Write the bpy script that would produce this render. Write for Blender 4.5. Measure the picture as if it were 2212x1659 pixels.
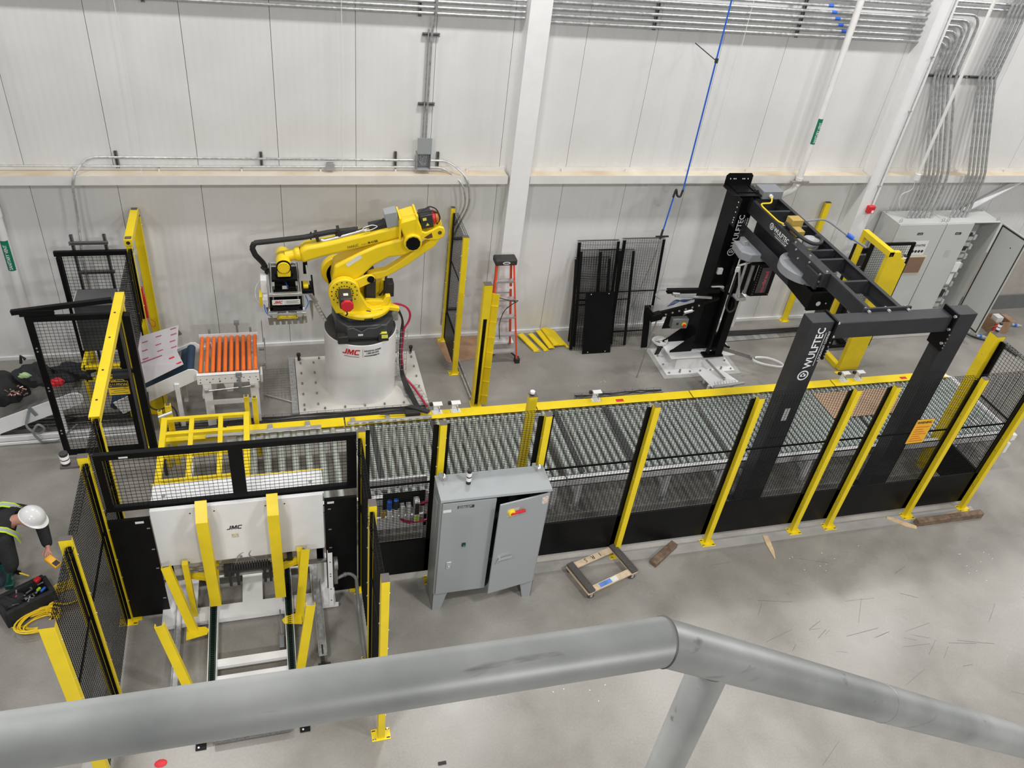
import bpy, math, random
from mathutils import Vector, Matrix
random.seed(7)
S = bpy.context.scene
for _o in list(bpy.data.objects):
    bpy.data.objects.remove(_o)
COL = S.collection

# ---------------------------------------------------------------- camera
RX = (0.96228, -0.24977, 0.10778)
def _rot(p, r, y):
    cy, sy = math.cos(y), math.sin(y)
    f = Vector((-sy*math.cos(p), cy*math.cos(p), -math.sin(p)))
    ri = Vector((cy, sy, 0)); up = ri.cross(f)
    r2 = ri*math.cos(r)+up*math.sin(r); u2 = -ri*math.sin(r)+up*math.cos(r)
    return r2, u2, f
_r, _u, _f = _rot(math.radians(37.40548675), math.radians(8.12485143), math.radians(-19.55017245))
cam_d = bpy.data.cameras.new('camera'); cam = bpy.data.objects.new('camera', cam_d); COL.objects.link(cam)
cam_d.sensor_width = 36.0; cam_d.lens = 1762.24/2212*36.0; cam_d.clip_start = 0.05; cam_d.clip_end = 200
M = Matrix(((_r.x, _u.x, -_f.x, 3.54555), (_r.y, _u.y, -_f.y, -11.28271), (_r.z, _u.z, -_f.z, 7.9889), (0, 0, 0, 1)))
cam.matrix_world = M
S.camera = cam

# ---------------------------------------------------------------- world, lights, exposure
W = bpy.data.worlds.new('world'); S.world = W; W.use_nodes = True
W.node_tree.nodes['Background'].inputs[0].default_value = (0.97, 0.98, 1.0, 1)
W.node_tree.nodes['Background'].inputs[1].default_value = 0.25
def lamp(x, y, z, power, sx=0.9, sy=0.5, rx=0.0, col=(1.0, 0.985, 0.965)):
    d = bpy.data.lights.new('high_bay_light', 'AREA'); d.shape = 'RECTANGLE'; d.size = sx; d.size_y = sy
    d.energy = power; d.color = col
    o = bpy.data.objects.new('high_bay_light', d); COL.objects.link(o); o.location = (x, y, z); o.rotation_euler = (rx, 0, 0)
for (x, y, pw) in ((-4.0, -2.1, 110), (1.25, -2.1, 125), (6.5, -2.1, 185), (11.75, -2.1, 175), (17.0, -2.1, 215), (22.25, -2.1, 150),
                   (1.2, -9.8, 290), (8.2, -9.4, 320), (17.0, -9.0, 330), (-3.0, -16.5, 500), (5.5, -16.5, 600), (14.0, -16.5, 500)):
    lamp(x, y, 8.8, pw)
VS = S.view_settings
VS.view_transform = 'Standard'; VS.look = 'None'; VS.gamma = 1.0; VS.use_curve_mapping = False; VS.exposure = 0.0

# ---------------------------------------------------------------- materials
MT = {}
def mat(name, rgb, rough=0.5, metal=0.0, var=0.06, scale=6.0, bump=0.0, rvar=0.0, spec=None, trans=0.0):
    if name in MT: return MT[name]
    m = bpy.data.materials.new(name); m.use_nodes = True; MT[name] = m
    nt = m.node_tree; b = nt.nodes['Principled BSDF']
    tc = nt.nodes.new('ShaderNodeTexCoord'); n = nt.nodes.new('ShaderNodeTexNoise')
    n.inputs['Scale'].default_value = scale; n.inputs['Detail'].default_value = 5
    nt.links.new(tc.outputs['Object'], n.inputs['Vector'])
    r = nt.nodes.new('ShaderNodeValToRGB')
    r.color_ramp.elements[0].position = 0.3; r.color_ramp.elements[1].position = 0.7
    r.color_ramp.elements[0].color = tuple(max(0, c*(1-var)) for c in rgb)+(1,)
    r.color_ramp.elements[1].color = tuple(min(1, c*(1+var)) for c in rgb)+(1,)
    nt.links.new(n.outputs['Fac'], r.inputs['Fac']); nt.links.new(r.outputs['Color'], b.inputs['Base Color'])
    b.inputs['Roughness'].default_value = rough; b.inputs['Metallic'].default_value = metal
    if spec is not None: b.inputs['Specular IOR Level'].default_value = spec
    if trans: b.inputs['Transmission Weight'].default_value = trans
    if rvar:
        mr = nt.nodes.new('ShaderNodeMapRange'); mr.inputs['To Min'].default_value = rough-rvar; mr.inputs['To Max'].default_value = rough+rvar
        mr.inputs['From Min'].default_value = 0.3; mr.inputs['From Max'].default_value = 0.7
        nt.links.new(n.outputs['Fac'], mr.inputs['Value']); nt.links.new(mr.outputs['Result'], b.inputs['Roughness'])
    if bump:
        bp = nt.nodes.new('ShaderNodeBump'); bp.inputs['Strength'].default_value = bump; bp.inputs['Distance'].default_value = 0.01
        nt.links.new(n.outputs['Fac'], bp.inputs['Height']); nt.links.new(bp.outputs['Normal'], b.inputs['Normal'])
    return m
YEL = mat('yellow_paint', (0.80, 0.60, 0.012), 0.38, var=0.05)
RYE = mat('robot_yellow_enamel', (0.86, 0.62, 0.012), 0.32, var=0.03)
BLK = mat('black_powder_coat', (0.0055, 0.0055, 0.006), 0.36, var=0.2, spec=0.14)
WIR = mat('black_wire', (0.008, 0.008, 0.008), 0.6, var=0.1, spec=0.15)
CHR = mat('charcoal_paint', (0.030, 0.031, 0.035), 0.42, var=0.12, spec=0.35)
WHT = mat('white_paint', (0.78, 0.78, 0.78), 0.4, var=0.03)
GAL = mat('galvanized_steel', (0.52, 0.53, 0.53), 0.36, metal=0.7, var=0.22, scale=22, rvar=0.08)
ZNC = mat('zinc_roller_steel', (0.60, 0.66, 0.635), 0.33, metal=0.75, var=0.15, scale=14)
ALU = mat('aluminium', (0.62, 0.62, 0.63), 0.35, metal=0.8, var=0.1)
STL = mat('dull_steel', (0.32, 0.31, 0.29), 0.5, metal=0.6, var=0.15)
GRY = mat('grey_enclosure_paint', (0.30, 0.322, 0.33), 0.4, var=0.03, scale=90, bump=0.05)
LGR = mat('light_grey_cabinet_paint', (0.52, 0.53, 0.51), 0.45, var=0.03, scale=60)
MGR = mat('machine_grey_plastic', (0.20, 0.215, 0.23), 0.45, var=0.05)
CAP = mat('taupe_plastic_cap', (0.10, 0.085, 0.078), 0.6, var=0.08)
RUB = mat('black_rubber', (0.02, 0.02, 0.02), 0.6, var=0.2)
ORN = mat('orange_roller_sleeve', (0.80, 0.16, 0.02), 0.5, var=0.06)
RED = mat('red_plastic', (0.62, 0.02, 0.03), 0.4, var=0.05)
HRD = mat('red_hose_rubber', (0.45, 0.015, 0.06), 0.45, var=0.08)
BLU = mat('blue_plastic', (0.02, 0.12, 0.55), 0.4, var=0.08)
FGO = mat('orange_red_fiberglass', (0.75, 0.07, 0.02), 0.45, var=0.05)
WDL = mat('pale_plywood', (0.60, 0.47, 0.32), 0.65, var=0.15, scale=12)
WDD = mat('weathered_brown_timber', (0.17, 0.115, 0.075), 0.8, var=0.4, scale=16, bump=0.4)
CRD = mat('brown_cardboard', (0.36, 0.22, 0.13), 0.8, var=0.12, scale=9)
CAR = mat('dark_carpet_pad', (0.075, 0.068, 0.062), 0.9, var=0.3, scale=60, bump=0.3)
PVC = mat('white_pvc', (0.72, 0.71, 0.69), 0.35, var=0.04)
GRN = mat('green_label', (0.0, 0.17, 0.09), 0.5, var=0.05)
TXW = mat('white_lettering', (0.82, 0.82, 0.82), 0.5, var=0.02)
TXB = mat('black_lettering', (0.02, 0.02, 0.02), 0.5, var=0.02)
TXR = mat('red_lettering', (0.55, 0.01, 0.02), 0.5, var=0.02)
STK = mat('white_sticker', (0.72, 0.72, 0.70), 0.5, var=0.04, scale=40)
SKN = mat('skin', (0.55, 0.27, 0.20), 0.5, var=0.08, scale=20)
CLO = mat('black_work_clothes', (0.012, 0.013, 0.015), 0.85, var=0.4, scale=14, bump=0.5)
JEA = mat('dark_navy_jeans', (0.02, 0.028, 0.045), 0.85, var=0.3, scale=14, bump=0.4)
LIM = mat('lime_safety_tape', (0.50, 0.80, 0.02), 0.5, var=0.05)
SLV = mat('silver_reflective_tape', (0.42, 0.41, 0.46), 0.4, var=0.06)
CHN = mat('dark_green_chain_guide', (0.02, 0.06, 0.04), 0.5, var=0.3, scale=40)
NAV = mat('dark_blue_belt', (0.012, 0.035, 0.07), 0.55, var=0.1)
OCH = mat('ochre_valve_body', (0.42, 0.29, 0.07), 0.45, var=0.08)
YCB = mat('yellow_cable_jacket', (0.85, 0.60, 0.02), 0.45, var=0.08)

def cover_mat():
    m = mat('printed_sheet_white', (0.47, 0.44, 0.46), 0.55, var=0.05); return m
def floor_mat():
    m = bpy.data.materials.new('polished_concrete'); m.use_nodes = True; nt = m.node_tree; b = nt.nodes['Principled BSDF']
    tc = nt.nodes.new('ShaderNodeTexCoord')
    def noise(sc, det, dist=0.0):
        n = nt.nodes.new('ShaderNodeTexNoise'); n.inputs['Scale'].default_value = sc; n.inputs['Detail'].default_value = det
        n.inputs['Distortion'].default_value = dist; nt.links.new(tc.outputs['Object'], n.inputs['Vector']); return n
    n1 = noise(0.45, 7, 0.25); n2 = noise(1.7, 8, 0.25); n3 = noise(40, 4)
    def ramp(src, p0, p1, c0, c1):
        r = nt.nodes.new('ShaderNodeValToRGB'); r.color_ramp.elements[0].position = p0; r.color_ramp.elements[1].position = p1
        r.color_ramp.elements[0].color = c0; r.color_ramp.elements[1].color = c1; nt.links.new(src, r.inputs['Fac']); return r
    r1 = ramp(n1.outputs['Fac'], 0.3, 0.72, (0.235, 0.222, 0.20, 1), (0.345, 0.332, 0.308, 1))
    r2 = ramp(n2.outputs['Fac'], 0.26, 0.74, (0.70, 0.69, 0.67, 1), (1.10, 1.10, 1.10, 1))
    mx = nt.nodes.new('ShaderNodeMixRGB'); mx.blend_type = 'MULTIPLY'; mx.inputs['Fac'].default_value = 0.8
    nt.links.new(r1.outputs['Color'], mx.inputs['Color1']); nt.links.new(r2.outputs['Color'], mx.inputs['Color2'])
    r3 = ramp(n3.outputs['Fac'], 0.3, 0.7, (0.93, 0.93, 0.93, 1), (1.04, 1.04, 1.04, 1))
    m2 = nt.nodes.new('ShaderNodeMixRGB'); m2.blend_type = 'MULTIPLY'; m2.inputs['Fac'].default_value = 1
    nt.links.new(mx.outputs['Color'], m2.inputs['Color1']); nt.links.new(r3.outputs['Color'], m2.inputs['Color2'])
    # fine saw scratches: thin dark voronoi cell borders, sparse
    v = nt.nodes.new('ShaderNodeTexVoronoi'); v.feature = 'DISTANCE_TO_EDGE'; v.inputs['Scale'].default_value = 0.42
    nt.links.new(n1.outputs['Color'], v.inputs['Vector']) if False else nt.links.new(tc.outputs['Object'], v.inputs['Vector'])
    r4 = ramp(v.outputs['Distance'], 0.0, 0.0035, (0.72, 0.72, 0.72, 1), (1, 1, 1, 1))
    m3 = nt.nodes.new('ShaderNodeMixRGB'); m3.blend_type = 'MULTIPLY'; m3.inputs['Fac'].default_value = 0.12
    nt.links.new(m2.outputs['Color'], m3.inputs['Color1']); nt.links.new(r4.outputs['Color'], m3.inputs['Color2'])
    nt.links.new(m3.outputs['Color'], b.inputs['Base Color'])
    mr = nt.nodes.new('ShaderNodeMapRange'); mr.inputs['From Min'].default_value = 0.35; mr.inputs['From Max'].default_value = 0.7
    mr.inputs['To Min'].default_value = 0.25; mr.inputs['To Max'].default_value = 0.35
    nt.links.new(n2.outputs['Fac'], mr.inputs['Value']); nt.links.new(mr.outputs['Result'], b.inputs['Roughness'])
    bp = nt.nodes.new('ShaderNodeBump'); bp.inputs['Strength'].default_value = 0.06; bp.inputs['Distance'].default_value = 0.01
    nt.links.new(n3.outputs['Fac'], bp.inputs['Height']); nt.links.new(bp.outputs['Normal'], b.inputs['Normal'])
    return m
def wall_mat():
    m = bpy.data.materials.new('white_ribbed_metal_panel'); m.use_nodes = True; nt = m.node_tree; b = nt.nodes['Principled BSDF']
    tc = nt.nodes.new('ShaderNodeTexCoord'); n = nt.nodes.new('ShaderNodeTexNoise'); n.inputs['Scale'].default_value = 1.2; n.inputs['Detail'].default_value = 6
    nt.links.new(tc.outputs['Object'], n.inputs['Vector'])
    r = nt.nodes.new('ShaderNodeValToRGB'); r.color_ramp.elements[0].position = 0.3; r.color_ramp.elements[1].position = 0.7
    r.color_ramp.elements[0].color = (0.665, 0.66, 0.645, 1); r.color_ramp.elements[1].color = (0.72, 0.72, 0.715, 1)
    nt.links.new(n.outputs['Fac'], r.inputs['Fac']); nt.links.new(r.outputs['Color'], b.inputs['Base Color'])
    w = nt.nodes.new('ShaderNodeTexWave'); w.wave_type = 'BANDS'; w.bands_direction = 'X'; w.inputs['Scale'].default_value = 3.1; w.inputs['Distortion'].default_value = 0.0
    nt.links.new(tc.outputs['Object'], w.inputs['Vector'])
    bp = nt.nodes.new('ShaderNodeBump'); bp.inputs['Strength'].default_value = 0.5; bp.inputs['Distance'].default_value = 0.0035
    nt.links.new(w.outputs['Fac'], bp.inputs['Height']); nt.links.new(bp.outputs['Normal'], b.inputs['Normal'])
    b.inputs['Roughness'].default_value = 0.42
    return m
def galv_dirty():
    m = bpy.data.materials.new('galvanized_handrail'); m.use_nodes = True; nt = m.node_tree; b = nt.nodes['Principled BSDF']
    tc = nt.nodes.new('ShaderNodeTexCoord')
    n = nt.nodes.new('ShaderNodeTexNoise'); n.inputs['Scale'].default_value = 9; n.inputs['Detail'].default_value = 8; nt.links.new(tc.outputs['Object'], n.inputs['Vector'])
    n2 = nt.nodes.new('ShaderNodeTexNoise'); n2.inputs['Scale'].default_value = 26; n2.inputs['Detail'].default_value = 6
    mp = nt.nodes.new('ShaderNodeMapping'); mp.inputs['Scale'].default_value = (0.25, 1.6, 1.6); nt.links.new(tc.outputs['Object'], mp.inputs['Vector']); nt.links.new(mp.outputs['Vector'], n2.inputs['Vector'])
    r = nt.nodes.new('ShaderNodeValToRGB'); r.color_ramp.elements[0].position = 0.3; r.color_ramp.elements[1].position = 0.7
    r.color_ramp.elements[0].color = (0.24, 0.25, 0.245, 1); r.color_ramp.elements[1].color = (0.38, 0.39, 0.38, 1)
    r2 = nt.nodes.new('ShaderNodeValToRGB'); r2.color_ramp.elements[0].position = 0.27; r2.color_ramp.elements[1].position = 0.36
    r2.color_ramp.elements[0].color = (0.35, 0.33, 0.31, 1); r2.color_ramp.elements[1].color = (1, 1, 1, 1)
    mx = nt.nodes.new('ShaderNodeMixRGB'); mx.blend_type = 'MULTIPLY'; mx.inputs['Fac'].default_value = 0.9
    nt.links.new(n.outputs['Fac'], r.inputs['Fac']); nt.links.new(n2.outputs['Fac'], r2.inputs['Fac'])
    nt.links.new(r.outputs['Color'], mx.inputs['Color1']); nt.links.new(r2.outputs['Color'], mx.inputs['Color2'])
    nt.links.new(mx.outputs['Color'], b.inputs['Base Color']); b.inputs['Metallic'].default_value = 0.25; b.inputs['Roughness'].default_value = 0.46
    return m
FLR = floor_mat(); WAL = wall_mat(); GHR = galv_dirty()

# ---------------------------------------------------------------- mesh helper
class MB:
    def __init__(s): s.v = []; s.f = []
    def add(s, vs, fs):
        b = len(s.v); s.v += [tuple(p) for p in vs]; s.f += [tuple(b+i for i in f) for f in fs]; return s
    def box(s, x0, x1, y0, y1, z0, z1):
        vs = [(x, y, z) for x in (x0, x1) for y in (y0, y1) for z in (z0, z1)]
        return s.add(vs, [(0, 1, 3, 2), (4, 6, 7, 5), (0, 4, 5, 1), (2, 3, 7, 6), (0, 2, 6, 4), (1, 5, 7, 3)])
    def obox(s, c, a, b, d):
        c, a, b, d = Vector(c), Vector(a), Vector(b), Vector(d)
        if a.cross(b).dot(d) < 0: d = -d
        vs = [c+i*a+j*b+k*d for i in (-1, 1) for j in (-1, 1) for k in (-1, 1)]
        return s.add(vs, [(0, 1, 3, 2), (4, 6, 7, 5), (0, 4, 5, 1), (2, 3, 7, 6), (0, 2, 6, 4), (1, 5, 7, 3)])
    def bar(s, p0, p1, w, h=None, up=(0, 0, 1)):
        h = w if h is None else h
        p0, p1 = Vector(p0), Vector(p1); d = p1-p0; L = d.length
        if L < 1e-6: return s
        d.normalize(); u = Vector(up)
        if abs(d.dot(u)) > 0.99: u = Vector((0, 1, 0)) if abs(d.y) < 0.9 else Vector((1, 0, 0))
        r = d.cross(u).normalized(); u = r.cross(d).normalized()
        return s.obox((p0+p1)/2, d*(L/2), r*(w/2), u*(h/2))
    def cyl(s, p0, p1, r, r1=None, n=14, cap=True):
        r1 = r if r1 is None else r1
        p0, p1 = Vector(p0), Vector(p1); d = (p1-p0).normalized()
        u = Vector((0, 0, 1)) if abs(d.z) < 0.9 else Vector((1, 0, 0))
        a = d.cross(u).normalized(); b = d.cross(a).normalized()
        vs = []
        for k in range(n):
            t = 2*math.pi*k/n; e = a*math.cos(t)+b*math.sin(t); vs += [p0+e*r, p1+e*r1]
        fs = [(2*k, 2*((k+1) % n), 2*((k+1) % n)+1, 2*k+1) for k in range(n)]
        if cap: fs += [tuple(2*k for k in range(n))[::-1], tuple(2*k+1 for k in range(n))]
        return s.add(vs, fs)
    def tube(s, path, r, n=8, rnd=0.0, cap=True):
        P = [Vector(p) for p in path]
        if rnd > 0:
            Q = [P[0]]
            for i in range(1, len(P)-1):
                a, b, c = P[i-1], P[i], P[i+1]
                la, lc = (a-b).length, (c-b).length; k = min(rnd, la*0.48, lc*0.48)
                s0 = b+(a-b).normalized()*k; s1 = b+(c-b).normalized()*k
                for j in range(6):
                    t = j/5; Q.append(s0*(1-t)**2+b*2*t*(1-t)+s1*t*t)
            Q.append(P[-1]); P = Q
        vs = []; fs = []; a = None
        for i, p in enumerate(P):
            d = (P[min(i+1, len(P)-1)]-P[max(i-1, 0)])
            if d.length < 1e-7: d = Vector((0, 0, 1))
            d.normalize()
            if a is None:
                u = Vector((0, 0, 1)) if abs(d.z) < 0.9 else Vector((1, 0, 0)); a = d.cross(u).normalized()
            else:
                a = (a-d*a.dot(d)).normalized()
            b = d.cross(a)
            rr = r[i] if isinstance(r, (list, tuple)) else r
            for k in range(n):
                t = 2*math.pi*k/n; vs.append(p+(a*math.cos(t)+b*math.sin(t))*rr)
        for i in range(len(P)-1):
            for k in range(n):
                k2 = (k+1) % n; fs.append((i*n+k, i*n+k2, (i+1)*n+k2, (i+1)*n+k))
        if cap: fs += [tuple(range(n))[::-1], tuple((len(P)-1)*n+k for k in range(n))]
        return s.add(vs, fs)
    def prism(s, pts, plane, a, b):
        ar = sum(pts[i][0]*pts[(i+1) % len(pts)][1]-pts[(i+1) % len(pts)][0]*pts[i][1] for i in range(len(pts)))
        if ar < 0: pts = pts[::-1]
        if a > b: a, b = b, a
        def P(p, t):
            return (p[0], t, p[1]) if plane == 'xz' else (p[0], p[1], t) if plane == 'xy' else (t, p[0], p[1])
        n = len(pts); vs = [P(p, a) for p in pts]+[P(p, b) for p in pts]
        fs = [tuple(range(n))[::-1], tuple(range(n, 2*n))]+[(i, (i+1) % n, n+(i+1) % n, n+i) for i in range(n)]
        if plane == 'xz': fs = [f[::-1] for f in fs]
        return s.add(vs, fs)
    def ball(s, c, r, sx=1, sy=1, sz=1, n=16, m=10):
        vs = []; fs = []
        for i in range(m+1):
            t = math.pi*i/m
            for k in range(n):
                q = 2*math.pi*k/n
                vs.append((c[0]+r*sx*math.sin(t)*math.cos(q), c[1]+r*sy*math.sin(t)*math.sin(q), c[2]+r*sz*math.cos(t)))
        for i in range(m):
            for k in range(n):
                k2 = (k+1) % n; fs.append((i*n+k, (i+1)*n+k, (i+1)*n+k2, i*n+k2))
        return s.add(vs, fs)
    def lathe(s, c, ax, prof, n=28):
        c = Vector(c); ax = Vector(ax).normalized(); u = Vector((0, 0, 1)) if abs(ax.z) < 0.9 else Vector((1, 0, 0))
        a = ax.cross(u).normalized(); b = ax.cross(a)
        vs = []; fs = []
        for (r, h) in prof:
            for k in range(n):
                t = 2*math.pi*k/n; vs.append(c+ax*h+(a*math.cos(t)+b*math.sin(t))*r)
        for i in range(len(prof)-1):
            for k in range(n):
                k2 = (k+1) % n; fs.append((i*n+k, i*n+k2, (i+1)*n+k2, (i+1)*n+k))
        fs += [tuple(range(n))[::-1], tuple((len(prof)-1)*n+k for k in range(n))]
        return s.add(vs, fs)
    def build_each(s, name, m, parent, **kw):
        adj = {}; n = len(s.v); par = list(range(n))
        def fd(i):
            while par[i] != i: par[i] = par[par[i]]; i = par[i]
            return i
        for f in s.f:
            for i in f[1:]: par[fd(f[0])] = fd(i)
        groups = {}
        for f in s.f: groups.setdefault(fd(f[0]), []).append(f)
        out = []
        for fs in groups.values():
            q = MB(); ids = sorted({i for f in fs for i in f}); mp = {i: k for k, i in enumerate(ids)}
            q.v = [s.v[i] for i in ids]; q.f = [tuple(mp[i] for i in f) for f in fs]; out.append(q.build(name, m, parent, **kw))
        return out
    def build(s, name, m, parent=None, bevel=0.0, smooth=True, seg=2):
        if parent is not None: org = Vector(ORG[parent.name])
        else:
            xs = [v[0] for v in s.v]; ys = [v[1] for v in s.v]; zs = [v[2] for v in s.v]
            org = Vector(((min(xs)+max(xs))/2, (min(ys)+max(ys))/2, min(zs)))
        me = bpy.data.meshes.new(name)
        me.from_pydata([tuple(Vector(v)-org) for v in s.v], [], s.f); me.validate(); 
        if isinstance(m, str): m = MT[m]
        me.materials.append(m)
        o = bpy.data.objects.new(name, me); COL.objects.link(o)
        if smooth:
            for p in me.polygons: p.use_smooth = True
            me.set_sharp_from_angle(angle=math.radians(38))
        if parent is not None: o.parent = parent
        else: o.location = org
        ORG[o.name] = tuple(org)
        if bevel:
            bm_ = o.modifiers.new('bevel', 'BEVEL'); bm_.width = bevel; bm_.segments = seg; bm_.limit_method = 'ANGLE'
        return o
ORG = {}
def jmc(parent, h, mt, fn, sh=0.22):
    J = [(0, 0), (0.50, 0), (0.66, 0.14), (0.66, 1), (0.44, 1), (0.44, 0.22), (0, 0.22)]
    Mm = [(0.78, 0), (0.78, 1), (1.06, 1), (1.25, 0.42), (1.44, 1), (1.72, 1), (1.72, 0), (1.52, 0), (1.52, 0.62), (1.33, 0.06), (1.17, 0.06), (0.98, 0.62), (0.98, 0)]
    C_ = [(2.62, 0), (1.99, 0), (1.84, 0.15), (1.84, 0.85), (1.99, 1), (2.62, 1), (2.62, 0.78), (2.06, 0.78), (2.06, 0.22), (2.62, 0.22)]
    m = MB()
    for P in (J, Mm, C_):
        n = len(P); m.add([fn((x+sh*y)*h, y*h, 0.0) for x, y in P]+[fn((x+sh*y)*h, y*h, 0.0015) for x, y in P], [tuple(range(n, 2*n))[::-1], tuple(range(n))]+[(i, (i+1) % n, n+(i+1) % n, n+i) for i in range(n)])
    return m.build('logo_letters', mt, parent, smooth=False)
def thing(name, label, cat, loc, group=None):
    o = bpy.data.objects.new(name, None); COL.objects.link(o); o.location = loc; o.empty_display_size = 0.1
    ORG[o.name] = tuple(loc); o['label'] = label; o['category'] = cat
    if group: o['group'] = group
    return o
def tag(o, label, cat, group=None, kind=None):
    o['label'] = label; o['category'] = cat
    if group: o['group'] = group
    if kind: o['kind'] = kind
    return o
def struct(o): o['kind'] = 'structure'; return o
def text(s, size, loc, right, up, m, parent, name='lettering', ext=0.0012, align='LEFT', fn=None, sx=1.0, bold=0.0, shear=0.0):
    c = bpy.data.curves.new(name, 'FONT'); c.body = s; c.size = size; c.extrude = ext; c.align_x = align; c.resolution_u = 2; c.offset = bold; c.shear = shear
    t = bpy.data.objects.new(name, c); COL.objects.link(t)
    dg = bpy.context.evaluated_depsgraph_get(); me = bpy.data.meshes.new_from_object(t.evaluated_get(dg)); bpy.data.objects.remove(t); bpy.data.curves.remove(c)
    R = Vector(right).normalized(); U = Vector(up).normalized(); N = R.cross(U); L = Vector(loc); org = Vector(ORG[parent.name]) if parent else Vector((0, 0, 0))
    for v in me.vertices:
        x, y, z = v.co.x*sx, v.co.y, v.co.z+ext
        p = fn(x, y, z) if fn else L+R*x+U*y+N*z
        v.co = Vector(p)-org
    me.materials.clear(); me.materials.append(m)
    o = bpy.data.objects.new(name, me); COL.objects.link(o); o.parent = parent; ORG[o.name] = tuple(org)
    return o
# ================================================================ SETTING
m = MB(); m.box(-14, 30, -22, 0.15, -0.2, 0.0); struct(m.build('floor', FLR, smooth=False))
JX0 = 0.45445-8*1.067
m = MB(); x = JX0
while x < 24:
    m.box(x+0.003, x+1.067-0.003, 0.0, 0.10, 0.0, 9.4); x += 1.067
struct(m.build('wall_back', WAL, smooth=False))
m = MB(); m.box(JX0, 24, 0.10, 0.14, 0, 9.4); b_ = m.build('wall_core', mat('dark_joint_foam', (0.05, 0.05, 0.05), 0.8), smooth=False); b_.name = 'trim_1'; struct(b_)
m = MB(); m.box(JX0, 13.3, -0.035, -0.002, 0.0, 0.055); m.box(13.7, 24, -0.03, -0.002, 0.0, 0.05); struct(m.build('baseboard_back', WHT, smooth=False))
# girt ledges (steel channels) with dusty tops
def dusty():
    m = mat('dusty_white_steel', (0.70, 0.69, 0.67), 0.45, var=0.04); nt = m.node_tree; b = nt.nodes['Principled BSDF']
    old = b.inputs['Base Color'].links[0].from_socket
    geo = nt.nodes.new('ShaderNodeNewGeometry'); sp = nt.nodes.new('ShaderNodeSeparateXYZ'); nt.links.new(geo.outputs['Normal'], sp.inputs[0])
    n = nt.nodes.new('ShaderNodeTexNoise'); n.inputs['Scale'].default_value = 1.3; n.inputs['Detail'].default_value = 7
    tc = nt.nodes.new('ShaderNodeTexCoord'); nt.links.new(tc.outputs['Object'], n.inputs['Vector'])
    r = nt.nodes.new('ShaderNodeValToRGB'); r.color_ramp.elements[0].position = 0.35; r.color_ramp.elements[1].position = 0.7
    r.color_ramp.elements[0].color = (0.68, 0.62, 0.52, 1); r.color_ramp.elements[1].color = (0.50, 0.40, 0.27, 1); nt.links.new(n.outputs['Fac'], r.inputs['Fac'])
    gt = nt.nodes.new('ShaderNodeMath'); gt.operation = 'GREATER_THAN'; gt.inputs[1].default_value = 0.8; nt.links.new(sp.outputs['Z'], gt.inputs[0])
    mx = nt.nodes.new('ShaderNodeMixRGB'); nt.links.new(gt.outputs[0], mx.inputs['Fac']); nt.links.new(old, mx.inputs['Color1']); nt.links.new(r.outputs['Color'], mx.inputs['Color2'])
    nt.links.new(mx.outputs['Color'], b.inputs['Base Color']); return m
DST = dusty()
for i, (a, b) in enumerate(((JX0, 6.94), (7.29, 13.34), (13.66, 24))):
    m = MB(); m.box(a, b, -0.25, -0.24, 2.90, 3.03); m.box(a, b, -0.24, -0.002, 3.00, 3.012); m.box(a, b, -0.24, -0.20, 2.90, 2.91); m.box(a, b, -0.02, -0.002, 3.012, 3.07)
    for k in range(int((b-a)/1.067)):
        m.box(a+0.55+k*1.067, a+0.575+k*1.067, -0.06, -0.02, 3.012, 3.05)
    o = m.build('trim_%d' % (i+2), DST, smooth=False); struct(o)
# columns
def column(x0, x1, label, zt=9.4):
    t = thing('steel_column', label, 'column', (x0, -0.2, 0))
    m = MB(); m.box(x0, x1, -0.27, -0.255, 0.02, zt); m.box(x0+0.004, x0+0.014, -0.255, -0.012, 0.02, zt); m.box(x1-0.014, x1-0.004, -0.255, -0.012, 0.02, zt); m.box(x0, x1, -0.012, -0.001, 0.02, zt)
    m.build('shaft', WHT, t, smooth=False)
    m = MB(); m.box(x0-0.08, x1+0.08, -0.33, -0.001, 0, 0.02); m.build('base_plate', WHT, t, smooth=False)
    return t
column(6.97, 7.275, 'white painted steel column rising behind the orange stepladder')
column(13.35, 13.64, 'white painted steel column with thin conduit and red alarm box')
# diagonal brace at right
m = MB(); m.bar((15.75, -0.12, 2.26), (17.6, -0.12, 3.4), 0.02, 0.11, up=(0, 0, 1)); m.bar((15.75, -0.17, 2.31), (17.6, -0.17, 3.45), 0.1, 0.02)
tag(m.build('diagonal_brace', WHT, smooth=False), 'white diagonal steel brace rising from the grey cabinets to the right', 'brace')
# knee wall and housekeeping pad on the right
m = MB(); m.box(16.7, 24, -0.10, -0.035, 0.0, 0.34); o = m.build('trim_5', mat('grey_knee_wall', (0.16, 0.165, 0.165), 0.7, var=0.1), smooth=False); struct(o)
m = MB(); m.box(16.7, 24, -0.06, -0.031, 0.34, 1.35); o = m.build('trim_6', mat('tan_concrete_wall', (0.42, 0.38, 0.34), 0.8, var=0.08), smooth=False); struct(o)
m = MB(); m.box(13.75, 16.6, -0.86, -0.035, 0.0, 0.13); o = m.build('trim_7', mat('white_kerb', (0.60, 0.59, 0.56), 0.6, var=0.06), bevel=0.01); struct(o)
# floor strips: bare primer strip under the front fence and cover plate behind the conveyor
SCR = mat('pale_swept_concrete', (0.36, 0.35, 0.335), 0.6, var=0.10, scale=5)
m = MB(); m.box(4.9, 13.15, -5.20, -5.06, 0.0, 0.003); m.box(1.44, 1.56, -7.4, -5.35, 0.0, 0.003); o = m.build('trim_8', SCR, smooth=False); struct(o)
m = MB(); m.box(5.62, 13.0, -2.62, -2.12, 0.0, 0.004); o = m.build('trim_9', mat('taupe_cover_strip', (0.235, 0.21, 0.205), 0.55, var=0.07), smooth=False); struct(o)

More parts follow.
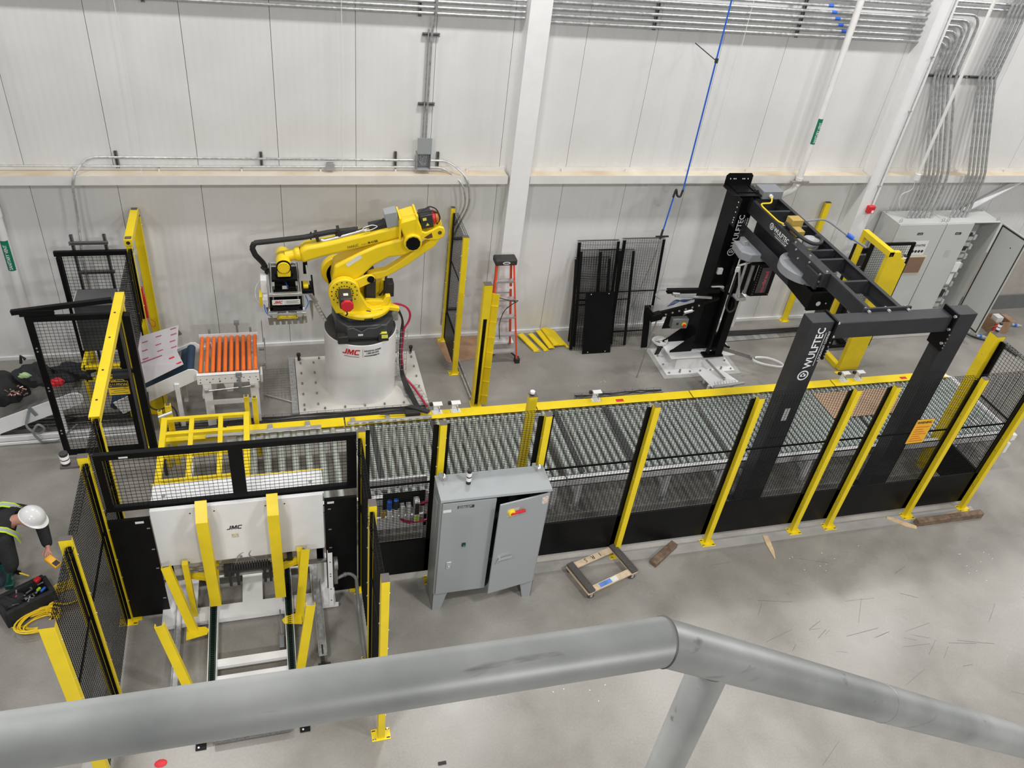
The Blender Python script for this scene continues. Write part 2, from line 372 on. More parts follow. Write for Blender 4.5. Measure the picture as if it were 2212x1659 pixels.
# ================================================================ CONDUITS AND WALL SERVICES
UPC = []
def clampset(m, x, y, z): m.box(x-0.018, x+0.018, y-0.03, y+0.01, z-0.03, z+0.03)
names_top = 8
for k in range(8):
    z = 5.185+0.085*k; xe = [13.92, 13.99, 14.06, 14.13, 14.22, 14.34, 14.44, 14.60][k]
    y = -0.095
    if k < 6:
        xs = [14.36, 14.45, 14.54, 14.63, 14.72, 14.84][k]
        path = [(7.29, y, z), (xe, y, z), (xe, y, 4.66), (xe+0.03, y, 4.60), (xs, -0.36, 3.06), (xs+0.02, -0.37, 2.30)]
        path[2] = (xe, y, 4.8)
    else:
        path = [(7.29, y+0.04, z), (16.5, y+0.04, z)]
    m = MB(); m.tube(path, 0.0225, n=10, rnd=0.22)
    for q in range(2): m.cyl((7.9+0.35*(k % 3)+q*3.1, y, z), (7.97+0.35*(k % 3)+q*3.1, y, z), 0.027, n=8)
    if k < 6: m.cyl((xe, y, 4.78), (xe, y, 4.84), 0.027, n=8)
    lab = ['lowest', 'second lowest', 'third lowest', 'fourth lowest', 'fifth lowest', 'sixth lowest', 'seventh lowest', 'topmost'][k]
    tag(m.build('steel_conduit', GAL), '%s galvanized conduit on the high wall rack right of the centre column' % lab, 'conduit', 'conduits racked high on the wall right of the centre column')
    if k < 6:
        m = MB(); m.cyl((12.0-0.09*k, y, z), (12.09-0.09*k, y, z), 0.024, n=10)
        tag(m.build('blue_tape_wrap', BLU), 'blue tape band around the %s of the high wall conduits' % lab, 'tape', 'blue tape bands on the high wall conduits')
for k in range(5):
    z = 5.215+0.072*k; m = MB(); m.tube([(-2.5, -0.095, z), (6.96, -0.095, z)], 0.02, n=10)
    for q in range(3): m.cyl((1.2+0.3*(k % 2)+q*2.4, -0.095, z), (1.27+0.3*(k % 2)+q*2.4, -0.095, z), 0.021, n=8)
    lab = ['lowest', 'second lowest', 'third lowest', 'fourth lowest', 'topmost'][k]
    tag(m.build('steel_conduit', GAL), '%s galvanized conduit on the high wall rack left of the centre column' % lab, 'conduit', 'conduits racked high on the wall left of the centre column')
for k in range(5):   # second drop
    xt = [14.80, 14.88, 14.96, 15.04, 15.12][k]; xs = [15.28, 15.37, 15.46, 15.55, 15.63][k]; y = -0.125
    path = [(xt+0.28, y, 6.4), (xt+0.02, y, 5.9), (xt, y, 4.66), (xt+0.03, y, 4.60), (xs, -0.36, 3.06), (xs+0.02, -0.37, 2.30)]
    path[0] = (xt, y, 6.6); path[1] = (xt, y, 5.6)
    m = MB(); m.tube(path, 0.0225, n=10, rnd=0.14); m.cyl((xt, y, 4.78), (xt, y, 4.84), 0.027, n=8)
    lab = ['leftmost', 'second from left', 'middle', 'second from right', 'rightmost'][k]
    tag(m.build('steel_conduit', GAL), '%s of the five conduits dropping to the right side of the grey cabinets' % lab, 'conduit', 'conduits dropping to the right side of the grey cabinets')
def strut(p0, p1, label, w=0.04, grp=None, yo=0):
    m = MB(); p0 = Vector(p0); p1 = Vector(p1); d = (p1-p0).normalized(); L = (p1-p0).length
    side = Vector((1, 0, 0)) if abs(d.z) > 0.5 else Vector((0, 0, 1))
    if abs(d.y) > 0.5: side = Vector((1, 0, 0))
    nrm = d.cross(side).normalized()
    if nrm.y > 0: nrm = -nrm
    c = (p0+p1)/2
    m.obox(c, d*L/2, side*0.002, nrm*0.02) if False else None
    m.obox(c-nrm*0.018, d*L/2, side*w/2, nrm*0.0015)
    m.obox(c+side*(w/2-0.0015), d*L/2, side*0.0015, nrm*0.02); m.obox(c-side*(w/2-0.0015), d*L/2, side*0.0015, nrm*0.02)
    m.obox(c+side*(w/2-0.006)+nrm*0.019, d*L/2, side*0.006, nrm*0.0012); m.obox(c-side*(w/2-0.006)+nrm*0.019, d*L/2, side*0.006, nrm*0.0012)
    n = int(L/0.05)
    for i in range(n):
        t = p0+d*((i+0.5)*L/n); m.obox(t+nrm*0.006, d*0.004, side*w/2*0.7, nrm*0.002)
    o = m.build('strut_channel', mat('weathered_strut', (0.20, 0.20, 0.195), 0.45, metal=0.6, var=0.15), smooth=False)
    return tag(o, label, 'strut', grp)
strut((13.83, -0.04, 4.66), (14.62, -0.04, 4.66), 'strut channel clamping the left bundle of bent conduits above the grey cabinets')
strut((14.66, -0.04, 4.66), (15.2, -0.04, 4.66), 'strut channel clamping the right bundle of bent conduits above the grey cabinets')
strut((1.40+0.18, -0.03, 2.99+0.06), (1.40+0.18, -0.03, 3.28), 'short upright strut at the left end of the ledge conduits')
strut((3.42, -0.03, 3.07), (3.42, -0.03, 3.28), 'short upright strut on the ledge conduits above the robot elbow hose')
strut((5.28, -0.03, 3.07), (5.28, -0.03, 3.30), 'short upright strut just left of the open grey junction box')
strut((5.90, -0.03, 3.07), (5.90, -0.03, 3.30), 'short upright strut just right of the open grey junction box')
strut((5.60, -0.03, 4.93), (5.83, -0.03, 4.93), 'upper cross strut holding the vertical conduit over the junction box')
strut((5.58, -0.03, 4.00), (5.81, -0.03, 4.00), 'lower cross strut holding the vertical conduit over the junction box')
strut((2.2, -0.03, 5.15), (2.2, -0.03, 5.6), 'upright strut behind the high conduits above the far left wall')
strut((5.55, -0.03, 5.15), (5.55, -0.03, 5.6), 'upright strut behind the high conduits just left of the centre column')
strut((8.9, -0.03, 5.13), (8.9, -0.03, 5.8), 'upright strut behind the high conduits right of the centre column')
strut((11.22, -0.03, 5.13), (11.22, -0.03, 5.8), 'upright strut behind the high conduits beside the white vent pipe')
# ledge conduits
m = MB(); m.tube([(0.99, -0.45, 1.2), (0.99, -0.45, 1.95), (1.01, -0.28, 2.45), (1.04, -0.29, 3.0), (1.22, -0.07, 3.21), (1.6, -0.07, 3.21), (5.56, -0.07, 3.19)], 0.016, n=8, rnd=0.14)
tag(m.build('steel_conduit', GAL), 'galvanized conduit above the ledge that bends down to the dark enclosure at left', 'conduit')
m = MB(); m.tube([(-3, -0.06, 3.085), (5.57, -0.06, 3.085)], 0.0125, n=8)
tag(m.build('steel_conduit', GAL), 'thin galvanized conduit lying just above the dusty ledge', 'conduit')
m = MB(); m.tube([(5.77, -0.07, 3.19), (6.05, -0.07, 3.19), (6.32, -0.29, 3.02), (6.38, -0.30, 2.6), (6.20, -0.1, 1.95), (6.18, -0.1, 0.3)], 0.016, n=8, rnd=0.16)
tag(m.build('steel_conduit', GAL), 'outer of two conduits bending down over the ledge left of the centre column', 'conduit')
m = MB(); m.tube([(5.77, -0.07, 3.085), (5.98, -0.07, 3.085), (6.24, -0.29, 2.95), (6.32, -0.30, 2.6), (6.13, -0.1, 1.95), (6.11, -0.1, 0.3)], 0.0125, n=8, rnd=0.14)
tag(m.build('steel_conduit', GAL), 'inner of two conduits bending down over the ledge left of the centre column', 'conduit')
m = MB(); m.tube([(5.70, -0.07, 3.47), (5.715, -0.07, 5.0), (5.745, -0.15, 5.2), (5.76, -0.15, 6.5)], 0.017, n=8, rnd=0.1); m.cyl((5.66, -0.05, 3.5), (5.675, -0.05, 5.0), 0.011, n=6)
tag(m.build('steel_conduit', GAL), 'vertical galvanized conduit running up from the open junction box', 'conduit')
t = thing('junction_box', 'open grey junction box mounted above the ledge left of the centre column', 'electrical box', (5.68, -0.08, 3.1))
m = MB(); X0, X1, Z0, Z1 = 5.575, 5.775, 3.08, 3.32
m.box(X0, X1, -0.035, -0.03, Z0, Z1); m.box(X0, X0+0.004, -0.16, -0.035, Z0, Z1); m.box(X1-0.004, X1, -0.16, -0.035, Z0, Z1); m.box(X0, X1, -0.16, -0.035, Z0, Z0+0.004); m.box(X0, X1, -0.16, -0.035, Z1-0.004, Z1)
m.build('box_body', mat('box_grey', (0.34, 0.35, 0.36), 0.45), t, smooth=False)
m = MB(); m.box(5.57, 5.78, -0.165, -0.16, 3.325, 3.56); m.build('swung_up_cover', GRY, t, bevel=0.002)
m = MB()
for k in range(6): m.tube([(5.60+0.03*k, -0.06, 3.29), (5.61+0.028*k, -0.08, 3.2), (5.66+0.01*k, -0.07, 3.12)], 0.005, n=5, rnd=0.03)
m.build('wires', mat('wire_bundle', (0.5, 0.52, 0.55), 0.5, var=0.5, scale=60), t)
m = MB(); m.box(4.30, 4.40, -0.10, -0.035, 3.05, 3.14); m.box(4.29, 4.41, -0.105, -0.10, 3.045, 3.145)
tag(m.build('conduit_box', mat('box_grey2', (0.3, 0.3, 0.29), 0.5)), 'small square galvanized conduit box on the ledge beside the thin white line', 'electrical box')
# white drop lines
for (x, lab, r) in ((1.88, 'thin frayed white drop line hanging in front of the wall at far left', 0.004), (4.515, 'thin white drop line reaching the ledge above the robot forearm', 0.004), (10.27, 'thin white drop line right of the blue air hose', 0.004)):
    m = MB(); m.tube([(x, -0.15, 9.0), (x+0.02, -0.15, 4.6), (x, -0.16, 3.03)], r, n=6)
    tag(m.build('drop_line', PVC), lab, 'line')
# blue air drop
t = thing('air_drop_hose', 'blue air drop pipe hanging from above with black fittings', 'hose', (9.56, -0.8, 3))
m = MB(); m.tube([(9.557, -0.8, 9.0), (9.566, -0.8, 3.03)], 0.0125, n=8); m.build('upper_pipe', BLU, t)
m = MB(); m.tube([(9.44, -0.8, 2.98), (9.40, -0.8, 2.35)], 0.012, n=8); m.build('lower_pipe', BLU, t)
m = MB(); m.tube([(9.566, -0.8, 3.05), (9.55, -0.8, 2.93), (9.49, -0.8, 2.95), (9.45, -0.8, 3.07), (9.43, -0.8, 2.93)], 0.017, n=8, rnd=0.03); m.build('elbow_fittings', RUB, t)
m = MB(); m.cyl((9.568, -0.8, 4.94), (9.568, -0.8, 5.0), 0.024, n=8); m.bar((9.56, -0.8, 4.97), (9.56, -0.1, 5.0), 0.01); m.build('hose_clamp', RUB, t)
m = MB(); m.cyl((9.395, -0.8, 2.38), (9.385, -0.8, 2.22), 0.018, n=8); m.bar((9.30, -0.8, 2.26), (9.52, -0.8, 2.26), 0.022); m.tube([(9.385, -0.8, 2.22), (9.37, -0.79, 1.9), (9.22, -0.72, 0.9)], 0.003, n=5); m.build('ball_valve', RUB, t)
# sanitary vents
def vlabel(parent, x, y, z0, z1, r):
    m = MB(); n = 6
    vs = []; fs = []
    for i in range(n+1):
        a = -math.pi/2+(i/n-0.5)*2.1; vs += [(x+(r+.002)*math.cos(a), y+(r+.002)*math.sin(a), z0), (x+(r+.002)*math.cos(a), y+(r+.002)*math.sin(a), z1)]
    for i in range(n): fs.append((2*i, 2*i+2, 2*i+3, 2*i+1))
    m.add(vs, fs); p = m.build('pipe_label', GRN, parent)
    text('SANITARY VENT', 0.062, (x+0.022, y-r-0.0035, z0+0.02), (0, 0, 1), (-1, 0, 0), TXW, p, sx=(z1-z0-0.04)/0.47*0.93)
t = thing('vent_pipe', 'white vent pipe with green label at the far left edge of the wall', 'pipe', (0.05, -0.15, 0))
m = MB(); m.tube([(0.02, -0.15, 0.0), (0.02, -0.15, 2.45)], 0.055, n=14); m.tube([(0.02, -0.15, 2.45), (0.02, -0.15, 2.68), (-0.15, -0.3, 2.85), (-0.15, -0.3, 9)], 0.055, n=14, rnd=0.1); m.build('pipe', PVC, t)
m = MB(); m.cyl((0.02, -0.15, 2.42), (0.02, -0.15, 2.54), 0.064, n=14); m.build('coupling', PVC, t)
vlabel(t, 0.02, -0.15, 1.62, 2.08, 0.055)
t = thing('vent_pipe', 'white vent pipe with green label crossing the wall above the dark gantry', 'pipe', (11.85, -0.35, 0))
m = MB(); m.tube([(11.90, -0.33, 9), (11.90, -0.33, 2.98), (11.88, -0.34, 2.90)], 0.05, n=14); m.tube([(11.90, -0.33, 3.0), (11.87, -0.33, 2.82), (11.70, -0.2, 2.62), (11.66, -0.15, 2.42), (11.66, -0.15, 0.0)], 0.05, n=14, rnd=0.07); m.build('pipe', PVC, t)
m = MB(); m.cyl((11.90, -0.33, 2.94), (11.90, -0.33, 3.04), 0.058, n=14); m.cyl((11.66, -0.15, 2.34), (11.66, -0.15, 2.5), 0.058, n=14); m.cyl((11.66, -0.15, 0.72), (11.66, -0.24, 0.66), 0.062, n=14); m.cyl((11.66, -0.24, 0.66), (11.66, -0.28, 0.64), 0.048, n=14); m.build_each('coupling', PVC, t)
m = MB(); m.bar((11.73, -0.37, 2.975), (12.07, -0.37, 2.975), 0.035, 0.03); m.cyl((11.90, -0.33, 2.95), (11.90, -0.33, 2.99), 0.064, n=14); m.build('pipe_clamp', mat('rusty_clamp', (0.34, 0.31, 0.28), 0.5, metal=0.5, var=0.3), t)
vlabel(t, 11.90, -0.33, 3.62, 4.03, 0.05)
# column 2: conduit and alarm box
m = MB(); m.tube([(13.57, -0.285, 9), (13.57, -0.285, 2.5)], 0.0085, n=8)
for z in (2.85, 4.15, 5.0, 5.9): m.box(13.545, 13.595, -0.30, -0.271, z, z+0.02)
tag(m.build('steel_conduit', GAL), 'thin galvanized conduit strapped to the face of the right column', 'conduit')
t = thing('alarm_box', 'red alarm strobe box low on the right white column', 'alarm', (13.56, -0.3, 2.4))
m = MB(); m.box(13.50, 13.63, -0.35, -0.271, 2.37, 2.50); m.build('housing', RED, t, bevel=0.008)
m = MB(); m.box(13.565, 13.61, -0.356, -0.349, 2.385, 2.43); m.build('strobe_lens', TXW, t)
# white tube held over the conduits
t = thing('camera_cord_drop', 'white drop tube with round white fitting hanging before the bent conduits', 'pipe', (14.2, -0.6, 3.2))
m = MB(); m.tube([(13.62, -0.95, 6.8), (13.62, -0.95, 3.36)], 0.026, n=10); m.build('tube', PVC, t)
m = MB(); m.cyl((13.62, -0.95, 3.28), (13.62, -0.95, 3.38), 0.05, n=12); m.build('fitting', PVC, t)
m = MB(); m.tube([(13.62, -0.95, 3.28), (13.64, -0.95, 3.1), (13.5, -0.9, 3.0), (13.52, -0.9, 2.85), (13.6, -0.9, 2.75)], 0.006, n=6, rnd=0.06); m.build('cord', PVC, t)
# ================================================================ SAFETY FENCE
H = 2.48
def post(x, y, h, label, w=0.075, d=0.075, base=True, face='-y', grp='yellow fence posts', cap=CAP, bx=0.0, by=0.0, z0=0.0, pitch=None):
    t = thing('fence_post', label, 'fence post', (x, y, z0), grp)
    m = MB(); m.box(x-w/2, x+w/2, y-d/2, y+d/2, z0+0.008, h); m.build('post_tube', YEL, t, bevel=0.003)
    m = MB(); m.box(x-w/2-0.001, x+w/2+0.001, y-d/2-0.001, y+d/2+0.001, h, h+0.006); m.build('post_cap', cap, t, bevel=0.002)
    if base:
        bw, bd = 0.19, 0.13
        m = MB()
        cx, cy = x+bx, y+by
        m.box(cx-bw/2, cx+bw/2, cy-bd/2, cy+bd/2, z0, z0+0.008); m.build('base_plate', YEL, t, bevel=0.002)
        m = MB()
        for sx in (-1, 1):
            for sy in (-1, 1): m.box(cx+sx*0.07-0.018, cx+sx*0.07+0.018, cy+sy*0.045-0.006, cy+sy*0.045+0.006, z0+0.008, z0+0.0095)
        m.build('bolt_slots', TXB, t, smooth=False)
        m = MB(); m.cyl((cx-0.07, cy-0.045, z0+0.008), (cx-0.07, cy-0.045, z0+0.022), 0.011, n=6); m.cyl((cx+0.07, cy+0.045, z0+0.008), (cx+0.07, cy+0.045, z0+0.022), 0.011, n=6); m.build('anchor_bolts', ALU, t)
    m = MB()
    for i, z in enumerate((0.35, 0.62, 1.02, 1.35, 1.75, 2.15)):
        if z < h-0.1:
            s = -1 if i % 2 else 1
            m.cyl((x+s*w/2, y, z), (x+s*(w/2+0.012), y, z), 0.007, n=6)
            m.cyl((x-s*w/2, y, z+0.12), (x-s*(w/2+0.012), y, z+0.12), 0.007, n=6)
    m.build('bolts', ALU, t)
    return t
def panel(p0, p1, z0, z1, label, kick=None, midz=None, out=(0, -1), dx=0.039, dz=0.027, wire=0.0036, fold=True, chan=0.075, chd=0.03, grp='black mesh fence panels', name='mesh_fence', wy=0.0):
    """p0,p1 plan ends; out = plan direction toward outside"""
    a = Vector((p0[0], p0[1], 0)); b = Vector((p1[0], p1[1], 0)); d = (b-a); L = d.length; d.normalize(); o = Vector((out[0], out[1], 0)); Z = Vector((0, 0, 1))
    t = thing(name, label, 'fence panel', ((a.x+b.x)/2, (a.y+b.y)/2, z0), grp)
    zb = z0
    if kick:
        m = MB(); c = (a+b)/2+Z*((z0+kick)/2); m.obox(c+o*0.006, d*(L/2-0.01), o*0.002, Z*((kick-z0)/2)); m.obox(c+Z*((kick-z0)/2-0.006)-o*0.01, d*(L/2-0.01), o*0.014, Z*0.006); m.build('kick_plate', BLK, t, smooth=False); zb = kick
    m = MB(); i = 0; n = max(1, int(round((L-chan)/dx)))
    for i in range(1, n):
        s = chan/2+(L-chan)*i/n; c = a+d*s+Z*((zb+z1)/2); m.obox(c, d*wire/2, o*wire/2, Z*((z1-zb)/2))
        if fold: m.obox(a+d*s+Z*z1-o*0.03, d*wire/2, o*0.03, Z*wire/2)
    n = max(1, int(round((z1-zb)/dz)))
    for i in range(n+1):
        z = zb+(z1-zb)*i/n; m.obox((a+b)/2+Z*z+o*wire, d*(L/2-chan/2), o*wire/2, Z*wire/2)
    if fold:
        for k in (0.03, 0.06): m.obox((a+b)/2+Z*z1-o*k, d*(L/2-chan/2), o*wire/2, Z*wire/2)
    m.build('wire_mesh', WIR, t, smooth=False)
    for s in (chan/2, L-chan/2):
        m = MB(); m.obox(a+d*s+Z*((z0+z1-0.03)/2)+o*0.006, d*chan/2, o*0.002, Z*((z1-0.03-z0)/2))
        e = -1 if s < L/2 else 1
        m.obox(a+d*(s+e*(chan/2-0.002))+Z*((z0+z1-0.03)/2)-o*chd/2, d*0.002, o*chd/2, Z*((z1-0.03-z0)/2)); m.build('side_channel', BLK, t, smooth=False)
    if midz:
        m = MB(); m.obox((a+b)/2+Z*midz-o*0.008, d*(L/2-0.02), o*0.006, Z*0.011); m.build('cross_bar', BLK, t, smooth=False)
    return t
FX = [4.24, 5.075, 6.219, 7.486, 8.798, 10.124, 10.688, 12.0, 12.985]
FL_ = ['yellow corner fence post where the front fence meets the side fence', 'yellow fence post behind the left end of the grey control cabinet', 'yellow fence post behind the right end of the grey control cabinet',
       'yellow fence post standing behind the wooden dolly', 'yellow fence post just left of the dark gantry left leg', 'left one of two close-set yellow posts between the gantry legs', 'right one of two close-set yellow posts between the gantry legs',
       'yellow fence post above the pale wood splinter near the orange warning sign', 'yellow corner fence post at the right end of the front fence']
for x, l in zip(FX, FL_):
    bx = 0.0
    post(x, -5.055, H, l, w=0.07, d=0.07, by=-0.03)
PL_ = ['mesh panel in front of the pneumatic valves beside the corner post', 'mesh panel behind the grey control cabinet', 'mesh panel just right of the grey control cabinet', 'mesh panel above the wooden dolly and timber offcut',
       'mesh panel crossed by the gantry left leg', 'narrow mesh panel between two close-set yellow posts', 'mesh panel holding the orange warning sign', 'last front mesh panel at the right corner']
for i in range(8):
    t = panel((FX[i]+0.012, -5.0), (FX[i+1]-0.012, -5.0), 0.09, 2.45, 'black '+PL_[i], kick=0.66, midz=1.59)
    if i == 6:
        m = MB(); m.box(11.33, 11.60, -5.02, -5.014, 1.42, 1.83); sg = m.build('warning_sign', mat('orange_sign', (0.80, 0.42, 0.02), 0.5), smooth=False)
        tag(sg, 'orange warning sign tied to the mesh near the right corner of the front fence', 'sign')
        text('WARNING', 0.055, (11.345, -5.022, 1.765), (1, 0, 0), (0, 0, 1), TXB, sg, sx=0.85)
        m = MB()
        for k in range(7): m.box(11.36, 11.57-0.04*(k % 3), -5.0215, -5.0205, 1.46+k*0.04, 1.468+k*0.04)
        m.build('sign_lines', TXR, sg, smooth=False)
# side fence right of the dispenser (x = 4.23)
post(4.225, -6.065, H, 'middle yellow post of the side fence right of the pallet dispenser', w=0.07, d=0.09, by=0.0)
post(4.225, -6.93, H, 'last yellow post of the side fence, its bolted foot below the handrail', w=0.07, d=0.09)
panel((4.225, -5.11), (4.225, -6.01), 0.09, 2.45, 'black mesh side panel beside the front fence corner, right of the pallet dispenser', midz=1.5, out=(1, 0))
panel((4.225, -6.12), (4.225, -6.87), 0.09, 2.45, 'black mesh side panel nearest the handrail, right of the pallet dispenser', midz=1.5, out=(1, 0))
m = MB(); m.box(4.275, 4.37, -6.93, -6.82, 1.05, 1.17); m.box(4.262, 4.275, -6.95, -6.80, 1.0, 1.2); tag(m.build('cable_bracket', STK, bevel=0.004), 'small white bracket box on the outside of the side fence above the handrail', 'bracket')
# side fence left (x = 1.70)
post(1.70, -5.10, H, 'yellow corner post at the left end of the black header frame', w=0.09, d=0.06)
post(1.70, -6.10, H, 'middle yellow post of the left side fence beside the coiled yellow cable', w=0.10, d=0.05)
post(1.70, -6.95, H, 'nearest yellow post of the left side fence, running under the handrail', w=0.11, d=0.07)
panel((1.71, -5.14), (1.71, -6.07), 0.09, 2.45, 'black mesh side panel between corner post and middle post on the left', midz=1.5, out=(-1, 0))
panel((1.71, -6.14), (1.71, -6.91), 0.09, 2.45, 'black mesh side panel at the lower left over the coiled yellow cable', midz=1.5, out=(-1, 0))
# pallet gateway on x = 1.70
post(1.70, -4.40, 2.40, 'yellow post at the near end of the tilted-looking yellow header beam on the left', w=0.07, d=0.06)
post(1.70, -2.20, 2.40, 'yellow post at the far end of the yellow header beam above the caution sign', w=0.07, d=0.07)
m = MB(); m.box(1.655, 1.755, -4.46, -2.15, 2.405, 2.415); m.box(1.75, 1.755, -4.46, -2.15, 2.415-0.09, 2.405); m.box(1.655, 1.66, -4.46, -2.15, 2.38, 2.405)
hb = m.build('header_beam', YEL, smooth=False); tag(hb, 'yellow header beam running toward the wall above the caution sign', 'beam')
m = MB()
for y in (-4.2, -3.7, -3.1, -2.6): m.cyl((1.70, y, 2.415), (1.70, y, 2.419), 0.012, n=8)
m.build('bolt_holes', TXB, hb, smooth=False)
panel((1.70, -4.44), (1.70, -5.06), 0.09, 2.40, 'narrow black mesh panel between header beam post and left corner post', out=(-1, 0), midz=1.5)
post(1.70, -0.98, 2.40, 'yellow post nearest the red hanging tool in the back left corner', w=0.07, d=0.06)
post(1.70, -0.15, 2.40, 'yellow post against the wall in the back left corner', w=0.12, d=0.05)
m = MB(); m.box(1.65, 1.75, -1.02, -0.11, 2.41, 2.50); hb = m.build('header_beam', YEL, bevel=0.003); tag(hb, 'short yellow header beam close to the wall in the back left corner', 'beam')
m = MB(); m.cyl((1.70, -1.021, 2.455), (1.70, -1.024, 2.455), 0.025, n=14); m.build('bolt_holes', TXB, hb)
m = MB(); m.box(1.66, 1.74, -1.0, -0.93, 2.501, 2.505); m.box(1.66, 1.74, -0.17, -0.11, 2.501, 2.505); m.build('end_caps', CAP, hb, smooth=False)
panel((1.70, -1.02), (1.70, -2.16), 1.28, 2.40, 'black mesh panel over the infeed conveyor between the two yellow header beams', out=(-1, 0), dx=0.045)
# mesh guard behind the dark enclosure
panel((0.70, -0.55), (1.62, -0.55), 0.75, 2.05, 'black framed mesh guard standing behind the dark enclosure', dx=0.05, dz=0.05, fold=False, chan=0.07, out=(0, -1), grp=None)
m = MB(); m.box(0.68, 1.64, -0.575, -0.525, 2.03, 2.10); tag(m.build('frame_top_bar', BLK, bevel=0.004), 'black top rail over the mesh guard behind the dark enclosure', 'rail')
for x, l in ((0.735, 'left'), (1.60, 'right')):
    m = MB(); m.box(x-0.03, x+0.03, -0.61, -0.576, 0.0, 2.03); tag(m.build('frame_upright', BLK, bevel=0.004), 'black %s upright of the mesh guard behind the dark enclosure' % l, 'rail')
# sliding gate leaf
def gate_leaf(x0, x1, y, z0, z1, label, w=0.075, sq=0.045, handle=True, grp=None, diag=False):
    t = thing('mesh_gate', label, 'gate', ((x0+x1)/2, y, z0), grp)
    m = MB(); m.box(x0, x1, y-0.02, y+0.02, z1-w, z1); m.build('top_rail', BLK, t, bevel=0.004)
    m = MB(); m.box(x0, x1, y-0.02, y+0.02, z0, z0+w); m.build('bottom_rail', BLK, t, bevel=0.004)
    for xx in (x0, x1-w):
        m = MB(); m.box(xx, xx+w, y-0.02, y+0.02, z0+w, z1-w); m.build('side_rail', BLK, t, bevel=0.004)
    m = MB(); n = int((x1-x0-2*w)/sq)
    for i in range(1, n): xx = x0+w+(x1-x0-2*w)*i/n; m.box(xx-0.0017, xx+0.0017, y-0.0017, y+0.0017, z0+w, z1-w)
    n = int((z1-z0-2*w)/sq)
    for i in range(1, n): zz = z0+w+(z1-z0-2*w)*i/n; m.box(x0+w, x1-w, y+0.0017, y+0.005, zz-0.0017, zz+0.0017)
    m.build('wire_mesh', WIR, t, smooth=False)
    return t
g = gate_leaf(0.68, 1.66, -2.33, 0.06, 2.24, 'open black mesh sliding gate leaf at the left, carrying the caution sign')
m = MB()
for z in (0.45, 0.5, 1.15, 1.2, 1.75, 1.8): m.cyl((0.72, -2.352, z), (0.72, -2.356, z), 0.012, n=8)
m.build('rivets', ALU, g)
m = MB(); m.bar((0.56, -2.33, 2.30), (1.64, -2.33, 2.42), 0.05, 0.06); m.box(0.64, 1.0, -2.36, -2.30, 2.25, 2.33); tag(m.build('gate_track', BLK, bevel=0.004), 'black track bar sticking out over the sliding gate at far left', 'rail')
g2 = MB(); g2.box(1.74, 1.83, -2.50, -2.40, 0.05, 2.30); tag(g2.build('gate_stile', BLK, bevel=0.006), 'black upright stile beside the open sliding gate', 'rail')
m = MB(); m.cyl((1.70, -2.48, 0.1), (1.70, -2.48, 2.2), 0.022, n=10); tag(m.build('locking_rod', mat('glossy_dark_rod', (0.12, 0.12, 0.12), 0.2, metal=0.7), smooth=True), 'shiny dark vertical locking rod between the black gate uprights', 'rod')
m = MB(); m.box(1.36, 1.82, -2.39, -2.355, 1.38, 1.43); m.box(1.48, 1.66, -2.44, -2.39, 1.33, 1.40); m.tube([(1.5, -2.42, 1.36), (1.42, -2.5, 1.3), (1.62, -2.5, 1.26)], 0.012, n=6)
tag(m.build('gate_latch', RUB, bevel=0.003), 'black latch mechanism above the caution sign on the sliding gate', 'latch')
m = MB(); m.box(1.385, 1.625, -2.362, -2.357, 1.03, 1.24); sg = m.build('caution_sign', mat('sign_yellow', (0.85, 0.58, 0.02), 0.5), smooth=False); tag(sg, 'black and yellow caution sign on the open sliding gate', 'sign')
m = MB(); m.box(1.39, 1.62, -2.3635, -2.362, 1.15, 1.235); m.build('sign_header', TXB, sg, smooth=False)
text('CAUTION', 0.058, (1.505, -2.3645, 1.17), (1, 0, 0), (0, 0, 1), mat('sign_yellow', (0.85, 0.58, 0.02)), sg, align='CENTER', sx=0.83, bold=0.0008)
m = MB()
for k, w_ in enumerate((0.20, 0.13, 0.19)): m.box(1.505-w_/2, 1.505+w_/2, -2.3632, -2.362, 1.055+k*0.03, 1.062+k*0.03)
m.build('sign_lines', TXB, sg, smooth=False)
# signal lamp at the left corner
def beacon(x, y, z, label, r=0.028, k=1.0):
    t = thing('signal_beacon', label, 'beacon', (x, y, z)); h = 0
    for i, (nm, dh, mt) in enumerate((('beacon_base', 0.03, RUB), ('lens', 0.035, TXW), ('spacer', 0.012, RUB), ('lens', 0.035, TXW), ('beacon_cap', 0.025, RUB))):
        m = MB(); m.cyl((x, y, z+h*k), (x, y, z+(h+dh)*k), r*(0.93 if i in (0, 4) else 1), n=16); m.build(nm, mt, t); h += dh
    return t
beacon(1.55, -5.10, 2.40, 'black and white signal beacon at the left corner of the header frame', 0.04)
m = MB(); m.box(1.50, 1.66, -5.14, -5.06, 2.37, 2.40); tag(m.build('beacon_bracket', CAP, bevel=0.003), 'dark bracket carrying the signal beacon at the left fence corner', 'bracket')
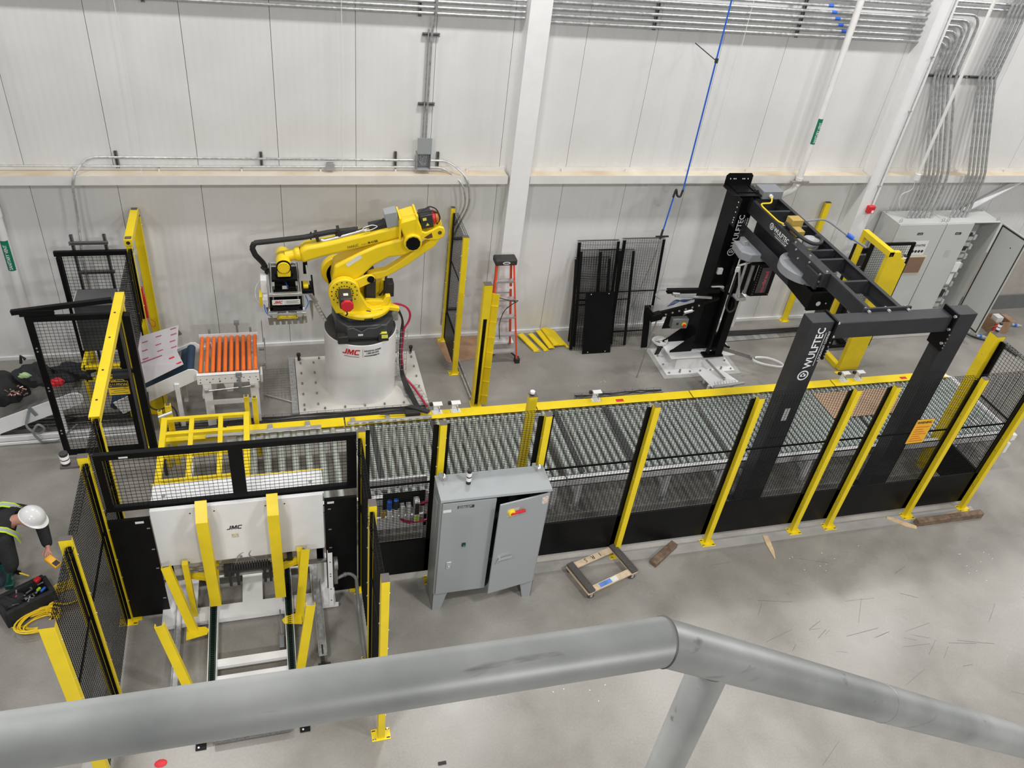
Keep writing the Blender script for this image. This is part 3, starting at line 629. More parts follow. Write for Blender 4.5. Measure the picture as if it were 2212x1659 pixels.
# infeed header frame above the dispenser
t = thing('header_frame', 'long black mesh header frame over the white pallet dispenser', 'frame', (2.97, -5.03, 1.66))
m = MB(); m.box(1.76, 4.19, -5.05, -5.0, 2.35, 2.42); m.build('top_rail', BLK, t, bevel=0.004)
m = MB(); m.box(1.76, 4.19, -5.05, -5.0, 1.66, 1.72); m.build('bottom_rail', BLK, t, bevel=0.004)
for a, b in ((1.76, 1.83), (2.95, 3.085), (4.09, 4.19)):
    m = MB(); m.box(a, b, -5.047, -5.003, 1.72, 2.35); m.build('upright', BLK, t, bevel=0.003)
for a, b in ((1.83, 2.95), (3.085, 4.09)):
    m = MB(); n = int(round((b-a)/0.0455))
    for i in range(1, n): xx = a+(b-a)*i/n; m.box(xx-0.0017, xx+0.0017, -5.027, -5.0236, 1.72, 2.35)
    for i in range(1, 14): zz = 1.72+0.63*i/14; m.box(a, b, -5.0236, -5.020, zz-0.0017, zz+0.0017)
    m.build('wire_mesh', WIR, t, smooth=False)
m = MB(); m.box(1.98, 2.06, -5.052, -5.051, 2.365, 2.385); m.build('sticker', STK, t, smooth=False)
for x0, x1, l in ((1.745, 2.135, 'solid black guard panel left of the white pallet dispenser'), (3.845, 4.185, 'solid black guard panel right of the white pallet dispenser')):
    t = thing('guard_panel', l, 'guard panel', ((x0+x1)/2, -5.08, 0.02), 'solid black guard panels flanking the dispenser')
    m = MB(); m.box(x0, x1, -5.084, -5.079, 0.03, 1.56); m.box(x0, x0+0.004, -5.079, -5.05, 0.03, 1.56); m.box(x0, x1, -5.079, -5.05, 1.556, 1.56); m.build('sheet', BLK, t, smooth=False)
    m = MB(); m.box(x0+(0.25 if x0 < 3 else 0.03), x0+(0.33 if x0 < 3 else 0.10), -5.0855, -5.084, 1.50, 1.53); m.build('sticker', STK, t, smooth=False)
    m = MB(); xx = x1-0.03 if x0 < 3 else x0+0.05
    for z in (0.3, 0.8, 1.1, 1.42): m.obox((xx, -5.086, z), (0.015, 0, 0), (0, 0.002, 0), (0, 0, 0.006))
    m.build('screws', ALU, t)
    m = MB(); m.box(x0+(0.0 if x0 < 3 else x1-x0-0.09), x0+(0.09 if x0 < 3 else x1-x0), -5.11, -5.05, 0.0, 0.03); m.build('foot', YEL, t)
# fence stub to the wall at x = 6.17 with cardboard
post(6.165, -0.12, 2.46, 'yellow fence post against the wall right of the robot', w=0.06, d=0.06)
post(6.17, -1.05, 2.46, 'yellow fence post with bolted foot right of the robot', w=0.085, d=0.06)
panel((6.165, -0.17), (6.165, -1.0), 0.09, 2.42, 'black mesh fence panel between robot and stepladder', kick=0.62, midz=1.6, out=(-1, 0), chan=0.07)
post(6.27, -4.38, 2.20, 'yellow light curtain post rising through the roller conveyor line', w=0.10, d=0.08, base=True)
m = MB(); m.cyl((6.26, -4.38, 2.207), (6.26, -4.38, 2.23), 0.022, n=12); tag(m.build('lamp_base', RUB), 'black base of the small lamp on the yellow light curtain post', 'lamp')
m = MB(); m.cyl((6.26, -4.38, 2.231), (6.26, -4.38, 2.26), 0.028, n=12); tag(m.build('muting_lamp', TXW), 'small white lamp on the yellow light curtain post', 'lamp')
# free-standing light curtain column
t = thing('light_curtain_column', 'tall yellow light curtain column left of the orange stepladder', 'column guard', (6.33, -1.85, 0))
m = MB(); m.box(6.27, 6.275, -1.93, -1.82, 0.01, 2.17); m.box(6.27, 6.385, -1.825, -1.82, 0.01, 2.17); m.box(6.38, 6.385, -1.93, -1.82, 0.01, 2.17); m.box(6.27, 6.30, -1.935, -1.93, 0.01, 2.17); m.box(6.355, 6.385, -1.935, -1.93, 0.01, 1.62); m.box(6.30, 6.385, -1.935, -1.93, 1.62, 2.17); m.build('housing', YEL, t, smooth=False)
m = MB(); m.box(6.305, 6.35, -1.90, -1.86, 0.03, 1.60); m.build('light_curtain_strip', BLK, t, bevel=0.003)
m = MB(); m.prism([(0.01, -1.935), (0.01, -1.935)], 'xy', 0, 0.01) if False else None
m = MB(); m.obox((6.44, -1.90, 1.02), (0.06, -0.035, 0), (0, 0, 1.0), (0.0012, 0.002, 0)); 
for k in range(7): m.obox((6.435, -1.91, 0.2+0.27*k), (0.055, -0.035, 0.012), (0.0, 0, 0.006), (0.004, 0.008, 0))
m.build('open_door', YEL, t, smooth=False)
m = MB(); m.box(6.27, 6.385, -1.93, -1.825, 2.17, 2.176); m.build('top_cap', CAP, t)
m = MB(); m.box(6.25, 6.42, -1.95, -1.80, 0, 0.01); m.build('base_plate', YEL, t)
# cardboard
m = MB(); m.prism([(6.02, -0.10), (6.10, -0.72), (6.14, -0.78), (6.62, -0.70), (6.76, -0.06), (6.40, -0.04)], 'xy', 0.001, 0.006)
tag(m.build('cardboard_sheet', CRD, smooth=False), 'brown cardboard sheet on the floor by the mesh panel right of the robot', 'cardboard')
for k in range(2):
    m = MB(); m.tube([(6.25+0.05*k, -0.75, 0.03), (6.29+0.05*k, -1.75, 0.03)], 0.016, n=8)
    tag(m.build('floor_conduit', GAL), ('left' if k == 0 else 'right')+' one of two floor conduits right of the yellow fence foot', 'conduit', 'floor conduits beside the fence foot')
strut((6.17, -0.12, 1.93), (6.45, -0.12, 1.93), 'horizontal strut stub on the wall just right of the mesh panel')
strut((6.17, -0.12, 0.62), (6.45, -0.12, 0.62), 'low strut stub on the wall just right of the mesh panel')
# right end fence x = 13.0
t = post(12.97, -4.16, H, 'wide yellow post at the conveyor end right of the gantry', w=0.14, d=0.15)
panel((13.0, -4.25), (13.0, -4.99), 0.09, 2.45, 'black mesh panel closing the right end of the fence', kick=0.66, midz=1.59, out=(1, 0), dx=0.05, dz=0.045)
beacon(13.0, -4.10, H+0.007, 'small black and white beacon on the wide yellow post at right', 0.025)
m = MB(); m.box(13.03, 13.10, -5.10, -5.04, 1.35, 1.45); m.box(13.03, 13.08, -5.10, -5.04, 1.12, 1.30)
tag(m.build('switch_box', STK, bevel=0.004), 'pale switch boxes on the outside of the right corner post', 'switch')
# yellow gateway on the right
t = thing('gateway_frame', 'yellow gateway frame with one wide post in front of the grey cabinets', 'frame', (13.05, -1.4, 0))
m = MB(); m.box(12.99, 13.07, -1.04, -0.96, 0.01, 2.30); m.build('narrow_post', YEL, t, bevel=0.003)
m = MB(); m.prism([(13.0, 0.01), (13.40, 0.01), (13.40, 2.16), (13.36, 2.18), (13.34, 2.24), (13.26, 2.26), (13.22, 2.38), (13.0, 2.38)], 'xz', -1.72, -1.64); m.build('wide_post', YEL, t, smooth=False)
m = MB(); m.box(12.99, 13.09, -1.72, -0.96, 2.30, 2.40); m.build('header', YEL, t, bevel=0.003)
m = MB(); m.cyl((13.04, -1.722, 2.33), (13.04, -1.725, 2.33), 0.022, n=12); m.build('bolt_hole', TXB, t)
m = MB(); m.box(12.98, 13.08, -1.64, -1.04, 0.0, 0.09); m.build('threshold', YEL, t, bevel=0.004)
m = MB(); m.box(12.90, 13.02, -1.80, -1.745, 0.0, 0.012); m.build('base_plate', YEL, t)
beacon(13.36, -1.68, 2.165, 'black and white beacon on the yellow gateway frame at right', 0.03)
gate_leaf(13.14, 14.02, -1.12, 0.07, 2.22, 'black framed mesh gate behind the yellow gateway at right', w=0.05, sq=0.045)
# yellow post near the wall right of the pillar
post(12.84, -0.08, 2.46, 'yellow fence post against the wall right of the dark gantry pillar', w=0.10, d=0.06)

# ================================================================ ROLLER CONVEYORS
def conveyor(x0, x1, pitch, r, label, legs, name='roller_conveyor', yn=-4.25, yf=-2.66, zt=0.595, guard=True):
    t = thing(name, label, 'conveyor', ((x0+x1)/2, (yn+yf)/2, 0), 'pallet roller conveyors')
    n = int((x1-x0)/pitch); off = ((x1-x0)-(n-1)*pitch)/2
    base = None
    for i in range(n):
        x = x0+off+i*pitch
        if base is None:
            m = MB(); m.cyl((x, yn+0.11, zt-r), (x, yf-0.16, zt-r), r, n=16)
            m.cyl((x, yn+0.06, zt-r), (x, yn+0.11, zt-r), r*0.4, n=8); m.cyl((x, yf-0.16, zt-r), (x, yf-0.10, zt-r), r*0.4, n=8)
            base = m.build('roller', ZNC, t); X0 = x
        else:
            c = base.copy(); COL.objects.link(c); c.parent = t; c.location.x += (x-X0)
    m = MB(); m.box(x0, x1, yn, yn+0.012, zt-0.11, zt+0.015); m.box(x0, x1, yn, yn+0.07, zt+0.005, zt+0.015); m.box(x0, x1, yn, yn+0.06, zt-0.11, zt-0.10); m.build('near_rail', WHT, t, smooth=False)
    m = MB(); m.box(x0, x1, yf-0.17, yf, zt+0.01, zt+0.02); m.box(x0, x1, yf-0.005, yf, zt-0.16, zt+0.01); m.build('chain_guard', YEL, t, smooth=False)
    m = MB(); m.box(x0, x1, yf-0.19, yf-0.175, zt-0.12, zt-0.04); m.build('far_rail', WHT, t, smooth=False)
    for x in legs:
        m = MB()
        m.box(x-0.035, x+0.035, yn+0.02, yn+0.08, 0.06, zt-0.11); m.box(x-0.035, x+0.035, yf-0.08, yf-0.02, 0.06, zt-0.16); m.box(x-0.02, x+0.02, yn+0.08, yf-0.08, 0.2, 0.26); m.build('leg_frame', WHT, t, bevel=0.003)
        m = MB(); m.box(x-0.06, x+0.06, yn-0.01, yn+0.11, 0, 0.012); m.cyl((x, yn+0.05, 0.012), (x, yn+0.05, 0.06), 0.012, n=8); m.build('levelling_foot', GAL, t); m = MB(); m.box(x-0.06, x+0.06, yf-0.11, yf+0.01, 0, 0.012); m.cyl((x, yf-0.05, 0.012), (x, yf-0.05, 0.06), 0.012, n=8); m.build('levelling_foot', GAL, t)
    return t
conveyor(4.28, 6.98, 0.105, 0.037, 'white framed roller conveyor behind the grey control cabinet', (4.5, 6.0, 6.85))
conveyor(7.0, 9.46, 0.105, 0.037, 'white framed roller conveyor left of the dark gantry left leg', (7.2, 8.5, 9.35))
conveyor(9.48, 11.98, 0.088, 0.032, 'white framed roller conveyor under the dark wrapping gantry', (9.75, 10.75, 11.8))
tL = conveyor(12.0, 14.22, 0.088, 0.032, 'last white framed roller conveyor at the right end', (12.2, 13.3, 14.1))
m = MB(); m.box(14.22, 14.30, -4.25, -2.83, 0.40, 0.61); m.prism([(13.9, -2.66), (14.05, -2.66), (14.30, -2.85), (14.22, -2.85)], 'xy', 0.60, 0.617); m.build('end_stop', WHT, tL, smooth=False)
# wear strips / dark gaps seen between rollers
for (x, l) in ((4.62, 'left of three dark wear strips between the rollers behind the cabinet'), (5.45, 'middle of three dark wear strips between the rollers behind the cabinet'), (7.25, 'dark wear strip between the rollers right of the grey cabinet'), (8.02, 'dark wear strip between the rollers above the dolly')):
    m = MB(); m.box(x-0.035, x+0.035, -4.12, -2.86, 0.575, 0.597)
    tag(m.build('wear_strip', mat('dark_strip', (0.05, 0.052, 0.05), 0.6), smooth=False), l, 'strip')
tC = conveyor(2.75, 4.26, 0.17, 0.045, 'roller conveyor with thick rollers behind the white pallet dispenser', (2.9, 4.1))
# sensor brackets
for (x, l) in ((5.55, 'white sensor bracket on the yellow guard, left of the pair near the robot'), (5.81, 'white sensor bracket on the yellow guard, right of the pair near the robot'), (7.93, 'single white sensor bracket on the yellow guard behind the mid conveyor'),
               (12.22, 'left of the paired white sensor brackets under the yellow gateway'), (12.50, 'right of the paired white sensor brackets under the yellow gateway')):
    t = thing('sensor_bracket', l, 'bracket', (x, -2.70, 0.61), 'white sensor brackets on the yellow conveyor guard')
    m = MB(); m.box(x-0.07, x+0.07, -2.75, -2.66, 0.616, 0.62); m.box(x-0.045, x+0.045, -2.66, -2.655, 0.62, 0.76); m.box(x-0.065, x+0.065, -2.74, -2.655, 0.76, 0.765); m.build('bent_plate', WHT, t, bevel=0.002)
    m = MB(); m.tube([(x-0.1, -2.64, 0.72), (x-0.02, -2.63, 0.68), (x+0.03, -2.67, 0.66), (x+0.02, -2.74, 0.65)], 0.004, n=5, rnd=0.03); m.box(x-0.1, x-0.06, -2.67, -2.63, 0.7, 0.74); m.build('photo_eye', RUB, t)
# cardboard pieces on the conveyor
m = MB(); m.box(11.5, 12.9, -3.55, -2.95, 0.598, 0.606); tag(m.build('cardboard_sheet', mat('tan_corrugate', (0.50, 0.34, 0.23), 0.8), smooth=False), 'flat tan cardboard sheet on the rollers between the gantry legs', 'cardboard')
for (x, l) in ((7.93, 'red warning label on the yellow guard behind the mid conveyor'), (12.98, 'red warning label on the yellow guard near the right end')):
    m = MB(); m.box(x+0.3, x+0.42, -2.79, -2.73, 0.6155, 0.617); tag(m.build('warning_label', RED, smooth=False), l, 'label')
# ================================================================ PALLET DISPENSER
t = thing('pallet_dispenser', 'white pallet dispenser with yellow lift arms under the black header frame', 'pallet dispenser', (2.98, -5.0, 0))
m = MB(); m.box(2.15, 3.83, -5.112, -5.106, 0.84, 1.68); m.box(2.15, 3.83, -5.106, -5.065, 1.674, 1.68); m.box(2.15, 2.156, -5.106, -5.06, 0.84, 1.674); m.box(3.824, 3.83, -5.106, -5.06, 0.84, 1.674)
m.build('front_shroud', WHT, t, bevel=0.003)
m = MB(); m.box(2.13, 3.85, -4.99, -4.62, 1.56, 1.572); m.box(2.13, 3.85, -4.99, -4.984, 1.50, 1.56); m.build('top_cover', WHT, t, bevel=0.003)
m = MB(); m.box(2.15, 3.83, -4.98, -4.64, 0.50, 1.56); m.build('housing', mat('cream_steel', (0.66, 0.64, 0.61), 0.45), t, bevel=0.003)  # housing sheet in its own cream colour
m = MB(); m.box(2.15, 3.83, -5.046, -4.992, 1.60, 1.612); m.box(2.15, 3.83, -4.992, -4.984, 1.50, 1.60); m.build('upper_lip', WHT, t, bevel=0.002)
m = MB(); m.box(2.16, 3.82, -5.063, -5.048, 1.55, 1.64); m.build('black_rail', BLK, t, smooth=False)
m = MB(); m.box(2.12, 3.86, -4.625, -4.612, 1.545, 1.575); m.build('rear_edge_trim', YEL, t)
m = MB()
for x, z in ((2.52, 1.60), (2.75, 1.60), (3.25, 1.60), (3.44, 1.60)): m.cyl((x, -5.1125, z), (x, -5.1135, z), 0.009, n=8)
m.build('bolt_holes', TXB, t)
m = MB()
for x in (2.42, 2.95, 3.6): m.cyl((x, -5.112, 0.87), (x, -5.125, 0.87), 0.013, n=8)
for x in (2.25, 3.72): m.cyl((x, -4.80, 1.572), (x, -4.80, 1.582), 0.018, n=8)
m.build('screws', STL, t)
jmc(t, 0.055, TXB, lambda x, y, z: (2.845+x, -5.1135-z, 1.30+y))
m = MB(); m.box(2.885, 2.955, -5.1128, -5.112, 1.17, 1.23); m.build('sticker', mat('sticker_buff', (0.60, 0.55, 0.42), 0.6, var=0.3, scale=60), t)
# perimeter base frame with two windows (lying low, floor seen through it)
m = MB()
for x0, x1, y0, y1 in ((2.06, 3.92, -5.30, -5.12), (2.06, 3.92, -4.72, -4.55), (2.06, 2.42, -5.12, -4.72), (2.90, 3.12, -5.12, -4.72), (3.66, 3.92, -5.12, -4.72)): m.box(x0, x1, y0, y1, 0.075, 0.095)
m.box(2.02, 3.95, -5.31, -5.30, 0.03, 0.10); m.build('base_frame', WHT, t, smooth=False)
for x in (2.2, 3.78):
    m = MB(); m.box(x-0.04, x+0.04, -4.98, -4.90, 0.02, 0.72); m.build('leg', WHT, t, bevel=0.004)
    m = MB(); m.box(x-0.04, x+0.04, -4.70, -4.64, 0.02, 0.72); m.build('leg', WHT, t, bevel=0.004)
    m = MB(); m.cyl((x, -5.26, 0), (x, -5.26, 0.075), 0.03, n=10); m.build('foot', RUB, t)
# two long yellow arms
for x in (2.645, 3.325):
    m = MB(); m.box(x-0.056, x+0.056, -5.32, -5.312, 0.34, 1.66); m.box(x+0.049, x+0.056, -5.312, -5.22, 0.34, 1.62); m.box(x-0.056, x-0.049, -5.312, -5.25, 0.34, 1.62)
    m.prism([(-5.32, 1.66), (-5.312, 1.66), (-5.15, 1.795), (-5.15, 1.805), (-5.16, 1.805)], 'yz', x-0.056, x+0.056); m.box(x-0.047, x+0.047, -5.15, -5.113, 1.60, 1.80) if False else None
    m.build('lift_arm', YEL, t, smooth=False)
    m = MB(); m.box(x-0.06, x+0.045, -5.22, -4.98, 0.80, 0.86); m.box(x+0.02, x+0.06, -5.22, -5.0, 0.62, 0.70); m.build('arm_bracket', YEL, t, bevel=0.003)
# mechanism between the arms
m = MB(); m.cyl((2.5, -5.10, 0.70), (3.6, -5.10, 0.70), 0.018, n=8); m.cyl((2.75, -5.14, 0.62), (3.3, -5.14, 0.62), 0.022, n=8); m.box(2.12, 3.85, -5.02, -4.985, 0.48, 0.52); m.build('drive_shafts', STL, t)
m = MB()
for k in range(15): m.box(2.84+k*0.026, 2.858+k*0.026, -5.20, -5.13, 0.74, 0.79)
m.box(2.83, 3.24, -5.20, -5.13, 0.72, 0.745)
for x in (2.80, 2.88, 3.16, 3.22): m.box(x, x+0.03, -5.19, -5.15, 0.48, 0.74)
m.box(3.42, 3.48, -5.16, -5.08, 0.70, 0.82); m.box(2.76, 2.86, -5.17, -5.1, 0.62, 0.76); m.build('cable_chain', RUB, t, smooth=False)
m = MB(); m.tube([(2.88, -5.15, 0.76), (2.92, -5.13, 0.9), (3.0, -5.1, 0.93)], 0.005, n=5, rnd=0.05); m.tube([(3.1, -5.13, 0.8), (3.02, -5.12, 0.88), (3.08, -5.1, 0.97)], 0.006, n=5, rnd=0.04); m.tube([(2.5, -5.13, 0.72), (2.36, -5.12, 0.74)], 0.012, n=6); m.tube([(3.5, -5.12, 0.76), (3.6, -5.12, 0.78)], 0.012, n=6); m.build('cables_and_fittings', STL, t)
m = MB()
for x, d in ((2.40, 1), (3.56, -1)):
    m.box(x-0.03, x+0.03, -5.24, -5.18, 0.10, 0.98)
m.build_each('guide_upright', YEL, t, bevel=0.003)
m = MB(); m.bar((2.42, -5.13, 0.68), (2.62, -5.2, 0.68), 0.06); m.bar((3.36, -5.2, 0.72), (3.56, -5.13, 0.72), 0.06); m.build('cross_link', YEL, t, bevel=0.003)
# flared pallet guides
def guide(top, bot, s, tt):
    """slanted channel plate, folded edges"""
    P1, B = Vector(top), Vector(bot); d = (P1-B).normalized(); c = (P1+B)/2; h = (P1-B).length/2; w = Vector((1, 0, 0)); w = (w-d*w.dot(d)).normalized(); n = d.cross(w).normalized(); n = n if n.y < 0 else -n
    m = MB(); m.obox(c, d*h, w*0.045, n*0.003); m.obox(c+w*0.042*s-n*0.025, d*h, w*0.003, n*0.025); m.obox(c-w*0.042*s-n*0.025, d*h, w*0.003, n*0.025)
    m.build('pallet_guide', YEL, tt, smooth=False)
guide((2.22, -5.28, 1.02), (2.42, -5.50, 0.08), 1, t); guide((3.62, -5.26, 1.02), (3.50, -5.49, 0.08), -1, t)
m = MB(); m.prism([(2.33, -5.42), (2.52, -5.44), (2.56, -5.48), (2.54, -5.54), (2.33, -5.58)], 'xy', 0.16, 0.168); m.prism([(3.53, -5.42), (3.37, -5.44), (3.32, -5.49), (3.34, -5.54), (3.53, -5.58)], 'xy', 0.16, 0.168); m.build_each('guide_tab', YEL, t, smooth=False)
# near pallet guides are separate
for (xb, xt, s, l) in ((2.33, 2.18, 1, 'flared yellow pallet guide nearest the handrail on the left of the chain rails'), (3.53, 3.60, -1, 'flared yellow pallet guide nearest the handrail on the right of the chain rails')):
    g = thing('pallet_guide_post', l, 'pallet guide', (xb, -6.1, 0), 'near pallet guides'); guide((xt+0.03, -6.0, 1.02), (xb+0.07*s, -6.18, 0.03), s, g)
    m = MB(); m.box(xb-0.08, xb+0.14*s+0.04, -6.26, -6.12, 0, 0.03); m.build('foot', YEL, g, bevel=0.003)
# chain conveyor on the floor
t = thing('chain_conveyor', 'low white two-strand chain conveyor running under the handrail', 'conveyor', (3.0, -5.8, 0))
for x in (2.60, 3.40):
    m = MB(); m.box(x-0.045, x-0.038, -6.62, -4.75, 0.05, 0.17); m.box(x+0.038, x+0.045, -6.62, -4.75, 0.05, 0.17); m.box(x-0.04, x+0.04, -6.62, -4.75, 0.05, 0.06); m.build('side_rail', WHT, t, smooth=False)
    m = MB(); m.box(x-0.034, x+0.034, -6.6, -4.75, 0.13, 0.155); m.build('chain_guide', CHN, t, smooth=False)
    m = MB()
    for k in range(72): m.box(x-0.02, x+0.02, -6.59+k*0.0254, -6.578+k*0.0254, 0.155, 0.168)
    m.build('chain', BLK, t, smooth=False)
for y in (-6.10, -5.90):
    m = MB(); m.box(2.645, 3.355, y-0.045, y+0.045, 0.09, 0.14); m.build('cross_member', WHT, t, bevel=0.003)
m = MB(); m.box(2.62, 3.36, -6.75, -6.64, 0.04, 0.10); m.build('end_tread_plate', mat('grey_tread_plate', (0.22, 0.22, 0.215), 0.45, metal=0.4, var=0.35, scale=50, bump=0.5), t, bevel=0.003)
m = MB(); m.cyl((2.99, -6.70, 0.10), (2.99, -6.70, 0.12), 0.014, n=10); m.build('end_bolt', ALU, t)
for x in (2.50, 3.49):
    m = MB(); m.box(x-0.05, x+0.05, -6.76, -6.62, 0.0, 0.015); m.build('foot_plate', BLK, t, bevel=0.003)
    m = MB(); m.box(x-0.04, x+0.11 if x < 3 else x+0.04, -6.70, -6.64, 0.03, 0.08); m.cyl((x-0.02, -6.74, 0.015), (x-0.02, -6.74, 0.03), 0.012, n=6); m.build('end_clamp', ALU, t, bevel=0.003)
m = MB(); m.tube([(3.30, -5.30, 0.1), (3.31, -5.5, 0.16), (3.31, -5.62, 0.1)], 0.008, n=6, rnd=0.04); m.box(3.28, 3.33, -5.78, -5.62, 0.02, 0.08); tag(m.build('hand_pendant', MGR, bevel=0.006), 'grey pendant with black cord hanging beside the right chain rail', 'pendant')
# silver side rails on the floor
t = thing('limit_rail', 'long silver floor rail with slotted end right of the chain rails', 'rail', (3.78, -5.5, 0))
m = MB(); m.box(3.68, 3.685, -5.98, -4.8, 0.10, 0.16); m.box(3.765, 3.77, -5.98, -4.8, 0.10, 0.16); m.box(3.68, 3.77, -5.98, -4.8, 0.10, 0.104); m.build('channel', GAL, t, smooth=False)
m = MB(); m.box(3.716, 3.734, -5.96, -5.84, 0.1045, 0.106); m.build('slot', TXB, t)
m = MB(); m.box(3.67, 3.80, -6.10, -6.02, 0.0, 0.03); m.cyl((3.70, -6.06, 0.03), (3.70, -6.06, 0.05), 0.02, n=8); m.cyl((3.78, -6.06, 0.03), (3.78, -6.06, 0.05), 0.02, n=8); m.box(3.70, 3.74, -6.04, -5.95, 0.02, 0.1); m.build('foot', RUB, t, bevel=0.003)
t = thing('limit_rail', 'silver floor rail hidden behind the yellow guides left of the chain rails', 'rail', (2.2, -5.5, 0))
m = MB(); m.box(2.20, 2.205, -6.10, -4.9, 0.08, 0.13); m.box(2.26, 2.265, -6.10, -4.9, 0.08, 0.13); m.box(2.20, 2.265, -6.10, -4.9, 0.08, 0.084); m.build('channel', GAL, t, smooth=False)
m = MB(); m.box(2.19, 2.27, -6.2, -6.1, 0, 0.03); m.cyl((2.23, -6.16, 0.03), (2.23, -6.16, 0.05), 0.018, n=8); m.build('foot', RUB, t)
t = thing('upright_slotted_bar', 'slim white slotted upright beside the right black guard panel', 'bracket', (3.87, -5.3, 0))
m = MB(); m.box(3.845, 3.895, -5.34, -5.33, 0.10, 1.0); m.box(3.845, 3.85, -5.33, -5.29, 0.1, 1.0); m.build('slotted_angle', WHT, t, smooth=False)
m = MB()
for z in (0.2, 0.4, 0.62, 0.66, 0.86): m.cyl((3.87, -5.341, z), (3.87, -5.343, z), 0.008, n=8)
m.build('slots', TXB, t)
m = MB(); m.lathe((3.935, -5.25, 0.72), (1, 0, 0), [(0.03, -0.02), (0.075, -0.02), (0.075, 0.02), (0.03, 0.02)], n=18); m.box(3.91, 3.95, -5.28, -5.2, 0.4, 0.66); m.build('pulley', STL, t)
m = MB(); m.tube([(3.92, -5.25, 0.45), (4.08, -5.2, 0.47), (4.16, -5.24, 0.42), (4.17, -5.35, 0.03), (4.17, -6.2, 0.03)], 0.02, n=10, rnd=0.12); m.cyl((4.02, -5.22, 0.465), (4.05, -5.21, 0.468), 0.026, n=10)
tag(m.build('flexible_conduit', mat('dull_grey_conduit', (0.24, 0.24, 0.235), 0.5, metal=0.3)), 'grey bent conduit from the right guard panel down along the floor', 'conduit')

# yellow lift cage behind the dispenser
t = thing('pallet_lift_frame', 'yellow grid frame over the conveyor behind the header frame', 'frame', (2.55, -3.4, 0))
m = MB(); xs = (2.06, 2.42, 2.75, 3.03)
for x in (2.06, 3.03): m.box(x-0.035, x+0.035, -4.15, -2.88, 0.97, 1.03)
for x in (2.38, 2.72): m.box(x-0.028, x+0.028, -4.15, -2.88, 0.98, 1.02)
for y in (-2.90, -3.18, -3.56, -4.0): m.box(2.03, 3.06, y-0.025, y+0.025, 0.975, 1.025)
m.build('grid', YEL, t, bevel=0.003)
for (x, y, h, wx, wy) in ((1.98, -2.66, 0.96, 0.05, 0.05), (2.08, -2.62, 1.02, 0.07, 0.06), (3.03, -2.60, 1.06, 0.06, 0.06), (3.13, -2.60, 1.03, 0.06, 0.05), (2.00, -3.98, 0.85, 0.06, 0.05), (2.12, -4.05, 0.80, 0.06, 0.05), (3.06, -4.0, 0.78, 0.06, 0.05), (3.18, -3.92, 0.86, 0.06, 0.05)):
    m = MB(); m.box(x-wx/2, x+wx/2, y-wy/2, y+wy/2, 0.605 if (x > 2.7 and y < -3) else 0.0, h); lg = m.build('guide_upright', YEL, t, bevel=0.003)
    m = MB(); m.box(x-wx/2+0.01, x+wx/2-0.01, y-wy/2+0.008, y+wy/2-0.008, h+0.001, h+0.006); m.build('end_cap', CAP, lg)
m = MB(); m.cyl((1.96, -2.72, 0.90), (2.12, -2.66, 0.92), 0.025, n=10); m.build('roller_pin', ALU, t)
# dispenser side roller/rail remnants visible through the frame
m = MB(); m.box(2.28, 2.36, -4.6, -2.95, 0.50, 0.60); tag(m.build('side_beam', WHT, bevel=0.003), 'white beam under the yellow grid frame behind the dispenser', 'beam')
m = MB(); m.box(1.98, 2.72, -2.86, -2.66, 0.56, 0.61); tag(m.build('cover_plate', YEL, bevel=0.003), 'yellow cover plate under the yellow grid frame', 'cover')
m = MB(); m.box(2.5, 3.95, -2.87, -2.80, 0.625, 0.64)
for x in (3.3, 3.78): m.box(x-0.03, x+0.03, -2.81, -2.71, 0.625, 0.645)
tag(m.build('guide_strip', ALU, bevel=0.002), 'short light grey guide strip on the yellow guard behind the header frame', 'guide strip')
m = MB(); m.box(4.30, 5.45, -2.83, -2.79, 0.62, 0.65)
for x in (4.38, 4.85): m.box(x-0.03, x+0.03, -2.80, -2.71, 0.62, 0.645)
tag(m.build('guide_strip', ALU, bevel=0.002), 'long light grey guide strip on the yellow guard below the robot', 'guide strip')
m = MB(); m.cyl((4.75, -2.70, 0.66), (5.15, -2.72, 0.66), 0.014, n=8); m.box(5.10, 5.30, -2.76, -2.68, 0.62, 0.68); m.prism([(5.1, -2.62), (5.4, -2.78), (5.44, -2.74), (5.2, -2.60)], 'xy', 0.66, 0.70)
tag(m.build('pallet_stop_cylinder', RUB, bevel=0.002), 'black pneumatic pallet stop on the guide strip below the robot', 'stop')

# ================================================================ GREY CONTROL CABINET
t = thing('control_cabinet', 'grey two-door control cabinet with red handle, right door ajar', 'cabinet', (5.6, -5.33, 0))
CX0, CX1, CY0, CY1, CZ0, CZ1 = 5.0, 6.205, -5.52, -5.17, 0.30, 1.84
m = MB(); m.box(CX0, CX1, CY1-0.004, CY1, CZ0, CZ1); m.box(CX0, CX0+0.004, CY0, CY1-0.004, CZ0, CZ1); m.box(CX1-0.004, CX1, CY0, CY1-0.004, CZ0, CZ1); m.box(CX0+0.004, CX1-0.004, CY0, CY1-0.004, CZ0, CZ0+0.004)
m.box(CX0+0.004, CX0+0.035, CY0, CY0+0.004, CZ0+0.004, CZ1); m.box(CX1-0.035, CX1-0.004, CY0, CY0+0.004, CZ0+0.004, CZ1); m.box(CX0+0.035, CX1-0.035, CY0, CY0+0.004, CZ1-0.04, CZ1); m.build('enclosure_body', GRY, t, smooth=False)
m = MB(); m.prism([(CY0-0.02, CZ1), (CY1, CZ1), (CY1, CZ1+0.008), (CY0-0.02, CZ1+0.005), (CY0-0.03, CZ1-0.018), (CY0-0.025, CZ1-0.018)], 'yz', CX0-0.005, CX1+0.005); m.build('drip_top', GRY, t, smooth=False)
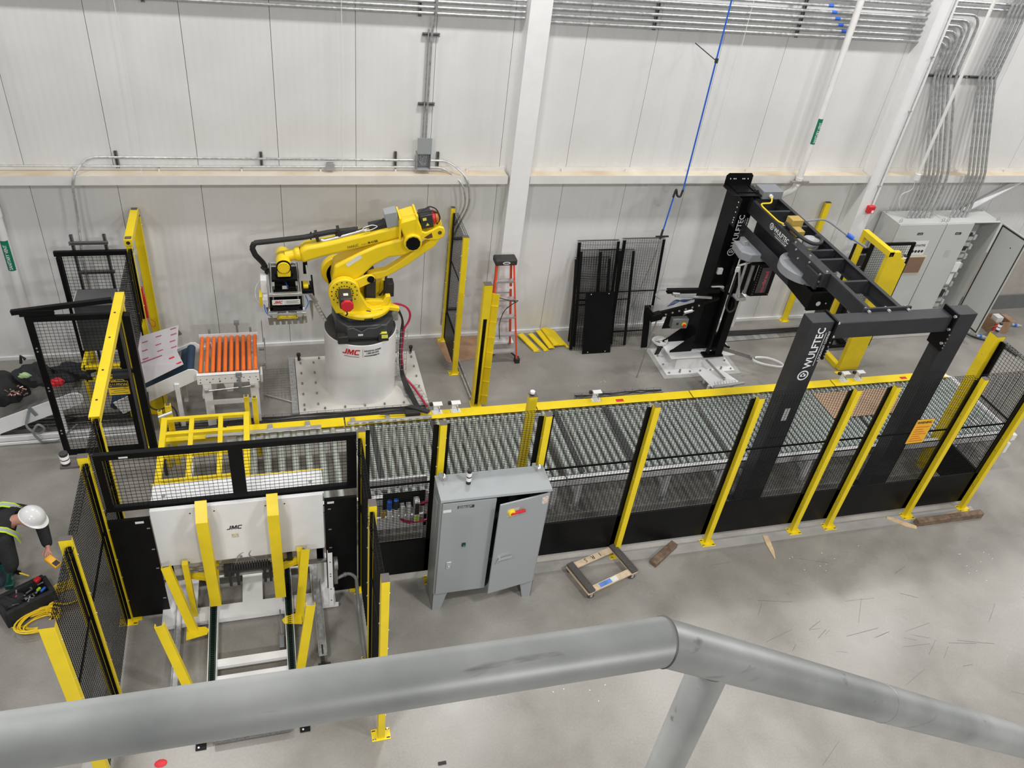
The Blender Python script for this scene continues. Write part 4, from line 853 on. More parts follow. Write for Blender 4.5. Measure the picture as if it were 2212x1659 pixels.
m = MB(); m.box(CX0+0.1, CX1-0.1, CY1-0.02, CY1-0.005, CZ0+0.1, CZ1-0.1); m.build('back_panel', mat('dark_interior', (0.05, 0.05, 0.055), 0.7), t)
dl = MB(); dl.box(CX0+0.02, 5.60, CY0-0.022, CY0-0.002, CZ0+0.01, CZ1-0.05); DL = dl.build('left_door', GRY, t, bevel=0.004)
# right door rotated about its right hinge
hx, hy = CX1-0.02, CY0-0.004; ang = math.radians(9.5); L = hx-5.605
du = Vector((-math.cos(ang), -math.sin(ang), 0)); dn = Vector((math.sin(ang), -math.cos(ang), 0))
dc = Vector((hx, hy, (CZ0+CZ1)/2-0.02))
m = MB(); m.obox(dc+du*L/2+dn*0.01, du*L/2, dn*0.010, (0, 0, (CZ1-CZ0)/2-0.035)); DR = m.build('right_door', GRY, t, bevel=0.004)
def dp(u, n, z): return Vector((hx, hy, z))+du*u+dn*n
m = MB(); m.lathe(dp(0.44, 0.02, 1.64), dn, [(0.045, 0), (0.045, 0.012), (0.035, 0.03), (0.02, 0.035)], n=20); m.build('yellow_dial', YEL, DR)
m = MB(); m.obox(dp(0.37, 0.045, 1.64), du*0.085, dn*0.012, (0, 0, 0.016)); m.lathe(dp(0.44, 0.03, 1.64), dn, [(0.03, 0), (0.03, 0.02), (0.015, 0.028)], n=16); m.build('disconnect_handle', RED, DR, bevel=0.004)
m = MB(); m.obox(dp(0.42, 0.0205, 1.63), du*0.07, dn*0.0005, (0, 0, 0.06)); m.build('label_plate', mat('silver_label', (0.45, 0.45, 0.44), 0.4), DR)
m = MB(); m.lathe(dp(0.50, 0.02, 0.92), dn, [(0.02, 0), (0.02, 0.03), (0.01, 0.035)], n=12); m.obox(dp(0.43, 0.045, 0.92), du*0.075, dn*0.008, (0, 0, 0.011)); m.tube([dp(0.5, 0.03, 0.93), dp(0.53, 0.05, 0.9), dp(0.545, 0.03, 0.84)], 0.004, n=5); m.build('door_handle', mat('chrome', (0.8, 0.8, 0.8), 0.15, metal=1.0), DR)
m = MB(); m.obox(dp(0.045, 0.0206, 1.70), du*0.035, dn*0.0006, (0, 0, 0.055)); m.build('warning_stickers', mat('sticker_mix', (0.62, 0.50, 0.45), 0.6, var=0.45, scale=50), DR)
m = MB(); m.box(5.18, 5.36, CY0-0.0235, CY0-0.022, 1.70, 1.74); m.build('name_plate', TXB, DL)
text('CONTROL PANEL', 0.018, (5.19, CY0-0.025, 1.722), (1, 0, 0), (0, 0, 1), TXW, DL, ext=0.0004); text('PALLETIZING CELL', 0.015, (5.19, CY0-0.025, 1.704), (1, 0, 0), (0, 0, 1), TXW, DL, ext=0.0004)
m = MB(); m.box(5.03, 5.115, CY0-0.0232, CY0-0.022, 1.66, 1.70); m.build('paper_label', STK, DL)
m = MB(); m.box(5.27, 5.31, CY0-0.032, CY0-0.022, 1.10, 1.15); m.build('switch_plate', RUB, DL)
m = MB(); m.cyl((5.29, CY0-0.03, 1.115), (5.29, CY0-0.045, 1.115), 0.012, n=10); m.build('green_button', mat('green_button', (0.0, 0.25, 0.10), 0.3), DL)
m = MB(); m.box(5.115, 5.175, CY0-0.03, CY0-0.022, 0.74, 0.86); m.cyl((5.145, CY0-0.03, 0.78), (5.145, CY0-0.04, 0.78), 0.018, n=12); m.build('paddle_latch', ALU, DL, bevel=0.004)
for x0, x1, s in ((CX0, CX0+0.17, 1), (CX1, CX1-0.17, -1)):
    m = MB(); m.prism([(x0, 0.0), (x0+0.10*s, 0.0), (x0+0.11*s, 0.03), (x0+0.15*s, 0.22), (x1, 0.295), (x0, 0.295)], 'xz', CY0, CY0+0.004); m.prism([(CY0, 0.0), (CY1, 0.0), (CY1, 0.295), (CY0, 0.295)], 'yz', x0, x0+0.004*s); m.build('leg_stand', GRY, t, smooth=False)
for x in (5.08, 6.13):
    for y in (-5.26,):
        m = MB(); m.cyl((x, y, 1.846), (x, y, 1.87), 0.016, n=10); m.tube([(x, y, 1.87), (x, y-0.025, 1.89), (x, y-0.025, 1.925), (x, y, 1.945), (x, y+0.025, 1.925), (x, y+0.025, 1.89), (x, y, 1.87)], 0.009, n=6); m.build('lifting_eye', ALU, t)
m = MB()
for x in (5.06, 5.6, 6.1): m.box(x-0.02, x+0.02, CY1-0.006, CY1+0.004, CZ1-0.02, CZ1+0.05)
m.build('mounting_tabs', GRY, t)
m = MB(); m.box(CX0-0.012, CX0-0.001, -5.42, -5.30, 1.30, 1.68); m.build('side_box', GRY, t, bevel=0.004)
m = MB(); m.box(CX1+0.001, CX1+0.05, -5.36, -5.24, 1.30, 1.60); m.box(CX1+0.002, CX1+0.045, -5.35, -5.26, 1.22, 1.30); m.build('side_sockets', MGR, t, bevel=0.004)
beacon(5.33, -5.33, CZ1+0.007, 'black and white stack beacon on top of the grey control cabinet', 0.028, 1.45)

# pneumatic station
t = thing('air_preparation_unit', 'air preparation unit with blue knobs behind the mesh left of the cabinet', 'pneumatic unit', (4.7, -4.85, 0.9))
m = MB(); m.box(4.50, 4.98, -4.84, -4.832, 1.05, 1.30); m.build('mount_plate', BLK, t)
for i, (x, mt, zt) in enumerate(((4.575, BLU, 1.20), (4.645, RUB, 1.20))):
    m = MB(); m.box(x-0.027, x+0.027, -4.92, -4.85, 1.03, 1.12); m.build('regulator_body', WHT, t, bevel=0.006)
    m = MB(); m.cyl((x, -4.885, 1.121), (x, -4.885, 1.21), 0.028, n=14); m.build('adjusting_knob', mt, t)
    if i: m = MB(); m.cyl((x, -4.885, 1.211), (x, -4.885, 1.219), 0.027, n=14); m.build('knob_cap', BLU, t)
    m = MB(); m.cyl((x, -4.885, 1.03), (x, -4.885, 0.95), 0.013 if not i else 0.022, n=10); m.build('filter_bowl', STK, t)
for x, h in ((4.715, 1.16), (4.785, 1.16)):
    m = MB(); m.box(x-0.026, x+0.026, -4.93, -4.85, 1.02, h); m.build('valve_body', WHT, t, bevel=0.008)
    m = MB(); m.box(x-0.018, x+0.018, -4.9, -4.87, 0.95, 1.015); m.build('filter_bowl', STK, t, bevel=0.004)
m = MB(); m.box(4.84, 4.90, -4.94, -4.85, 0.97, 1.21); m.build('dump_valve', STK, t, bevel=0.006)
m = MB(); m.box(4.845, 4.895, -4.945, -4.94, 1.06, 1.19); m.build('valve_cap', RUB, t)
m = MB(); m.box(4.85, 4.89, -4.945, -4.94, 0.985, 1.045); m.build('lime_label', LIM, t)
m = MB(); m.cyl((4.50, -4.88, 1.07), (4.545, -4.88, 1.07), 0.018, n=10); m.box(4.485, 4.53, -4.9, -4.86, 1.02, 1.09); m.build('brass_elbow', OCH, t, bevel=0.003)
m = MB(); m.tube([(4.70, -4.90, 1.0), (4.71, -4.92, 0.93), (4.80, -4.92, 0.88), (4.98, -4.92, 0.89), (5.2, -4.9, 0.88)], 0.016, n=8, rnd=0.05); m.tube([(4.92, -4.9, 1.16), (5.05, -4.9, 1.18), (5.2, -4.9, 1.18)], 0.016, n=8, rnd=0.04); m.build('red_hose', HRD, t)
for o_ in [c_ for c_ in bpy.data.objects if c_.parent is t and c_.name.split('.')[0] not in ('mount_plate', 'red_hose')]:
    for v in o_.data.vertices: v.co.z = (v.co.z+0.9-1.16)*1.35+1.16-0.9; v.co.x = (v.co.x)*1.04
m = MB(); m.box(4.32, 5.02, -4.83, -4.80, 0.70, 0.90); m.box(4.32, 5.02, -4.80, -4.76, 1.33, 1.40); m.box(4.32, 4.36, -4.83, -4.80, 0.0, 1.28); m.box(4.98, 5.02, -4.83, -4.80, 0.0, 1.28); m.build('stand', WHT, t, bevel=0.003)
m = MB(); m.box(4.32, 5.0, -4.80, -4.76, 1.4005, 1.48)
for k in range(6): m.tube([(4.62+k*0.05, -4.82, 1.50), (4.66+k*0.04, -4.84, 1.44), (4.60+k*0.06, -4.82, 1.36)], 0.006, n=5, rnd=0.03)
tag(m.build('cable_trough', ALU), 'light trough with loose black cables above the air preparation unit', 'cable tray')
# ================================================================ ROBOT
PC = Vector((4.65, -1.20, 0)); PR = 0.525; PZ = 1.12
t = thing('robot_pedestal', 'round white steel pedestal carrying the yellow robot', 'pedestal', (4.65, -1.2, 0))
m = MB(); m.lathe((4.65, -1.2, 0.03), (0, 0, 1), [(PR, 0), (PR, PZ-0.03-0.006), (PR-0.006, PZ-0.03)], n=72); m.build('drum', WHT, t)
m = MB(); m.lathe((4.65, -1.2, PZ), (0, 0, 1), [(PR-0.01, 0), (PR-0.01, 0.012), (0.1, 0.012)], n=64); m.build('top_plate', mat('dark_steel_plate', (0.07, 0.065, 0.065), 0.4, metal=0.4), t)
m = MB(); m.box(3.70, 5.62, -1.82, -0.42, 0.0, 0.03); m.build('floor_plate', mat('off_white_plate', (0.66, 0.64, 0.59), 0.42, var=0.06, scale=3), t, bevel=0.003)
m = MB()
for i in range(7):
    for y in (-1.75, -0.49): m.cyl((3.78+i*0.293, y, 0.03), (3.78+i*0.293, y, 0.062), 0.016, n=6)
for i in range(5):
    for x in (3.78, 3.98, 5.35, 5.54): m.cyl((x, -0.62-0.26*i+0.02, 0.03), (x, -0.62-0.26*i+0.02, 0.062), 0.015, n=6)
m.build('anchor_nuts', STL, t)
m = MB(); m.box(3.60, 3.69, -1.82, -0.42, 0.0, 0.04); m.build('side_channel', GAL, t)
for x, y in ((3.76, -0.50), (5.55, -0.46)):
    m = MB(); m.cyl((x, y, 0.03), (x, y, 0.14), 0.02, n=8); m.cyl((x, y, 0.12), (x, y, 0.16), 0.032, n=8); m.build('levelling_bolt', RUB, t)
F0 = math.atan2(-10.1, -1.1)
def wrapd(zb, s0, k=1.0):
    def fn(x, y, z):
        a = F0+(s0+x)/PR; return (4.65+(PR+0.0045+z)*math.cos(a), -1.2+(PR+0.0045+z)*math.sin(a), zb+y)
    return fn
def dense_text(s, size, zb, s0, m, parent, sx=1.0, bold=0.0, nm='lettering', shear=0.0):
    # letter by letter so that each lies on the curved drum
    o = text(s, size, (0, 0, 0), (1, 0, 0), (0, 0, 1), m, parent, name=nm, fn=wrapd(zb, s0), sx=sx, bold=bold, ext=0.0008, shear=shear)
    return o
jmc(t, 0.092, TXR, wrapd(0.958, -0.262))
dense_text('AUTOMATION IN PACKAGING', 0.022, 0.918, -0.235, TXB, t, sx=0.72)
dense_text('A COMBI PACKAGING COMPANY', 0.013, 0.899, -0.215, TXB, t, sx=0.9) if False else None
dense_text('BURLINGTON, ONTARIO', 0.036, 1.015, 0.055, TXB, t, sx=0.62, bold=0.0008)
dense_text('1-800-263-5252', 0.036, 0.975, 0.085, TXB, t, sx=0.80, bold=0.0008)
dense_text('www.jmcpackaging.com', 0.036, 0.933, 0.055, TXB, t, sx=0.66, bold=0.0008)
a_ = F0+0.035/PR; m = MB(); m.bar((4.65+(PR+0.001)*math.cos(a_), -1.2+(PR+0.001)*math.sin(a_), 0.92), (4.65+(PR+0.001)*math.cos(a_), -1.2+(PR+0.001)*math.sin(a_), 1.06), 0.004, 0.002); m.build('divider_line', TXB, t)

R = thing('palletizing_robot', 'large yellow palletizing robot arm on the white drum pedestal', 'robot', (4.65, -1.2, 1.13))
m = MB(); m.prism([(4.33, -0.78), (4.92, -0.78), (5.08, -0.95), (5.10, -1.40), (4.98, -1.60), (4.42, -1.60), (4.28, -1.40), (4.26, -0.95)], 'xy', 1.14, 1.38)
m.prism([(4.36, -0.85), (4.88, -0.85), (5.0, -1.0), (5.0, -1.35), (4.9, -1.5), (4.45, -1.5), (4.34, -1.35), (4.34, -1.0)], 'xy', 1.38, 1.46); m.build('base_casting', mat('dark_grey_casting', (0.045, 0.048, 0.052), 0.42, var=0.1), R, bevel=0.02)
m = MB(); m.prism([(4.42, 1.20), (4.9, 1.20), (4.9, 1.40), (4.82, 1.36), (4.70, 1.36), (4.62, 1.30), (4.5, 1.38), (4.42, 1.36)], 'xz', -1.64, -1.60); m.build('front_cover', mat('dark_grey_casting', (0.045, 0.048, 0.052)), R, bevel=0.01)
for x, y in ((4.36, -1.62), (4.93, -1.60), (4.36, -0.78), (4.93, -0.78)):
    m = MB(); m.box(x-0.075, x+0.075, y-0.06, y+0.06, 1.135, 1.26); m.build('mounting_foot', RUB, R, bevel=0.012)
m = MB(); m.box(4.90, 4.99, -1.663, -1.661, 1.19, 1.25); m.box(4.885, 4.995, -1.66, -1.60, 1.262, 1.264) if False else None; m.obox((4.93, -1.60, 1.2635), (0.05, 0, 0), (0, 0.05, 0), (0, 0, 0.001)); m.build('yellow_danger_label', mat('label_yellow', (0.75, 0.72, 0.10), 0.5, var=0.25, scale=50), R, smooth=False)
m = MB(); m.box(4.57, 4.64, -1.643, -1.641, 1.24, 1.27); m.build('name_plate', STK, R)
m = MB(); m.lathe((4.68, -1.20, 1.46), (0, 0, 1), [(0.36, 0), (0.41, 0.02), (0.42, 0.07), (0.40, 0.10), (0.2, 0.11)], n=48); m.prism([(4.95, -1.38), (5.18, -1.44), (5.18, -1.38), (5.0, -1.2)], 'xy', 1.49, 1.55); m.build('turntable', RYE, R, bevel=0.006)
ax, az = 4.40, 1.87
def arc(cx, cz, r, a0, a1, n=16): return [(cx+r*math.cos(math.radians(a0+(a1-a0)*i/n)), cz+r*math.sin(math.radians(a0+(a1-a0)*i/n))) for i in range(n+1)]
front = arc(ax, az, 0.215, 205, -5, 22)+[(4.64, 1.80), (4.72, 1.64), (4.80, 1.58), (4.93, 1.60), (4.93, 1.54), (4.28, 1.54), (4.22, 1.68)]
m = MB(); m.prism(front, 'xz', -1.50, -1.39); m.build('front_side_housing', RYE, R, bevel=0.012)
m = MB(); m.prism(arc(ax, az, 0.215, 205, -5, 22)+[(4.66, 1.74), (4.93, 1.60), (4.93, 1.54), (4.28, 1.54), (4.22, 1.68)], 'xz', -0.98, -0.88); m.lathe((ax-0.04, -0.98, az+0.03), (0, 1, 0), [(0.235, 0.0), (0.235, 0.12), (0.12, 0.16)], n=32); m.build('rear_side_housing', RYE, R, bevel=0.012)
m = MB()
for k in range(16):
    a = math.radians(22.5*k+11); m.cyl((ax+0.175*math.cos(a), -1.50, az+0.175*math.sin(a)), (ax+0.175*math.cos(a), -1.504, az+0.175*math.sin(a)), 0.0105, n=8)
for k in range(20):
    a = math.radians(18*k); m.cyl((ax+0.118*math.cos(a), -1.50, az+0.118*math.sin(a)), (ax+0.118*math.cos(a), -1.512, az+0.118*math.sin(a)), 0.009, n=6)
m.build('flange_bolts', RUB, R)
m = MB(); m.box(ax-0.085, ax+0.085, -1.78, -1.50, az-0.085, az+0.085); m.build('shoulder_motor', mat('black_motor', (0.03, 0.03, 0.03), 0.45), R, bevel=0.02)
m = MB(); m.box(ax-0.03, ax+0.035, -1.70, -1.64, az+0.086, az+0.0875); m.build('motor_label', STK, R)
pts = [(ax+0.01+0.09*math.cos(math.radians(22.5+45*k)), az-0.01+0.09*math.sin(math.radians(22.5+45*k))) for k in range(8)]
m = MB(); m.prism(pts, 'xz', -1.83, -1.78); rc = m.build('red_motor_cap', RED, R, bevel=0.008)
m = MB(); m.tube([(ax+0.0, -1.80, az-0.10), (ax+0.01, -1.81, az-0.14), (ax-0.01, -1.80, az-0.17)], 0.012, n=6); m.build('cable_gland', RUB, R)
m = MB(); m.cyl((4.76, -1.52, 1.56), (4.70, -1.50, 1.56), 0.012, n=6); m.box(4.66, 4.78, -1.62, -1.60, 1.49, 1.51); m.build('grab_slots', RUB, R)
# yellow tub behind housing on the turntable with black bracket
m = MB(); m.prism([(4.70, 1.56), (5.02, 1.56), (5.06, 1.72), (4.99, 1.72), (4.95, 1.64), (4.70, 1.66)], 'xz', -1.38, -1.30); m.build('turntable_tub', RYE, R, bevel=0.01); m = MB(); m.prism([(4.70, 1.56), (5.02, 1.56), (5.06, 1.76), (4.98, 1.80), (4.70, 1.66)], 'xz', -1.05, -0.98); m.build('turntable_tub', RYE, R, bevel=0.01)
m = MB(); m.box(4.72, 4.86, -1.28, -1.0, 1.58, 2.0); m.tube([(4.86, -1.2, 2.0), (5.02, -1.2, 2.02), (5.0, -1.2, 1.72), (4.92, -1.2, 1.62)], 0.018, n=6, rnd=0.05); m.box(5.0, 5.14, -1.15, -0.98, 1.56, 1.78); m.build('cable_bracket', RUB, R, bevel=0.01)
# lower arm
arm2 = [(4.244, 1.95), (4.285, 2.196), (4.444, 2.29), (4.648, 2.405), (4.868, 2.505), (5.159, 2.59), (5.33, 2.665), (5.44, 2.60), (5.461, 2.50), (5.40, 2.42), (5.236, 2.335), (5.027, 2.31), (4.821, 2.195), (4.622, 1.99), (4.56, 1.80), (4.40, 1.72), (4.26, 1.80)]
m = MB(); m.prism(arm2, 'xz', -1.335, -1.03); m.build('lower_arm', RYE, R, bevel=0.035, seg=3)
m = MB(); m.obox((4.50, -1.345, 2.24), Vector((0.11, 0, 0.085)), Vector((-0.035, 0, 0.045)), (0, 0.003, 0)) if False else None; m.prism([(4.47, 2.19), (4.66, 2.325), (4.625, 2.372), (4.435, 2.235)], 'xz', -1.3375, -1.3355); m.build('white_label', STK, R)
for y0, y1 in ((-1.42, -1.34), (-1.03, -0.95)):
    m = MB(); m.prism(arc(5.34, 2.575, 0.125, 0, 345, 23), 'xz', y0, y1); m.build('elbow_hub', RYE, R, bevel=0.01)
pts = [(5.34+0.10*math.cos(math.radians(18+36*k)), 2.575+0.10*math.sin(math.radians(18+36*k))) for k in range(10)]
m = MB(); m.prism(pts, 'xz', -1.435, -1.42); m.build('elbow_cap', BLK, R)
# upper arm (forearm) and casing
fore = [(3.83, 2.424), (3.917, 2.488), (4.148, 2.529), (5.171, 2.79), (5.22, 2.60), (4.53, 2.425), (4.143, 2.328), (3.857, 2.235)]
m = MB(); m.prism(fore, 'xz', -1.305, -1.08); m.build('forearm', RYE, R, bevel=0.045, seg=3)
case = [(5.14, 2.86), (5.20, 2.885), (5.356, 2.935), (5.40, 2.925), (5.455, 2.79), (5.48, 2.68), (5.44, 2.58), (5.24, 2.60)]
m = MB(); m.prism(case, 'xz', -1.38, -1.0); m.build('elbow_casing', RYE, R, bevel=0.03, seg=3)
m = MB(); m.box(5.15, 5.175, -1.385, -1.02, 2.62, 2.93); m.box(5.375, 5.40, -1.385, -1.02, 2.66, 2.965); m.cyl((5.2, -1.3, 2.92), (5.38, -1.3, 2.96), 0.006, n=6); m.build('casing_flanges', RYE, R, bevel=0.005)
text('FANUC', 0.055, (4.47, -1.3065, 2.455), (1, 0, 0.235), (-0.235, 0, 1), TXB, R, sx=0.85); text('Robot', 0.036, (4.655, -1.3065, 2.503), (1, 0, 0.235), (-0.235, 0, 1), OCH, R, sx=0.85); text('M-410iB', 0.05, (4.745, -1.3065, 2.52), (1, 0, 0.235), (-0.235, 0, 1), TXB, R, sx=0.8, bold=0.001)
lever = [(5.42, 2.74), (5.52, 2.70), (5.62, 2.745), (5.699, 2.79), (5.77, 2.77), (5.79, 2.70), (5.77, 2.63), (5.70, 2.59), (5.58, 2.585), (5.44, 2.60)]
for y0, y1 in ((-1.36, -1.31), (-1.14, -1.09)):
    m = MB(); m.prism(lever, 'xz', y0, y1); m.build('rear_lever', RYE, R, bevel=0.012)
m = MB(); m.cyl((5.715, -1.365, 2.70), (5.715, -1.36, 2.70), 0.028, n=14); m.prism([(5.50, 2.63), (5.60, 2.70), (5.62, 2.63), (5.55, 2.61)], 'xz', -1.363, -1.3605); m.build_each('pivot_pin', mat('brown_grease', (0.10, 0.05, 0.02), 0.5), R)
link = [(5.76, 2.66), (5.74, 2.56), (5.673, 2.451), (5.518, 2.336), (5.313, 2.172), (5.069, 2.018), (4.929, 1.952), (4.788, 1.947), (4.735, 1.98), (4.752, 2.04), (4.857, 2.067), (4.997, 2.092), (5.17, 2.21), (5.426, 2.415), (5.60, 2.54), (5.67, 2.68)]
m = MB(); m.prism(link, 'xz', -1.295, -1.17); m.build('parallel_link', RYE, R, bevel=0.022, seg=3)
m = MB(); m.prism([(4.46, 1.98), (4.60, 2.02), (4.721, 2.075), (4.79, 2.075), (4.835, 2.03), (4.83, 1.97), (4.76, 1.94), (4.60, 1.86), (4.5, 1.80)], 'xz', -1.385, -1.345); m.build('link_crank', RYE, R, bevel=0.01)
m = MB(); m.cyl((4.775, -1.395, 2.01), (4.775, -1.385, 2.01), 0.052, n=20); m.build('link_cap', BLK, R)
# elbow motor
m = MB(); m.obox((5.535, -1.22, 2.85), Vector((0.085, 0, 0.015)), (0, 0.11, 0), Vector((-0.018, 0, 0.10))); m.build('elbow_motor', mat('black_motor', (0.03, 0.03, 0.03)), R, bevel=0.015)
m = MB(); m.obox((5.50, -1.332, 2.89), Vector((0.025, 0, 0.004)), (0, 0.001, 0), Vector((-0.004, 0, 0.02))); m.prism([(5.52, 2.79), (5.57, 2.80), (5.54, 2.835)], 'xz', -1.333, -1.331); m.build('warning_triangle', mat('label_yellow', (0.75, 0.72, 0.10)), R)
m = MB(); m.lathe((5.62, -1.22, 2.865), (1, 0, 0.17), [(0.10, 0), (0.10, 0.035), (0.06, 0.05)], n=20); m.build('red_motor_ring', RED, R)
m = MB(); m.lathe((5.665, -1.22, 2.872), (1, 0, 0.17), [(0.09, 0), (0.085, 0.03), (0.04, 0.05)], n=20); m.build('orange_encoder_cap', mat('dark_orange', (0.50, 0.16, 0.02), 0.4), R)
m = MB(); m.tube([(5.40, -1.3, 2.97), (5.48, -1.32, 3.0), (5.60, -1.28, 2.99), (5.70, -1.26, 2.95), (5.73, -1.25, 2.85), (5.70, -1.2, 2.75)], 0.012, n=6, rnd=0.04); m.tube([(5.45, -1.28, 2.98), (5.58, -1.22, 3.03), (5.68, -1.2, 2.98), (5.72, -1.2, 2.9)], 0.01, n=6, rnd=0.04); m.build('motor_cables', RUB, R)
# grey box on arm
m = MB(); d = Vector((1, 0, 0.22)).normalized(); u = Vector((-0.22, 0, 1)).normalized()
m.obox(Vector((5.06, -1.22, 2.875)), d*0.085, (0, 0.09, 0), u*0.105); m.build('valve_box', GRY, R, bevel=0.006)
m = MB(); m.obox(Vector((4.92, -1.2, 2.76)), d*0.16, (0, 0.08, 0), u*0.03); m.obox(Vector((4.45, -1.2, 2.66)), d*0.14, (0, 0.05, 0), u*0.018)
for k, (x, z) in enumerate(((4.07, 2.60), (4.36, 2.665))): m.obox(Vector((x, -1.2, z)), d*0.02, (0, 0.06, 0), u*0.06)
m.build_each('hose_clamp', RUB, R, bevel=0.004)
m = MB(); m.tube([(4.12, -1.22, 2.55), (4.17, -1.22, 2.535), (4.32, -1.24, 2.585), (4.54, -1.24, 2.65), (4.74, -1.24, 2.71)], 0.024, n=10, rnd=0.04); m.build('steel_tube', ALU, R)
m = MB()
H_ = [(3.375, -1.05, 2.06), (3.345, -1.08, 2.15), (3.262, -1.18, 2.32), (3.228, -1.2, 2.44), (3.262, -1.2, 2.515), (3.503, -1.2, 2.54), (3.91, -1.2, 2.585), (4.241, -1.2, 2.655), (4.62, -1.2, 2.69)]
m.tube(H_, 0.034, n=12, rnd=0.06)
P = [Vector(p) for p in H_]
for i in range(len(P)-1):
    L = (P[i+1]-P[i]).length; n = int(L/0.018); d0 = (P[i+1]-P[i]).normalized()
    for k in range(n): c = P[i]+d0*(k+0.5)*L/n; m.cyl(c-d0*0.004, c+d0*0.004, 0.038, n=10)
m.build('corrugated_hose', RUB, R)
m = MB(); m.tube([(4.55, -1.24, 2.68), (4.72, -1.24, 2.74), (4.9, -1.24, 2.82), (4.96, -1.24, 2.87)], 0.007, n=6, rnd=0.05); m.tube([(4.6, -1.24, 2.68), (4.78, -1.25, 2.75), (4.96, -1.24, 2.84)], 0.006, n=6, rnd=0.05); m.tube([(4.0, -1.2, 2.66), (3.96, -1.2, 2.58), (4.0, -1.2, 2.55)], 0.01, n=6); m.build('thin_cables', RUB, R)
m = MB(); m.tube([(4.72, -1.27, 2.70), (4.66, -1.30, 2.72), (4.68, -1.30, 2.76), (4.80, -1.29, 2.80), (4.88, -1.28, 2.77), (4.80, -1.29, 2.73), (4.70, -1.30, 2.71)], 0.006, n=6, rnd=0.03); m.build('white_cable_loop', TXW, R)
# wrist
m = MB(); m.lathe((3.79, -1.2, 2.335), (-1, 0, -0.2), [(0.10, -0.06), (0.105, -0.01), (0.10, 0.0), (0.075, 0.03), (0.075, 0.14)], n=24); m.build('wrist_tube', RYE, R)
m = MB(); m.lathe((3.615, -1.42, 2.26), (0, 1, 0), [(0.085, 0), (0.095, 0.02), (0.095, 0.40), (0.085, 0.42)], n=32); m.box(3.53, 3.70, -1.40, -1.05, 2.10, 2.26); m.build('wrist_body', RYE, R, bevel=0.008)
m = MB(); m.lathe((3.615, -1.445, 2.26), (0, 1, 0), [(0.078, 0), (0.082, 0.02)], n=32); wc = m.build('wrist_cap', RYE, R)
m = MB(); m.lathe((3.615, -1.422, 2.26), (0, 1, 0), [(0.096, 0), (0.1, 0.018), (0.096, 0.02)], n=32); m.build('seal_ring', BLK, R)
m = MB()
for k in range(12): a = math.radians(30*k); m.cyl((3.615+0.068*math.cos(a), -1.4455, 2.26+0.068*math.sin(a)), (3.615+0.068*math.cos(a), -1.447, 2.26+0.068*math.sin(a)), 0.0035, n=6)
m.build('cap_screws', TXB, R)
# gripper
G = thing('box_gripper', 'aluminium framed box gripper with steel forks hanging from the robot wrist', 'gripper', (3.62, -1.2, 1.35))
m = MB(); m.lathe((3.615, -1.2, 2.03), (0, 0, 1), [(0.12, 0), (0.12, 0.03), (0.08, 0.03), (0.08, 0.065)], n=24); m.box(3.45, 3.79, -1.34, -1.0, 1.99, 2.03); m.build('adapter_plate', BLK, G, bevel=0.003)
def extr(m, p0, p1, w=0.045):
    m.bar(p0, p1, w); 
m = MB()
for z in (1.965,):
    for x in (3.425, 3.805): m.bar((x, -1.64, z), (x, -0.78, z), 0.045)
    for y in (-1.62, -0.80): m.bar((3.4475, y, z), (3.7825, y, z), 0.045)
m.build('aluminium_frame', ALU, G, bevel=0.003)
m = MB()
for x in (3.425, 3.805): m.box(x-0.006, x+0.006, -1.6, -0.82, 1.9876, 1.989)
m.box(3.46, 3.77, -1.626, -1.614, 1.9876, 1.989); m.build('frame_slots', TXB, G)
m = MB()
for x in (3.425, 3.805):
    for y in (-1.60, -0.82): m.box(x-0.02, x+0.02, y-0.02, y+0.02, 1.72, 1.94)
m.box(3.40, 3.83, -1.62, -1.56, 1.70, 1.76); m.box(3.40, 3.83, -0.86, -0.80, 1.70, 1.76); m.box(3.46, 3.77, -1.50, -1.38, 1.78, 1.90); m.box(3.48, 3.58, -1.3, -0.9, 1.72, 1.92); m.box(3.66, 3.76, -1.35, -0.9, 1.74, 1.90); m.box(3.56, 3.68, -1.2, -1.0, 1.84, 1.96); m.build('lower_structure', BLK, G, bevel=0.004)
m = MB(); m.box(3.435, 3.80, -1.648, -1.644, 1.82, 1.895); lb = m.build('maker_plate', STK, G)
jmc(lb, 0.044, TXR, lambda x, y, z: (3.45+x, -1.6485-z, 1.838+y))
m = MB(); m.box(3.60, 3.602, -1.6495, -1.648, 1.83, 1.885)
for k in range(3): m.box(3.615, 3.785-0.02*(k % 2), -1.6495, -1.648, 1.838+0.017*k, 1.843+0.017*k)
m.build('fine_print', TXB, lb)
m = MB()
for x in (3.46, 3.78):
    m.box(x-0.035, x+0.035, -1.66, -1.60, 1.62, 1.70); 
m.box(3.37, 3.87, -1.58, -1.50, 1.60, 1.64); m.cyl((3.62, -1.55, 1.56), (3.62, -1.55, 1.74), 0.018, n=8); m.box(3.38, 3.5, -1.5, -0.9, 1.62, 1.66); m.box(3.74, 3.86, -1.5, -0.9, 1.62, 1.66); m.build('bearing_blocks', ALU, G, bevel=0.003)
m = MB(); m.box(3.50, 3.74, -1.56, -1.50, 1.55, 1.58); m.cyl((3.48, -1.52, 1.515), (3.76, -1.52, 1.515), 0.010, n=8); m.box(3.53, 3.545, -1.53, -1.51, 1.515, 1.56); m.box(3.69, 3.705, -1.53, -1.51, 1.515, 1.56); m.build('yellow_bumper', YEL, G, bevel=0.003)
fp = [(3.37, 1.50)]
x = 3.37; 
fp = [(3.36, 1.47), (3.475, 1.47), (3.475, 1.515), (3.76, 1.515), (3.76, 1.475), (3.88, 1.475), (3.89, 1.37)]
xs = [3.845, 3.765, 3.685, 3.605, 3.525, 3.445]
